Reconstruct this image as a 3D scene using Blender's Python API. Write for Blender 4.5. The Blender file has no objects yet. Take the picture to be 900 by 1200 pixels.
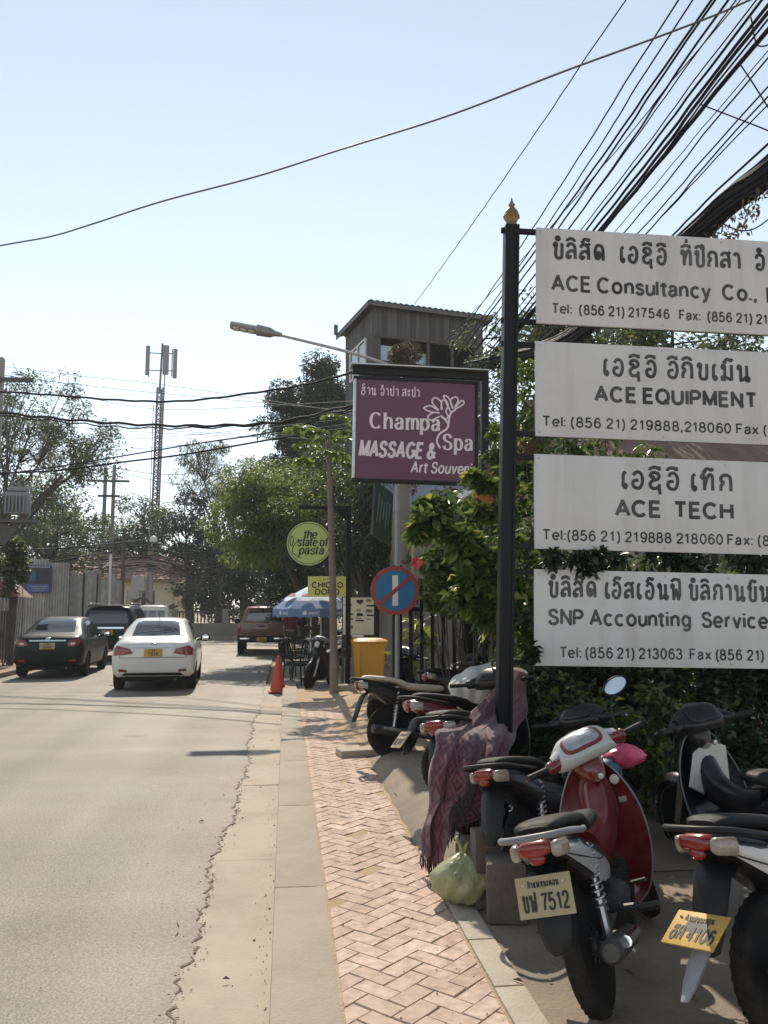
import bpy, bmesh, math, random
import numpy as np
from mathutils import Vector, Matrix
from mathutils.bvhtree import BVHTree

# ------------------------------------------------------------------ camera, sky, sun, exposure
S = bpy.context.scene
COL = S.collection
CAM_H = 1.7
YAW, PITCH = math.radians(6.715), math.radians(6.703)
FPX = 970.0                                  # focal length in pixels of a 900 x 1200 frame
cam_data = bpy.data.cameras.new('camera')
cam = bpy.data.objects.new('camera', cam_data)
COL.objects.link(cam)
cam.location = (0, 0, CAM_H)
cam.rotation_euler = (math.pi / 2 + PITCH, 0, -YAW)
cam_data.sensor_fit = 'HORIZONTAL'
cam_data.sensor_width = 36
cam_data.lens = FPX / 900 * 36
cam_data.clip_end = 3000
cam_data.clip_start = 0.05
S.camera = cam

SUN_EL, SUN_AZ = 45.0, -1.5                  # degrees; azimuth from +Y towards +X
world = bpy.data.worlds.new('World')
S.world = world
world.use_nodes = True
wn = world.node_tree
bg = wn.nodes['Background']
sky = wn.nodes.new('ShaderNodeTexSky')
sky.sky_type = 'NISHITA'
sky.sun_disc = False
sky.sun_elevation = math.radians(SUN_EL)
sky.sun_rotation = math.radians(SUN_AZ)
sky.air_density = 1.0
sky.dust_density = 0.0
sky.ozone_density = 1.0
hsv = wn.nodes.new('ShaderNodeHueSaturation')          # dry-season milky blue
hsv.inputs['Saturation'].default_value = 0.5
hsv.inputs['Hue'].default_value = 0.483
wn.links.new(sky.outputs['Color'], hsv.inputs['Color'])
wn.links.new(hsv.outputs['Color'], bg.inputs['Color'])
bg.inputs['Strength'].default_value = 0.113

sun_data = bpy.data.lights.new('sun', 'SUN')
sun_data.energy = 3.1
sun_data.angle = math.radians(0.55)
sun_data.color = (1.0, 0.89, 0.73)
sun = bpy.data.objects.new('sun', sun_data)
COL.objects.link(sun)
sun.rotation_euler = (math.radians(-(90 - SUN_EL)), 0, math.radians(-SUN_AZ))
sun.location = (0, 30, 40)

S.view_settings.view_transform = 'Standard'
S.view_settings.look = 'None'
S.view_settings.gamma = 1
S.view_settings.use_curve_mapping = False
S.view_settings.exposure = 0.66
S.render.engine = 'CYCLES'
S.cycles.use_denoising = True
S.cycles.max_bounces = 6
S.cycles.diffuse_bounces = 3
S.cycles.glossy_bounces = 3
S.cycles.transmission_bounces = 4
S.cycles.transparent_max_bounces = 6
S.cycles.caustics_reflective = False
S.cycles.caustics_refractive = False
S.cycles.sample_clamp_indirect = 8

RND = random.Random(7)
NR = np.random.default_rng(11)
PI = math.pi
_cy, _sy, _cp, _sp = math.cos(YAW), math.sin(YAW), math.cos(PITCH), math.sin(PITCH)
_F = Vector((_sy * _cp, _cy * _cp, _sp)); _R = Vector((_cy, -_sy, 0)); _U = _R.cross(_F)


def at(px, py, Y):
    """World point at depth Y (metres along the road) seen at a pixel of the photograph."""
    d = _F + _R * ((px - 450) / FPX) - _U * ((py - 600) / FPX)
    return Vector((0, 0, CAM_H)) + d * (Y / d.y)


# ------------------------------------------------------------------ materials
def _n(nt, t, **kw):
    n = nt.nodes.new(t)
    for k, v in kw.items():
        setattr(n, k, v)
    return n


def mat(name, color, rough=0.6, metal=0.0, var=0.12, scale=4.0, bump=0.0, bscale=None, coat=0.0, spec=0.5, fine=0.5,
        dirt=None, dirt_amt=0.0, dirt_scale=1.5, rvar=0.15):
    m = bpy.data.materials.new(name)
    m.use_nodes = True
    nt = m.node_tree
    b = nt.nodes['Principled BSDF']
    tc = _n(nt, 'ShaderNodeTexCoord')
    n1 = _n(nt, 'ShaderNodeTexNoise')
    n1.inputs['Scale'].default_value = scale
    n1.inputs['Detail'].default_value = 6
    n1.inputs['Roughness'].default_value = 0.55 + 0.3 * fine
    nt.links.new(tc.outputs['Object'], n1.inputs['Vector'])
    mr = _n(nt, 'ShaderNodeMapRange')
    mr.inputs[1].default_value = 0.3; mr.inputs[2].default_value = 0.7
    mr.inputs[3].default_value = 1 - var; mr.inputs[4].default_value = 1 + var
    nt.links.new(n1.outputs['Fac'], mr.inputs[0])
    mx = _n(nt, 'ShaderNodeVectorMath', operation='SCALE')
    mx.inputs[0].default_value = color[:3]
    nt.links.new(mr.outputs[0], mx.inputs['Scale'])
    out = mx.outputs[0]
    if dirt:
        n2 = _n(nt, 'ShaderNodeTexNoise')
        n2.inputs['Scale'].default_value = dirt_scale
        n2.inputs['Detail'].default_value = 8
        n2.inputs['Roughness'].default_value = 0.7
        nt.links.new(tc.outputs['Object'], n2.inputs['Vector'])
        m2 = _n(nt, 'ShaderNodeMapRange')
        m2.inputs[1].default_value = 0.45; m2.inputs[2].default_value = 0.75
        m2.inputs[3].default_value = 0; m2.inputs[4].default_value = dirt_amt
        nt.links.new(n2.outputs['Fac'], m2.inputs[0])
        mm = _n(nt, 'ShaderNodeMix', data_type='RGBA')
        nt.links.new(m2.outputs[0], mm.inputs['Factor'])
        nt.links.new(out, mm.inputs[6])
        mm.inputs[7].default_value = (*dirt, 1)
        out = mm.outputs[2]
    nt.links.new(out, b.inputs['Base Color'])
    rr = _n(nt, 'ShaderNodeMapRange')
    rr.inputs[1].default_value = 0.3; rr.inputs[2].default_value = 0.7
    rr.inputs[3].default_value = max(0.02, rough * (1 - rvar)); rr.inputs[4].default_value = min(1, rough * (1 + rvar))
    nt.links.new(n1.outputs['Fac'], rr.inputs[0])
    nt.links.new(rr.outputs[0], b.inputs['Roughness'])
    b.inputs['Metallic'].default_value = metal
    b.inputs['Coat Weight'].default_value = coat
    b.inputs['Coat Roughness'].default_value = 0.06
    b.inputs['Specular IOR Level'].default_value = spec
    if bump:
        n3 = _n(nt, 'ShaderNodeTexNoise')
        n3.inputs['Scale'].default_value = bscale or scale * 6
        n3.inputs['Detail'].default_value = 5
        nt.links.new(tc.outputs['Object'], n3.inputs['Vector'])
        bp = _n(nt, 'ShaderNodeBump')
        bp.inputs['Strength'].default_value = bump
        bp.inputs['Distance'].default_value = 0.02
        nt.links.new(n3.outputs['Fac'], bp.inputs['Height'])
        nt.links.new(bp.outputs[0], b.inputs['Normal'])
    return m


def streak_mat(name, color, stain, amt=.35, rough=.45, fade=0.0):
    """Painted sheet with faint vertical run marks and blotches."""
    m = mat(name, color, rough, var=.05, scale=1.5)
    nt = m.node_tree; b = nt.nodes['Principled BSDF']
    src = b.inputs['Base Color'].links[0].from_socket
    tc = _n(nt, 'ShaderNodeTexCoord')
    prev = src
    for sc, lo, hi, k in (((9, 9, .7), .5, .78, amt), ((2.2, 2.2, 2.0), .5, .75, amt * .7), ((60, 60, 60), .6, .75, amt * .6)):
        mp = _n(nt, 'ShaderNodeMapping'); mp.inputs['Scale'].default_value = sc
        nt.links.new(tc.outputs['Object'], mp.inputs[0])
        n = _n(nt, 'ShaderNodeTexNoise'); n.inputs['Scale'].default_value = 1.0; n.inputs['Detail'].default_value = 6
        nt.links.new(mp.outputs[0], n.inputs['Vector'])
        r = _n(nt, 'ShaderNodeMapRange'); r.inputs[1].default_value = lo; r.inputs[2].default_value = hi; r.inputs[3].default_value = 0; r.inputs[4].default_value = k
        nt.links.new(n.outputs['Fac'], r.inputs[0])
        mm = _n(nt, 'ShaderNodeMix', data_type='RGBA')
        nt.links.new(r.outputs[0], mm.inputs['Factor']); nt.links.new(prev, mm.inputs[6]); mm.inputs[7].default_value = (*stain, 1)
        prev = mm.outputs[2]
    nt.links.new(prev, b.inputs['Base Color'])
    return m


def leaf_mat(name, dark, light, yellow=None, trans=0.35, rough=0.45, spec=0.5):
    m = bpy.data.materials.new(name)
    m.use_nodes = True
    nt = m.node_tree
    b = nt.nodes['Principled BSDF']
    out = nt.nodes['Material Output']
    at_ = _n(nt, 'ShaderNodeAttribute', attribute_name='tone')
    cr = _n(nt, 'ShaderNodeValToRGB')
    e = cr.color_ramp.elements
    e[0].position = 0.0; e[0].color = (*dark, 1)
    e[1].position = 0.85; e[1].color = (*light, 1)
    if yellow:
        k = cr.color_ramp.elements.new(1.0); k.color = (*yellow, 1)
    nt.links.new(at_.outputs['Fac'], cr.inputs[0])
    nt.links.new(cr.outputs[0], b.inputs['Base Color'])
    b.inputs['Roughness'].default_value = rough
    b.inputs['Specular IOR Level'].default_value = spec
    if trans > 0:
        tr = _n(nt, 'ShaderNodeBsdfTranslucent')
        hs = _n(nt, 'ShaderNodeHueSaturation')
        hs.inputs['Hue'].default_value = 0.485
        hs.inputs['Value'].default_value = 1.7
        nt.links.new(cr.outputs[0], hs.inputs['Color'])
        nt.links.new(hs.outputs[0], tr.inputs['Color'])
        mx = _n(nt, 'ShaderNodeMixShader')
        mx.inputs[0].default_value = trans
        nt.links.new(b.outputs[0], mx.inputs[1])
        nt.links.new(tr.outputs[0], mx.inputs[2])
        nt.links.new(mx.outputs[0], out.inputs['Surface'])
    return m


def glass_mat(name, color=(0.02, 0.022, 0.025), rough=0.06):
    m = mat(name, color, rough=rough, var=0.05, spec=0.7, coat=0.6)
    return m


M = {}
M['asphalt'] = None
M['black'] = mat('black_plastic', (0.011, 0.011, 0.012), 0.5, var=0.3, scale=8, spec=.3, dirt=(0.09, 0.08, 0.06), dirt_amt=0.25)
M['black_paint'] = mat('black_paint', (0.006, 0.006, 0.008), 0.5, var=0.2, scale=6, spec=.25, dirt=(0.05, 0.045, 0.04), dirt_amt=0.2)
M['rubber'] = mat('rubber', (0.014, 0.013, 0.013), 0.85, var=0.25, scale=10, spec=.2, dirt=(0.1, 0.08, 0.06), dirt_amt=0.35, dirt_scale=5)
M['steel'] = mat('steel', (0.5, 0.5, 0.5), 0.35, metal=0.9, var=0.15, scale=9, dirt=(0.12, 0.09, 0.06), dirt_amt=0.4, dirt_scale=6)
M['dark_steel'] = mat('dark_steel', (0.07, 0.07, 0.07), 0.5, metal=0.5, var=0.3, scale=9, dirt=(0.12, 0.09, 0.06), dirt_amt=0.5, dirt_scale=6)
M['chrome'] = mat('chrome', (0.75, 0.75, 0.77), 0.14, metal=1.0, var=0.05)
M['concrete'] = mat('concrete', (0.41, 0.35, 0.275), 0.85, var=0.16, scale=2.2, bump=0.25, bscale=60, dirt=(0.2, 0.165, 0.13), dirt_amt=0.6, dirt_scale=1.3)
M['mirror'] = mat('mirror_glass', (0.82, 0.86, 0.92), 0.05, metal=1.0, var=0.02)
M['glass'] = glass_mat('dark_glass')
M['red_lens'] = mat('red_lens', (0.24, 0.012, 0.011), 0.2, var=0.3, scale=24, coat=0.5, dirt=(.14, .06, .05), dirt_amt=.5, dirt_scale=16)
M['amber_lens'] = mat('amber_lens', (0.55, 0.2, 0.03), 0.15, var=0.15, scale=20, coat=0.7)
M['clear_lens'] = mat('clear_lens', (0.55, 0.55, 0.55), 0.12, var=0.15, scale=20, coat=0.7)
M['plate_yellow'] = mat('plate_yellow', (0.56, 0.33, 0.05), 0.5, var=0.15, scale=10, dirt=(0.2, 0.15, 0.08), dirt_amt=0.4, dirt_scale=12)
M['plate_cream'] = mat('plate_cream', (0.42, 0.33, 0.19), 0.5, var=0.15, scale=14, dirt=(0.25, 0.18, 0.1), dirt_amt=0.5, dirt_scale=14)
M['ink'] = mat('black_ink', (0.015, 0.014, 0.016), 0.5, var=0.2)
M['sign_ink'] = mat('weathered_ink', (0.02, 0.019, 0.021), 0.55, var=.3, scale=3, dirt=(.26, .25, .25), dirt_amt=.55, dirt_scale=1.6)
M['white_paint'] = mat('white_paint', (0.75, 0.74, 0.71), 0.5, var=0.06, scale=4, dirt=(0.4, 0.36, 0.3), dirt_amt=0.3)
M['wood_dark'] = mat('dark_wood', (0.09, 0.065, 0.045), 0.8, var=0.3, scale=6, bump=0.3)
M['bark'] = mat('bark', (0.16, 0.13, 0.1), 0.9, var=0.35, scale=7, bump=0.6, bscale=25)
M['bark_dark'] = mat('dark_bark', (0.075, 0.06, 0.05), 0.9, var=0.35, scale=7, bump=0.6, bscale=25)
M['cable'] = mat('cable_black', (0.009, 0.009, 0.011), 0.75, var=0.2, spec=.2)
M['cable_grey'] = mat('cable_grey', (0.09, 0.09, 0.1), 0.6, var=0.2)


# ------------------------------------------------------------------ mesh builder
def catmull(pts, n=6, closed=False):
    pts = [Vector(p) for p in pts]
    out = []
    N = len(pts)
    if N < 3 and not closed:
        return pts
    segs = N if closed else N - 1
    for i in range(segs):
        if closed:
            p0, p1, p2, p3 = pts[(i - 1) % N], pts[i], pts[(i + 1) % N], pts[(i + 2) % N]
        else:
            p1, p2 = pts[i], pts[i + 1]
            p0 = pts[i - 1] if i > 0 else p1 * 2 - p2
            p3 = pts[i + 2] if i + 2 < N else p2 * 2 - p1
        for k in range(n):
            t = k / n
            out.append(0.5 * ((2 * p1) + (p2 - p0) * t + (2 * p0 - 5 * p1 + 4 * p2 - p3) * t * t + (3 * p1 - p0 - 3 * p2 + p3) * t ** 3))
    if not closed:
        out.append(pts[-1])
    return out


class MB:
    def __init__(s):
        s.v, s.f, s.m, s.cur = [], [], [], 0
        s.T = None

    def add(s, verts, faces):
        b = len(s.v)
        if s.T is not None:
            verts = [s.T @ Vector(p) for p in verts]
        s.v.extend([tuple(p) for p in verts])
        for f in faces:
            s.f.append(tuple(b + i for i in f)); s.m.append(s.cur)
        return s

    def box(s, c, size, rot=None, bev=0.0):
        hx, hy, hz = size[0] / 2, size[1] / 2, size[2] / 2
        bm = bmesh.new()
        bmesh.ops.create_cube(bm, size=1.0)
        for v in bm.verts:
            v.co = Vector((v.co.x * size[0], v.co.y * size[1], v.co.z * size[2]))
        if bev > 0:
            bmesh.ops.bevel(bm, geom=list(bm.edges), offset=min(bev, hx * .9, hy * .9, hz * .9), segments=2, affect='EDGES', profile=0.7)
        Mx = Matrix.Translation(c)
        if rot is not None:
            Mx = Mx @ (rot if isinstance(rot, Matrix) else Matrix.Rotation(rot, 4, 'Z'))
        bm.verts.index_update()
        s.add([Mx @ v.co for v in bm.verts], [[v.index for v in f.verts] for f in bm.faces])
        bm.free()
        return s

    def tube(s, path, r, n=8, cap=True):
        path = [Vector(p) for p in path]
        rs = r if isinstance(r, (list, tuple)) else [r] * len(path)
        N = len(path)
        verts, faces = [], []
        up = None
        for i, p in enumerate(path):
            t = (path[min(i + 1, N - 1)] - path[max(i - 1, 0)])
            if t.length < 1e-9:
                t = Vector((0, 0, 1))
            t.normalize()
            if up is None:
                up = Vector((0, 0, 1)) if abs(t.z) < 0.9 else Vector((1, 0, 0))
            a = t.cross(up)
            if a.length < 1e-6:
                a = t.orthogonal()
            a.normalize()
            b = a.cross(t).normalized()
            up = b
            for k in range(n):
                an = 2 * PI * k / n
                verts.append(p + (a * math.cos(an) + b * math.sin(an)) * rs[i])
        for i in range(N - 1):
            for k in range(n):
                k2 = (k + 1) % n
                faces.append((i * n + k, i * n + k2, (i + 1) * n + k2, (i + 1) * n + k))
        if cap:
            faces.append(tuple(range(n)))
            faces.append(tuple((N - 1) * n + k for k in reversed(range(n))))
        return s.add(verts, faces)

    def loft(s, rings, cap=True, closed=True):
        n = len(rings[0])
        verts = [p for r in rings for p in r]
        faces = []
        kk = n if closed else n - 1
        for i in range(len(rings) - 1):
            for k in range(kk):
                k2 = (k + 1) % n
                faces.append((i * n + k, i * n + k2, (i + 1) * n + k2, (i + 1) * n + k))
        if cap and closed:
            faces.append(tuple(reversed(range(n))))
            faces.append(tuple((len(rings) - 1) * n + k for k in range(n)))
        return s.add(verts, faces)

    def lathe(s, prof, n=24, axis='Z', c=(0, 0, 0), closed=False):
        """prof: list of (radius, height)."""
        rings = []
        for r, h in prof:
            ring = []
            for k in range(n):
                a = 2 * PI * k / n
                x, y = r * math.cos(a), r * math.sin(a)
                if axis == 'Z':
                    p = (x, y, h)
                elif axis == 'X':
                    p = (h, x, y)
                else:
                    p = (x, h, y)
                ring.append(Vector(p) + Vector(c))
            rings.append(ring)
        if closed:
            rings.append(rings[0])
            return s.loft(rings, cap=False)
        return s.loft(rings)

    def prism(s, outline, d0, d1, axis='Y', bev=0.0):
        """outline: 2D points; extruded along an axis. axis Y: (x,z); X: (y,z); Z: (x,y)."""
        def mk(p, d):
            if axis == 'Y':
                return Vector((p[0], d, p[1]))
            if axis == 'X':
                return Vector((d, p[0], p[1]))
            return Vector((p[0], p[1], d))
        n = len(outline)
        if bev:
            cx = sum(p[0] for p in outline) / n; cy = sum(p[1] for p in outline) / n
            def shr(k):
                o = []
                for p in outline:
                    dx, dy = p[0] - cx, p[1] - cy
                    L = math.hypot(dx, dy) or 1
                    q = max(0, 1 - k / L)
                    o.append((cx + dx * q, cy + dy * q))
                return o
            e = bev if d1 > d0 else -bev
            rings = [[mk(p, d0) for p in shr(bev)], [mk(p, d0 + e) for p in outline], [mk(p, d1 - e) for p in outline], [mk(p, d1) for p in shr(bev)]]
            return s.loft(rings)
        return s.loft([[mk(p, d0) for p in outline], [mk(p, d1) for p in outline]])

    def sphere(s, c, r, n=12, m=8, sq=(1, 1, 1)):
        rings = []
        for j in range(1, m):
            t = PI * j / m
            rings.append([Vector(c) + Vector((math.sin(t) * math.cos(2 * PI * k / n) * r * sq[0], math.sin(t) * math.sin(2 * PI * k / n) * r * sq[1], math.cos(t) * r * sq[2])) for k in range(n)])
        b = len(rings) * n
        verts = [p for q in rings for p in q] + [Vector(c) + Vector((0, 0, r * sq[2])), Vector(c) - Vector((0, 0, r * sq[2]))]
        faces = []
        for i in range(len(rings) - 1):
            for k in range(n):
                k2 = (k + 1) % n
                faces.append((i * n + k, (i + 1) * n + k, (i + 1) * n + k2, i * n + k2))
        for k in range(n):
            faces.append((b, k, (k + 1) % n)); faces.append((b + 1, (len(rings) - 1) * n + (k + 1) % n, (len(rings) - 1) * n + k))
        return s.add(verts, faces)

    def build(s, name, mats, parent=None, smooth=35, loc=None, recalc=True):
        me = bpy.data.meshes.new(name)
        me.from_pydata(s.v, [], s.f)
        mats = mats if isinstance(mats, (list, tuple)) else [mats]
        for m in mats:
            me.materials.append(m)
        if len(mats) > 1:
            me.polygons.foreach_set('material_index', s.m)
        if recalc:
            bm = bmesh.new(); bm.from_mesh(me)
            bmesh.ops.recalc_face_normals(bm, faces=list(bm.faces))
            bm.to_mesh(me); bm.free()
        if smooth:
            me.polygons.foreach_set('use_smooth', [True] * len(me.polygons))
            me.set_sharp_from_angle(angle=math.radians(smooth))
        me.update()
        o = bpy.data.objects.new(name, me)
        COL.objects.link(o)
        if parent is not None:
            o.parent = parent
        if loc is not None:
            o.location = loc
        return o


def raw_mesh(name, verts, faces, mats, parent=None, smooth=False, attr=None):
    """Fast path for big numpy meshes (all faces with the same number of corners)."""
    verts = np.asarray(verts, np.float32); faces = np.asarray(faces, np.int32)
    me = bpy.data.meshes.new(name)
    me.vertices.add(len(verts)); me.vertices.foreach_set('co', verts.ravel())
    k = faces.shape[1]
    me.loops.add(faces.size); me.loops.foreach_set('vertex_index', faces.ravel())
    me.polygons.add(len(faces)); me.polygons.foreach_set('loop_start', np.arange(0, faces.size, k, dtype=np.int32))
    me.update(calc_edges=True)
    if smooth:
        me.polygons.foreach_set('use_smooth', [True] * len(faces))
    if attr is not None:
        a = me.attributes.new('tone', 'FLOAT', 'POINT')
        a.data.foreach_set('value', np.asarray(attr, np.float32))
    for m in (mats if isinstance(mats, (list, tuple)) else [mats]):
        me.materials.append(m)
    o = bpy.data.objects.new(name, me)
    COL.objects.link(o)
    if parent is not None:
        o.parent = parent
    return o


def tag(o, label, cat, group=None):
    o['label'] = label; o['category'] = cat
    if group:
        o['group'] = group
    return o


def thing(name, label, cat, loc=(0, 0, 0), rotz=0.0, group=None, rot=None):
    o = bpy.data.objects.new(name, None)
    o.empty_display_size = 0.3
    COL.objects.link(o)
    o.location = loc
    o.rotation_euler = rot if rot is not None else (0, 0, rotz)
    return tag(o, label, cat, group)


def struct(name, mb, m, smooth=35):
    o = mb.build(name, m, smooth=smooth)
    o['kind'] = 'structure'
    return o


def Rz(a):
    return Matrix.Rotation(a, 4, 'Z')
def Rx(a):
    return Matrix.Rotation(a, 4, 'X')
def Ry(a):
    return Matrix.Rotation(a, 4, 'Y')

# ------------------------------------------------------------------ lettering: stroke alphabets
def arc(cx, cy, rx, ry, a0, a1, n=None):
    n = n or max(8, int(abs(a1 - a0) / 15))
    return [(cx + rx * math.cos(math.radians(a0 + (a1 - a0) * i / n)), cy + ry * math.sin(math.radians(a0 + (a1 - a0) * i / n))) for i in range(n + 1)]


def sp(*p):
    return [tuple(q)[:2] for q in catmull([(a, b, 0) for a, b in p], 5)]


def ln(*p):
    return list(p)


X = 0.72
S_UP = [(.64, .76), (.52, .95), (.33, 1.0), (.12, .93), (.05, .75), (.16, .6), (.36, .52), (.57, .43), (.66, .25), (.56, .06), (.33, 0), (.12, .06), (.02, .25)]
G_ = {
    'A': (.8, [ln((0, 0), (.4, 1), (.8, 0)), ln((.15, .33), (.65, .33))]),
    'B': (.64, [ln((0, 0), (0, 1)), ln((0, 1), (.35, 1)) + arc(.37, .77, .23, .23, 90, -90) + ln((0, .54)), ln((0, .54), (.37, .54)) + arc(.37, .27, .27, .27, 90, -90) + ln((0, 0))]),
    'C': (.8, [arc(.42, .5, .42, .5, 42, 318)]),
    'D': (.72, [ln((0, 0), (0, 1)), ln((0, 1), (.3, 1)) + arc(.3, .5, .42, .5, 88, -88) + ln((0, 0))]),
    'E': (.58, [ln((.58, 1), (0, 1), (0, 0), (.6, 0)), ln((0, .53), (.53, .53))]),
    'F': (.55, [ln((.56, 1), (0, 1), (0, 0)), ln((0, .53), (.48, .53))]),
    'G': (.84, [arc(.42, .5, .42, .5, 42, 335), ln((.82, .08), (.82, .45), (.48, .45))]),
    'H': (.68, [ln((0, 0), (0, 1)), ln((.68, 0), (.68, 1)), ln((0, .53), (.68, .53))]),
    'I': (.0, [ln((0, 0), (0, 1))]),
    'L': (.52, [ln((0, 1), (0, 0), (.54, 0))]),
    'M': (.82, [ln((0, 0), (0, 1), (.41, .1), (.82, 1), (.82, 0))]),
    'N': (.68, [ln((0, 0), (0, 1), (.68, 0), (.68, 1))]),
    'O': (.84, [arc(.42, .5, .42, .5, 0, 360)]),
    'P': (.62, [ln((0, 0), (0, 1)), ln((0, 1), (.35, 1)) + arc(.35, .73, .28, .27, 90, -90) + ln((0, .46))]),
    'Q': (.84, [arc(.42, .5, .42, .5, 0, 360), ln((.52, .24), (.86, -.06))]),
    'R': (.66, [ln((0, 0), (0, 1)), ln((0, 1), (.36, 1)) + arc(.36, .74, .27, .26, 90, -90) + ln((0, .48)), ln((.34, .48), (.68, 0))]),
    'S': (.68, [sp(*S_UP)]),
    'T': (.68, [ln((0, 1), (.68, 1)), ln((.34, 1), (.34, 0))]),
    'U': (.68, [ln((0, 1), (0, .35)) + arc(.34, .34, .34, .34, 180, 360) + ln((.68, 1))]),
    'V': (.76, [ln((0, 1), (.38, 0), (.76, 1))]),
    'a': (.54, [sp((.04, .52), (.12, .67), (.3, X), (.47, .64), (.5, .45)), ln((.5, .5), (.5, .1), (.56, 0)), sp((.5, .42), (.3, .4), (.08, .33), (.01, .18), (.1, .02), (.28, .01), (.5, .2))]),
    'b': (.56, [ln((0, 0), (0, 1)), arc(.28, .36, .28, .36, 0, 360)]),
    'c': (.58, [arc(.31, .36, .31, .36, 45, 315)]),
    'd': (.56, [ln((.56, 0), (.56, 1)), arc(.28, .36, .28, .36, 0, 360)]),
    'e': (.6, [arc(.31, .36, .31, .36, 0, 318), ln((.02, .36), (.62, .36))]),
    'f': (.32, [sp((.36, .98), (.24, 1), (.15, .88), (.14, .6), (.14, 0)), ln((-.1, X), (.36, X))]),
    'g': (.56, [arc(.28, .38, .28, .34, 0, 360), ln((.56, X), (.56, .3)) + sp((.56, .1), (.54, -.12), (.4, -.27), (.2, -.27), (.04, -.18))]),
    'h': (.52, [ln((0, 0), (0, 1)), sp((0, .42), (.1, .63), (.28, X), (.46, .65), (.52, .45), (.52, .2), (.52, 0))]),
    'i': (.0, [ln((0, 0), (0, X)), ln((0, .88), (0, 1.02))]),
    'l': (.0, [ln((0, 0), (0, 1))]),
    'm': (.86, [ln((0, 0), (0, X)), sp((0, .45), (.08, .65), (.22, X), (.38, .65), (.43, .45), (.43, .2), (.43, 0)), sp((.43, .45), (.51, .65), (.65, X), (.81, .65), (.86, .45), (.86, .2), (.86, 0))]),
    'n': (.52, [ln((0, 0), (0, X)), sp((0, .42), (.1, .63), (.28, X), (.46, .65), (.52, .45), (.52, .2), (.52, 0))]),
    'o': (.62, [arc(.31, .36, .31, .36, 0, 360)]),
    'p': (.56, [ln((0, X), (0, -.28)), arc(.28, .36, .28, .36, 0, 360)]),
    'r': (.3, [ln((0, 0), (0, X)), sp((0, .4), (.08, .6), (.2, .7), (.32, .7))]),
    's': (.5, [[(x * .75, y * X) for x, y in sp(*S_UP)]]),
    't': (.32, [ln((.14, .94), (.14, .25)) + sp((.14, .15), (.19, .02), (.34, .01)), ln((-.12, X), (.38, X))]),
    'u': (.52, [ln((.52, X), (.52, 0)), sp((0, X), (0, .5), (0, .25), (.06, .06), (.24, 0), (.42, .09), (.52, .3))]),
    'v': (.56, [ln((0, X), (.28, 0), (.56, X))]),
    'x': (.54, [ln((0, X), (.54, 0)), ln((0, 0), (.54, X))]),
    'y': (.56, [ln((0, X), (.29, .02)), ln((.56, X), (.26, -.1)) + sp((.2, -.22), (.1, -.28), (0, -.26))]),
    '0': (.58, [arc(.29, .5, .29, .5, 0, 360)]),
    '1': (.4, [ln((.04, .76), (.28, .95), (.28, 0))]),
    '2': (.58, [sp((.02, .7), (.08, .92), (.3, 1), (.52, .9), (.54, .68), (.4, .45), (.16, .22), (.02, 0)) + ln((.6, 0))]),
    '3': (.58, [sp((.03, .8), (.15, .97), (.34, 1), (.52, .86), (.47, .62), (.25, .54)), sp((.25, .54), (.5, .48), (.58, .26), (.46, .04), (.25, 0), (.07, .06), (.0, .24))]),
    '4': (.6, [ln((.44, 0), (.44, 1), (.0, .3), (.62, .3))]),
    '5': (.58, [ln((.54, 1), (.12, 1), (.06, .52)) + sp((.1, .54), (.3, .63), (.52, .53), (.58, .3), (.46, .05), (.24, 0), (.06, .07), (.0, .22))]),
    '6': (.58, [sp((.54, .82), (.42, .97), (.26, .99), (.09, .82), (.02, .5), (.02, .3)), arc(.3, .31, .28, .31, 0, 360)]),
    '7': (.58, [ln((.0, 1), (.58, 1)) + sp((.5, .86), (.32, .5), (.22, 0))]),
    '8': (.58, [arc(.29, .76, .24, .24, 0, 360), arc(.29, .26, .29, .27, 0, 360)]),
    '9': (.58, [sp((.04, .18), (.16, .03), (.32, .01), (.49, .18), (.56, .5), (.56, .7)), arc(.28, .69, .28, .31, 0, 360)]),
    ':': (.0, [ln((0, 0), (0, .13)), ln((0, .55), (0, .68))]),
    '.': (.0, [ln((0, 0), (0, .13))]),
    ',': (.06, [ln((.04, .12), (.04, .0), (-.02, -.17))]),
    '(': (.2, [sp((.22, 1.05), (.06, .75), (.02, .4), (.06, .05), (.22, -.27))]),
    ')': (.2, [sp((0, 1.05), (.16, .75), (.2, .4), (.16, .05), (0, -.27))]),
    '&': (.76, [sp((.78, .0), (.5, .32), (.2, .66), (.14, .86), (.28, 1.0), (.44, .88), (.4, .7), (.1, .42), (.02, .2), (.14, .02), (.34, .0), (.56, .16), (.7, .45))]),
    ' ': (.16, []),
}
HEAD = sp((.16, .82), (.08, .76), (.04, .86), (.1, .97), (.18, .9))
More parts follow.
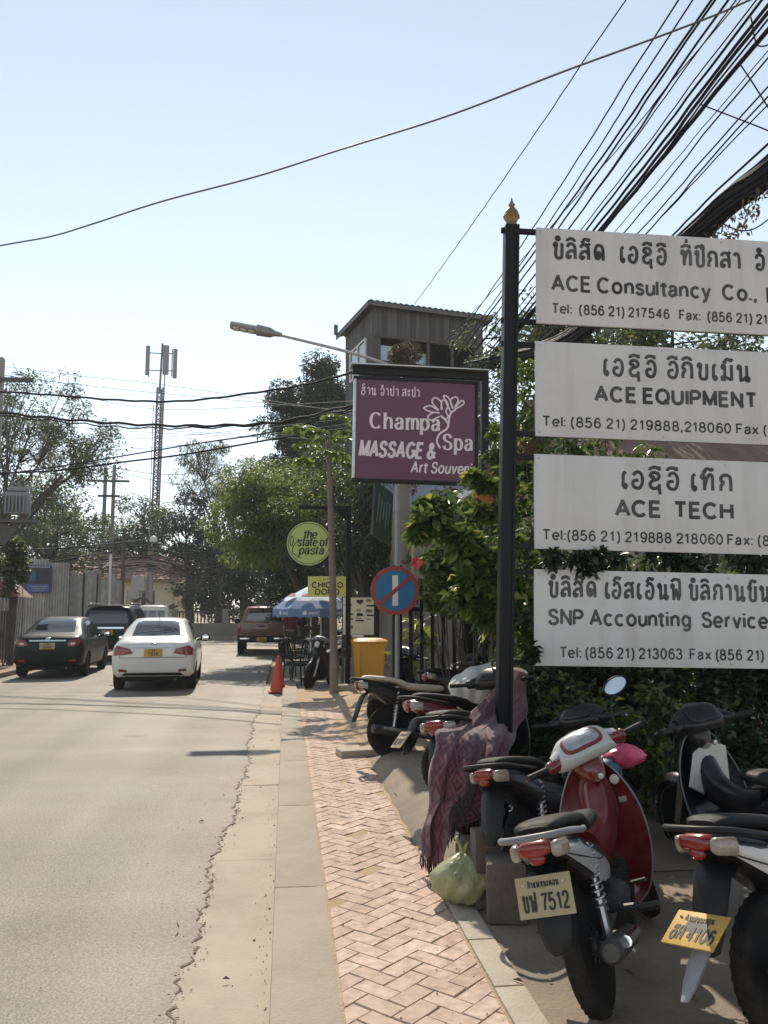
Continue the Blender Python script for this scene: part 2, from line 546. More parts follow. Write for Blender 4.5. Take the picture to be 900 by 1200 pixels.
L_ = {
    'ບ': (.56, [sp((.2, .84), (.12, .76), (.05, .86), (.1, .98), (.2, .92), (.17, .7), (.14, .3), (.2, .05), (.35, 0), (.5, .06), (.54, .3), (.54, .7), (.54, 1.0))]),
    'ປ': (.56, [sp((.2, .84), (.12, .76), (.05, .86), (.1, .98), (.2, .92), (.17, .7), (.14, .3), (.2, .05), (.35, 0), (.5, .06), (.54, .3), (.54, .9), (.54, 1.42))]),
    'ລ': (.56, [sp((.26, .26), (.2, .08), (.06, .08), (.04, .28), (.14, .46), (.34, .55), (.5, .44), (.55, .25), (.55, 0)), sp((.55, .2), (.55, .6), (.48, .9), (.3, 1.0), (.12, .92), (.06, .76))]),
    'ສ': (.6, [sp((.26, .26), (.2, .08), (.06, .08), (.04, .28), (.14, .46), (.34, .55), (.5, .44), (.55, .25), (.55, 0)), sp((.55, .2), (.55, .6), (.48, .9), (.3, 1.0), (.12, .92), (.06, .76)), ln((.4, .8), (.64, 1.1))]),
    'ດ': (.58, [sp((.3, .3), (.2, .36), (.24, .52), (.36, .46), (.36, .26), (.22, .1), (.1, .2), (.05, .5), (.12, .88), (.32, 1.0), (.5, .88), (.56, .5), (.56, 0))]),
    'ອ': (.58, [sp((.12, .78), (.22, .97), (.4, 1.0), (.54, .78), (.56, .4), (.44, .04), (.22, .02), (.08, .2), (.12, .44), (.36, .5))]),
    'ຊ': (.6, [sp((.3, .78), (.18, .7), (.08, .82), (.2, 1.0), (.42, .97), (.52, .8), (.44, .6), (.2, .5), (.06, .3), (.14, .05), (.34, .02), (.5, .12), (.54, .3)), ln((.5, .14), (.56, -.35))]),
    'ຮ': (.6, [sp((.12, .78), (.2, .97), (.4, 1.0), (.5, .82), (.36, .64), (.14, .5), (.06, .25), (.18, .02), (.4, .0), (.56, .2), (.58, .55), (.5, .62)), ln((.4, .8), (.64, 1.1))]),
    'ທ': (.62, [HEAD + ln((.19, .8), (.19, .0)), sp((.19, .2), (.28, .6), (.42, .96), (.56, .96), (.6, .7), (.6, 0))]),
    'ກ': (.58, [sp((.06, 0), (.06, .3), (.18, .52), (.06, .68), (.12, .92), (.34, 1.0), (.52, .88), (.56, .55), (.56, 0))]),
    'ຈ': (.58, [sp((.08, .72), (.16, .95), (.36, 1.0), (.54, .82), (.56, .4), (.44, .05), (.24, .02), (.12, .16), (.2, .34), (.38, .34))]),
    'ນ': (.66, [HEAD + ln((.19, .8), (.19, .02), (.38, .12), (.54, .3), (.54, 1.0)), sp((.52, .26), (.66, .18), (.64, .02), (.5, .04), (.48, .2))]),
    'ມ': (.62, [HEAD + ln((.19, .8), (.19, .2)) + sp((.16, .04), (.04, .04), (.04, .2), (.18, .22), (.4, .1), (.58, .04)), ln((.58, 1.0), (.58, 0))]),
    'ພ': (.66, [HEAD + ln((.16, .8), (.18, .0), (.36, .62), (.52, 0), (.62, .3), (.62, 1.2))]),
    'ແ': (.5, [sp((.2, 1.0), (.08, .86), (.08, .16), (.18, .0), (.22, .16)), sp((.48, 1.0), (.36, .86), (.36, .16), (.46, .0), (.5, .16))]),
    'ງ': (.5, [sp((.06, .8), (.14, .97), (.28, .9), (.2, .5), (.3, .05), (.46, .02), (.5, .3), (.5, 1.0))]),
    'ຄ': (.58, [sp((.3, .5), (.22, .36), (.36, .34), (.38, .5), (.22, .62), (.1, .5), (.05, .3), (.06, 0)), sp((.06, .3), (.08, .8), (.3, 1.0), (.5, .85), (.56, .5), (.56, 0))]),
    'ເ': (.22, [sp((.22, 1.0), (.1, .86), (.08, .5), (.08, .14), (.18, .0), (.24, .14), (.14, .24))]),
    'າ': (.34, [sp((.02, .84), (.14, 1.0), (.3, .9), (.34, .6), (.34, 0))]),
    'ະ': (.26, [arc(.12, .78, .1, .12, 0, 330) + ln((.28, .9)), arc(.12, .24, .1, .12, 0, 330) + ln((.28, .36))]),
}
MARKS = {
    'ິ': [arc(.3, 1.14, .25, .2, 180, 0)],
    'ີ': [arc(.3, 1.14, .25, .2, 180, 0), ln((.53, 1.14), (.53, 1.4))],
    'ຶ': [arc(.3, 1.14, .25, .2, 180, 0), arc(.5, 1.3, .07, .09, 0, 360)],
    'ັ': [sp((.1, 1.24), (.2, 1.14), (.24, 1.3), (.36, 1.36), (.54, 1.28), (.6, 1.42))],
    'ໍ': [arc(.3, 1.3, .1, .1, 0, 360)],
    '່': [ln((.34, 1.5), (.34, 1.78))],
    '້': [sp((.14, 1.36), (.24, 1.24), (.26, 1.42), (.4, 1.46), (.56, 1.5))],
}


LJ = random.Random(5)


def layout(text, gap=.3, serif=False):
    """-> list of (strokes) and total width; unit cap height."""
    x, out, last = 0.0, [], (0, .58)
    for ch in text.replace('\u0eb3', '\u0ecd\u0eb2'):
        if ch in MARKS:
            k = last[1] / .6
            out += [[(last[0] + a * k, b) for a, b in st] for st in MARKS[ch]]
            continue
        if ch == ' ':
            x += .36
            continue
        w, st = G_.get(ch) or L_[ch]
        out += [[(x + a, b) for a, b in q] for q in st]
        if serif and ch in G_:
            for q in st:
                for (a, b), (a2, b2) in ((q[0], q[1]), (q[-1], q[-2])):
                    if abs(a - a2) < 0.12 and abs(b - b2) > .2:      # vertical stem ends get a serif
                        out.append([(x + a - .15, b), (x + a + .15, b)])
        last = (x, w)
        x += w + gap + LJ.uniform(-.045, .06)
    return out, max(0.01, x - gap)


def ribbon(mb, pts, hw, fn, contrast=0.0, lift=0.0):
    """One flat stroke; fn maps (x, y, lift) to a 3D point. Each piece lies a hair above the one before, so crossings never share a plane."""
    Q = []
    for p in pts:
        p = Vector((p[0], p[1]))
        if not Q or (p - Q[-1]).length > 1e-4:
            Q.append(p)
    if len(Q) < 2:
        return
    for i in range(1, len(Q) - 1):                        # a sharp corner: two strokes that overlap
        t0, t1 = (Q[i] - Q[i - 1]).normalized(), (Q[i + 1] - Q[i]).normalized()
        if t0.dot(t1) < .35:
            e = hw * .7
            ribbon(mb, Q[:i] + [Q[i] + t0 * e], hw, fn, contrast, lift)
            ribbon(mb, [Q[i] - t1 * e] + Q[i + 1:], hw, fn, contrast, lift + .00009)
            return
    n = len(Q)
    closed = (Q[0] - Q[-1]).length < 1e-3 and n > 4
    vs = []
    for i in range(n):
        if closed and i in (0, n - 1):
            t0 = (Q[-1] - Q[-2]).normalized(); t1 = (Q[1] - Q[0]).normalized()
        else:
            t0 = (Q[i] - Q[i - 1]).normalized() if i > 0 else (Q[1] - Q[0]).normalized()
            t1 = (Q[i + 1] - Q[i]).normalized() if i < n - 1 else t0
        b = t0 + t1
        if b.length < 1e-5:
            b = t1
        b.normalize()
        nrm = Vector((-b.y, b.x))
        h = hw / max(0.75, b.dot(t1))
        if contrast:
            h *= (1 - contrast) + contrast * abs(b.y)
        L = lift + (.000012 * i if not closed else 0)
        vs.append(fn(*(Q[i] + nrm * h), L)); vs.append(fn(*(Q[i] - nrm * h), L))
    mb.add(vs, [(2 * i, 2 * i + 1, 2 * i + 3, 2 * i + 2) for i in range(n - 1)])


def lettering(mb, text, fn, x, y, cap, width=None, bold=.17, align='l', gap=.3, shear=0.0, contrast=0.0, serif=False, step=0.00012):
    """Write text in the plane of fn(x, y, lift); cap: height of a capital, width: total width wanted."""
    st, w = layout(text, gap, serif)
    sx = (width / w) if width else cap
    x0 = x - (w * sx / 2 if align == 'c' else w * sx if align == 'r' else 0)
    for k, q in enumerate(st):
        lift = step * (k % 7)
        # widths measured in letter units, so strokes stay even: convert points first
        pts = [(x0 + (a + shear * b) * sx, y + b * cap) for a, b in q]
        ribbon(mb, pts, bold * cap / 2, fn, contrast, lift)

# ------------------------------------------------------------------ ground, road, kerb, pavement
def tone_mat(name, cols, rough=0.85, nscale=30, namt=0.18, bump=0.3, dirt=None, damt=0.4):
    m = bpy.data.materials.new(name); m.use_nodes = True
    nt = m.node_tree; b = nt.nodes['Principled BSDF']
    a = _n(nt, 'ShaderNodeAttribute', attribute_name='tone')
    cr = _n(nt, 'ShaderNodeValToRGB')
    e = cr.color_ramp.elements
    e[0].color = (*cols[0], 1); e[1].color = (*cols[-1], 1)
    for i, c in enumerate(cols[1:-1]):
        k = e.new((i + 1) / (len(cols) - 1)); k.color = (*c, 1)
    nt.links.new(a.outputs['Fac'], cr.inputs[0])
    tc = _n(nt, 'ShaderNodeTexCoord')
    n1 = _n(nt, 'ShaderNodeTexNoise'); n1.inputs['Scale'].default_value = nscale; n1.inputs['Detail'].default_value = 6
    nt.links.new(tc.outputs['Object'], n1.inputs['Vector'])
    mr = _n(nt, 'ShaderNodeMapRange')
    mr.inputs[1].default_value = .3; mr.inputs[2].default_value = .7; mr.inputs[3].default_value = 1 - namt; mr.inputs[4].default_value = 1 + namt
    nt.links.new(n1.outputs['Fac'], mr.inputs[0])
    sc = _n(nt, 'ShaderNodeVectorMath', operation='SCALE')
    nt.links.new(cr.outputs[0], sc.inputs[0]); nt.links.new(mr.outputs[0], sc.inputs['Scale'])
    out = sc.outputs[0]
    if dirt:
        n2 = _n(nt, 'ShaderNodeTexNoise'); n2.inputs['Scale'].default_value = 1.6; n2.inputs['Detail'].default_value = 9; n2.inputs['Roughness'].default_value = .7
        nt.links.new(tc.outputs['Object'], n2.inputs['Vector'])
        m2 = _n(nt, 'ShaderNodeMapRange')
        m2.inputs[1].default_value = .42; m2.inputs[2].default_value = .72; m2.inputs[3].default_value = 0; m2.inputs[4].default_value = damt
        nt.links.new(n2.outputs['Fac'], m2.inputs[0])
        mm = _n(nt, 'ShaderNodeMix', data_type='RGBA')
        nt.links.new(m2.outputs[0], mm.inputs['Factor']); nt.links.new(out, mm.inputs[6]); mm.inputs[7].default_value = (*dirt, 1)
        out = mm.outputs[2]
    nt.links.new(out, b.inputs['Base Color'])
    b.inputs['Roughness'].default_value = rough
    b.inputs['Specular IOR Level'].default_value = .3
    bp = _n(nt, 'ShaderNodeBump'); bp.inputs['Strength'].default_value = bump; bp.inputs['Distance'].default_value = .006
    nt.links.new(n1.outputs['Fac'], bp.inputs['Height']); nt.links.new(bp.outputs[0], b.inputs['Normal'])
    return m


def asphalt_mat():
    m = bpy.data.materials.new('asphalt'); m.use_nodes = True
    nt = m.node_tree; b = nt.nodes['Principled BSDF']
    tc = _n(nt, 'ShaderNodeTexCoord')
    def noise(scale, detail=5, rough=.6, vec=None):
        n = _n(nt, 'ShaderNodeTexNoise'); n.inputs['Scale'].default_value = scale; n.inputs['Detail'].default_value = detail; n.inputs['Roughness'].default_value = rough
        nt.links.new(vec or tc.outputs['Object'], n.inputs['Vector']); return n
    def rng(src, a, bb, c, d):
        r = _n(nt, 'ShaderNodeMapRange'); r.inputs[1].default_value = a; r.inputs[2].default_value = bb; r.inputs[3].default_value = c; r.inputs[4].default_value = d
        nt.links.new(src, r.inputs[0]); return r.outputs[0]
    def mul(a, bb):
        q = _n(nt, 'ShaderNodeMath', operation='MULTIPLY'); nt.links.new(a, q.inputs[0]); nt.links.new(bb, q.inputs[1]); return q.outputs[0]
    mp = _n(nt, 'ShaderNodeMapping'); mp.inputs['Scale'].default_value = (1, .12, 1)
    nt.links.new(tc.outputs['Object'], mp.inputs[0])
    mp2 = _n(nt, 'ShaderNodeMapping'); mp2.inputs['Scale'].default_value = (.16, 1, 1)
    nt.links.new(tc.outputs['Object'], mp2.inputs[0])
    big = noise(.55, 4); streak = noise(1.3, 4, .6, mp.outputs[0]); cross = noise(.9, 3, .6, mp2.outputs[0]); fine = noise(70, 4, .7); v = _n(nt, 'ShaderNodeTexVoronoi'); v.inputs['Scale'].default_value = 70
    nt.links.new(tc.outputs['Object'], v.inputs['Vector'])
    k = mul(rng(big.outputs['Fac'], .3, .7, .74, 1.18), rng(streak.outputs['Fac'], .3, .7, .84, 1.1))
    k = mul(k, rng(cross.outputs['Fac'], .32, .68, .8, 1.1))
    k = mul(k, rng(fine.outputs['Fac'], .3, .7, .6, 1.36))
    k = mul(k, rng(v.outputs['Distance'], 0, .6, .82, 1.12))
    v2 = _n(nt, 'ShaderNodeTexVoronoi'); v2.inputs['Scale'].default_value = .8; nt.links.new(tc.outputs['Object'], v2.inputs['Vector'])
    ad = _n(nt, 'ShaderNodeMath', operation='MULTIPLY_ADD'); nt.links.new(noise(6, 4).outputs['Fac'], ad.inputs[0]); ad.inputs[1].default_value = .16; nt.links.new(v2.outputs['Distance'], ad.inputs[2])
    k = mul(k, rng(ad.outputs[0], .14, .24, .68, 1))
    sx = _n(nt, 'ShaderNodeSeparateXYZ'); nt.links.new(tc.outputs['Object'], sx.inputs[0])
    wv = _n(nt, 'ShaderNodeMath', operation='SINE'); mm_ = _n(nt, 'ShaderNodeMath', operation='MULTIPLY_ADD'); nt.links.new(sx.outputs[0], mm_.inputs[0]); mm_.inputs[1].default_value = 4.2; nt.links.new(streak.outputs['Fac'], mm_.inputs[2]); nt.links.new(mm_.outputs[0], wv.inputs[0])
    k = mul(k, rng(wv.outputs[0], .2, .95, 1.0, .86))
    sc = _n(nt, 'ShaderNodeVectorMath', operation='SCALE'); sc.inputs[0].default_value = (.24, .203, .165)
    nt.links.new(k, sc.inputs['Scale'])
    nt.links.new(sc.outputs[0], b.inputs['Base Color'])
    nt.links.new(rng(big.outputs['Fac'], .3, .7, .55, .75), b.inputs['Roughness'])
    b.inputs['Specular IOR Level'].default_value = .4
    bp = _n(nt, 'ShaderNodeBump'); bp.inputs['Strength'].default_value = .55; bp.inputs['Distance'].default_value = .004
    nt.links.new(v.outputs['Distance'], bp.inputs['Height']); nt.links.new(bp.outputs[0], b.inputs['Normal'])
    return m


M['asphalt'] = asphalt_mat()
M['dirt'] = mat('dirt', (0.34, 0.26, 0.18), 0.95, var=0.22, scale=1.5, bump=0.5, bscale=35, dirt=(0.2, 0.15, 0.1), dirt_amt=0.5)
M['sand'] = mat('sand', (0.42, 0.3, 0.19), 0.95, var=0.2, scale=5, bump=0.6, bscale=50, dirt=(0.25, 0.17, 0.1), dirt_amt=0.5, dirt_scale=4)
M['brick_pave'] = tone_mat('brick_paving', [(0.42, 0.29, 0.235), (0.51, 0.37, 0.305), (0.6, 0.475, 0.41)], nscale=22, namt=.3, dirt=(0.48, 0.385, 0.3), damt=.9)
M['grit'] = mat('grit', (0.2, 0.165, 0.125), 0.95, var=0.4, scale=40, bump=.6, bscale=120)

gm = MB(); gm.add([(-700, -300, -.05), (700, -300, -.05), (700, 1500, -.05), (-700, 1500, -.05)], [(0, 1, 2, 3)])
struct('ground', gm, M['dirt'], smooth=0)

# asphalt with its broken right edge lying on the concrete gutter
def edge_x(y):
    return -.43 + .03 * math.sin(y * .9) + .022 * math.sin(y * 2.7 + 1) + .014 * math.sin(y * 7.3) + .012 * math.sin(y * 17.1 + 2) + .012 * math.sin(y * 41) + .01 * math.sin(y * 67 + 1)
ys = [-6 + i * .05 for i in range(int(26 / .05))] + [20 + i for i in range(0, 21)]
rows = []
for y in ys:
    e = edge_x(y) if y < 19 else -.43 + .5 * max(0, (y - 30) / 10)
    rows.append([Vector((-7.0, y, 0.0)), Vector((-4, y, .03)), Vector((-1.6, y, .028)), Vector((e - .18, y, .011)), Vector((e - .02, y, .006)), Vector((e, y, .0035)), Vector((e + .002, y, -.02))])
rd = MB(); rd.loft(rows, cap=False, closed=False)
rd.add([(-60, 40, .0), (45, 40, .0), (45, 47.5, .0), (-60, 47.5, .0)], [(0, 1, 2, 3)])
struct('road', rd, M['asphalt'], smooth=40)
# dark grit caught along that edge
cr = MB(); prev = None
for i in range(0, 360):
    y = .5 + i * .04
    e = edge_x(y); w = .003 + .014 * abs(math.sin(i * 1.7) * math.sin(i * .31 + 1)) + .005 * RND.random()
    q = [Vector((e - .004, y, .0072)), Vector((e + w * .7, y, .0035))]
    if prev and RND.random() < .72:
        cr.add([prev[0], prev[1], q[1], q[0]], [(0, 1, 2, 3)])
    prev = q
struct('road_edge', cr, M['grit'], smooth=0)

gu = MB(); y = -5.0; i = 0
while y < 17.6:
    L = 2.4 + .5 * RND.random()
    a, b, z = -.75, -.045, RND.uniform(-.003, .003)
    gu.add([(a, y, .001), (b, y, .0 + z), (b, y + L - .005, z), (a, y + L - .005, .001), (a, y, -.1), (b, y, -.1), (b, y + L - .012, -.1), (a, y + L - .012, -.1)],
           [(0, 1, 2, 3), (0, 4, 5, 1), (1, 5, 6, 2), (2, 6, 7, 3)])
    y += L; i += 1
struct('gutter', gu, M['concrete'], smooth=0)

M['kerb'] = mat('kerb_concrete', (0.36, 0.305, 0.245), 0.85, var=0.16, scale=2.0, bump=0.3, bscale=70, dirt=(0.2, 0.16, 0.12), dirt_amt=0.55, dirt_scale=2)
kb = MB(); y = -5.0
while y < 17.2:
    L = 2.0
    kb.box((.1, y + L / 2 - .004, .01), (.285, L - .005, .22), Rz(RND.uniform(-.002, .002)), bev=.02)
    y += L
struct('kerb', kb, M['kerb'], smooth=30)

# pavement: 45 degree herringbone bricks, cut along the two straight edges
def clip(poly, x, keep_less):
    out = []
    for i in range(len(poly)):
        p, q = poly[i], poly[(i + 1) % len(poly)]
        pi_, qi = (p[0] <= x) == keep_less, (q[0] <= x) == keep_less
        if pi_:
            out.append(p)
        if pi_ != qi:
            t = (x - p[0]) / (q[0] - p[0]); out.append((x, p[1] + (q[1] - p[1]) * t))
    return out
bk = MB(); tones = []
W_ = .098; gp = .0028
for i in range(-130, 170):
    for j in range(-130, 170):
        k = (i - j) % 4
        if k == 0:
            r = (i, j, i + 2, j + 1)
        elif k == 3:
            r = (i, j, i + 1, j + 2)
        else:
            continue
        x0, y0, x1, y1 = r[0] * W_ + gp, r[1] * W_ + gp, r[2] * W_ - gp, r[3] * W_ - gp
        cx, cy = (x0 + x1) / 2, (y0 + y1) / 2
        X_ = (cx - cy) * .7071 + .5; Y_ = (cx + cy) * .7071 + 5
        if not (.1 < X_ < 1.05 and .3 < Y_ < 14.6):
            continue
        poly = [((a - b) * .7071 + .5, (a + b) * .7071 + 5) for a, b in ((x0, y0), (x1, y0), (x1, y1), (x0, y1))]
        poly = clip(clip(poly, .252, False), .875, True)
        if len(poly) < 3:
            continue
        z = .121 + RND.uniform(-.0022, .002) - (.006 if RND.random() < .04 else 0)
        n = len(poly); c = (sum(p[0] for p in poly) / n, sum(p[1] for p in poly) / n)
        tl = RND.uniform(-.004, .004)
        top = [(c[0] + (p[0] - c[0]) * .972, c[1] + (p[1] - c[1]) * .972, z + tl * (p[0] - c[0]) * 10) for p in poly]
        low = [(p[0], p[1], z - .006) for p in poly]; bot = [(p[0], p[1], z - .03) for p in poly]
        b0 = len(bk.v)
        bk.add(top + low + bot, [tuple(range(n))] + [(q, (q + 1) % n, n + (q + 1) % n, n + q) for q in range(n)] + [(n + q, n + (q + 1) % n, 2 * n + (q + 1) % n, 2 * n + q) for q in range(n)])
        tones += [min(1, max(0, RND.gauss(.5, .19)))] * (3 * n)
o = bk.build('pavement', M['brick_pave'], smooth=0)
a = o.data.attributes.new('tone', 'FLOAT', 'POINT'); a.data.foreach_set('value', tones)
o['kind'] = 'structure'
ub = MB(); ub.add([(.2, -5, .1155), (3.2, -5, .1155), (3.2, 17.0, .1155), (.2, 17.0, .1155), (.2, 17.0, -.05), (3.2, 17.0, -.05)], [(0, 1, 2, 3), (3, 2, 5, 4)])
struct('pavement_bed', ub, M['sand'], smooth=0)
# border blocks and the concrete yard where the motorbikes stand
bb = MB(); y = .6
while y < 5.3:
    L = .5
    bb.box((.955, y + L / 2, .08), (.13, L - .012, .1), Rz(RND.uniform(-.012, .012)), bev=.008); y += L
struct('pavement_border', bb, mat('border_concrete', (.44, .385, .31), .85, var=.2, scale=6, bump=.3, bscale=60, dirt=(.25, .2, .15), dirt_amt=.5, dirt_scale=5), smooth=30)
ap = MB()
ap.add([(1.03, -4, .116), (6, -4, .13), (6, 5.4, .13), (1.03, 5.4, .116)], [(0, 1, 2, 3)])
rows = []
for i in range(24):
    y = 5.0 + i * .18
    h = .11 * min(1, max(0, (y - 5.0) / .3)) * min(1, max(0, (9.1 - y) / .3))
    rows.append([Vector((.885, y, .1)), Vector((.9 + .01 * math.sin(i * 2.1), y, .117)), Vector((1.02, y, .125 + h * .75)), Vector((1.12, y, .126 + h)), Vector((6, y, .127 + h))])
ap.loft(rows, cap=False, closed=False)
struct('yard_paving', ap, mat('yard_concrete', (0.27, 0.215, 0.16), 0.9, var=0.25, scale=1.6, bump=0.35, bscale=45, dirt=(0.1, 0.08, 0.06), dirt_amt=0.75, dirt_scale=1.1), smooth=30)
# bare earth heaped at the edge of the pavement, farther on
rows = []
for i in range(34):
    y = 9.0 + i * .24
    r = []
    for j in range(16):
        u = j / 15; x = .5 + .3 * math.sin(i * .5) * .4 + u * 2.6
        env = math.sin(PI * min(1, i / 33)) ** .7
        z = .112 + env * (.2 * math.sin(PI * min(1, u * 1.1)) ** 1.3 + .03 * math.sin(i * 1.3 + j * 2.1) + .02 * math.sin(i * 2.9 - j)) * min(1, u * 2.4)
        if j == 0: z = .1
        r.append(Vector((x, y, z)))
    rows.append(r)
hm = MB(); hm.loft(rows, cap=False, closed=False)
struct('earth', hm, M['sand'], smooth=60)
ly = MB(); ly.add([(-.06, 17.2, .05), (12, 17.2, .06), (12, 40, .06), (.05, 40, .03)], [(0, 1, 2, 3)])
ly.add([(-.06, 17.2, .05), (12, 17.2, .06), (12, 17.2, -.05), (-.06, 17.2, -.05)], [(0, 1, 2, 3)])
struct('forecourt', ly, mat('forecourt_concrete', (0.3, 0.26, 0.21), 0.9, var=0.2, scale=1.2, bump=0.3, bscale=40, dirt=(0.16, 0.13, 0.1), dirt_amt=0.6), smooth=0)
lk = MB()
for k in range(24):
    lk.box((-7.1, k * 2 - 4, .03), (.2, 1.985, .2), bev=.02)
lk.add([(-30, -6, .1), (-7.2, -6, .1), (-7.2, 40, .1), (-30, 40, .1)], [(0, 1, 2, 3)])
struct('verge', lk, M['dirt'], smooth=30)
fk = MB()
for k in range(30):
    fk.box((-32 + k * 2, 47.6, .05), (1.985, .25, .25), bev=.02)
fk.add([(-60, 47.7, .14), (60, 47.7, .14), (60, 75, .2), (-60, 75, .2)], [(0, 1, 2, 3)])
struct('far_kerb', fk, M['kerb'], smooth=30)


# ------------------------------------------------------------------ buildings
M['plank'] = tone_mat('weathered_planks', [(0.055, 0.053, 0.053), (0.085, 0.081, 0.081), (0.12, 0.114, 0.112)], nscale=14, bump=.4)
M['corr'] = mat('roof_sheet', (0.1, 0.095, 0.095), 0.6, var=0.25, scale=3, dirt=(0.1, 0.06, 0.04), dirt_amt=0.5)


def plank_wall(mb, tones, x0, x1, z0, z1, fn, w=.17):
    x = x0
    while x < x1 - .02:
        ww = min(w * RND.uniform(.85, 1.15), x1 - x)
        t = RND.random(); d = RND.uniform(0, .012)
        c = [fn(x + .004, z0, d), fn(x + ww - .004, z0, d), fn(x + ww - .004, z1, d), fn(x + .004, z1, d)]
        e = [fn(x, z0, -.03), fn(x + ww, z0, -.03), fn(x + ww, z1, -.03), fn(x, z1, -.03)]
        mb.add(c + e, [(0, 1, 2, 3), (0, 4, 5, 1), (1, 5, 6, 2), (2, 6, 7, 3), (3, 7, 4, 0)])
        tones += [t] * 8
        x += ww


def set_tone(o, tones):
    a_ = o.data.attributes.new('tone', 'FLOAT', 'POINT'); a_.data.foreach_set('value', tones)


tw = thing('timber_tower', 'dark weathered plank lookout tower with a tin roof rising behind the purple spa sign', 'tower', (2.72, 26.0, 0), math.radians(13))
mb = MB(); tn = []
front = lambda x, z, d: Vector((x, -d, z))
left = lambda x, z, d: Vector((-d, x, z))
right = lambda x, z, d: Vector((3.95 + d, x, z))
plank_wall(mb, tn, 0, 3.95, 10.55, 11.55, front); plank_wall(mb, tn, 0, 3.95, 5.0, 9.75, front)
plank_wall(mb, tn, 0, .18, 9.75, 10.55, front); plank_wall(mb, tn, 3.7, 3.95, 9.75, 10.55, front)
plank_wall(mb, tn, 0, 3.1, 10.7, 11.5, left); plank_wall(mb, tn, 0, 3.1, 5, 9.6, left); plank_wall(mb, tn, 0, .7, 9.6, 10.7, left); plank_wall(mb, tn, 2.4, 3.1, 9.6, 10.7, left)
plank_wall(mb, tn, 0, 3.1, 5, 11.5, right)
o = mb.build('wall', M['plank'], tw, smooth=0); set_tone(o, tn)
mb = MB()
for i in range(5):
    mb = MB(); mb.box((.2 + i * .87, .05, 10.15), (.09, .1, .76)); mb.build('mullion', M['wood_dark'], tw)
for z_ in (9.72, 10.57):
    mb = MB(); mb.box((2, .02, z_), (3.95, .12, .08)); mb.build('beam', M['wood_dark'], tw)
for x in (.1, 3.85):
    for y in (.1, 3.0):
        mb = MB(); mb.box((x, y, 2.6), (.22, .22, 5.2)); mb.build('post', M['wood_dark'], tw)
tp_ = mat('tower_pane', (.35, .45, .52), .15, var=.1, coat=.3)
mb = MB(); mb.box((.5, .1, 10.05), (.5, .02, .5)); mb.build('pane', tp_, tw)
mb = MB(); mb.box((1.6, .16, 10.0), (.62, .02, .38)); mb.build('pane', tp_, tw)
mb = MB()
mb.box((1.98, 2.9, 10.5), (3.85, .05, 3.0)); mb.box((1.98, 1.5, 9.4), (3.7, 2.9, .05)); mb.box((1.98, 1.5, 11.52), (3.8, 3.0, .03))
mb.build('back_wall', M['wood_dark'], tw)
wf = MB()
for y_ in (.72, 1.55, 2.38):
    wf.box((-.04, y_, 10.15), (.06, .07, 1.1))
wf.box((-.04, 1.55, 9.62), (.06, 1.7, .06)); wf.box((-.04, 1.55, 10.68), (.06, 1.7, .06))
w = wf.build('window', M['white_paint'], tw)
g2 = MB(); g2.box((-.02, 1.55, 10.15), (.02, 1.6, 1.0)); g2.build('pane', M['glass'], w)
rf = MB(); rows = []
n = 44
for k in range(n + 1):
    x = -.28 + 4.5 * k / n
    z = 11.63 + (.045 if k % 2 else 0)
    rows.append([Vector((x, -.3, z)), Vector((x, 3.5, z + .02))])
rf.loft(rows, cap=False, closed=False)
rows2 = [[p - Vector((0, 0, .03)) for p in r] for r in rows]
rf.loft(rows2, cap=False, closed=False)
rf.box((1.97, -.27, 11.55), (4.4, .04, .14)); rf.box((-.25, 1.6, 11.55), (.04, 3.7, .14)); rf.box((4.2, 1.6, 11.55), (.04, 3.7, .14))
rf.box((-.32, 3.3, 11.8), (.12, .12, .35))
rf.build('roof', M['corr'], tw, smooth=0)

M['beige_wall'] = mat('beige_plaster', (0.36, 0.31, 0.25), 0.9, var=0.12, scale=1.5, bump=.2, bscale=30, dirt=(0.2, 0.17, 0.13), dirt_amt=0.5, dirt_scale=1)
M['grey_roof'] = mat('grey_roof_sheet', (0.3, 0.31, 0.34), 0.55, var=0.15, scale=2, dirt=(0.2, 0.17, 0.15), dirt_amt=0.4)


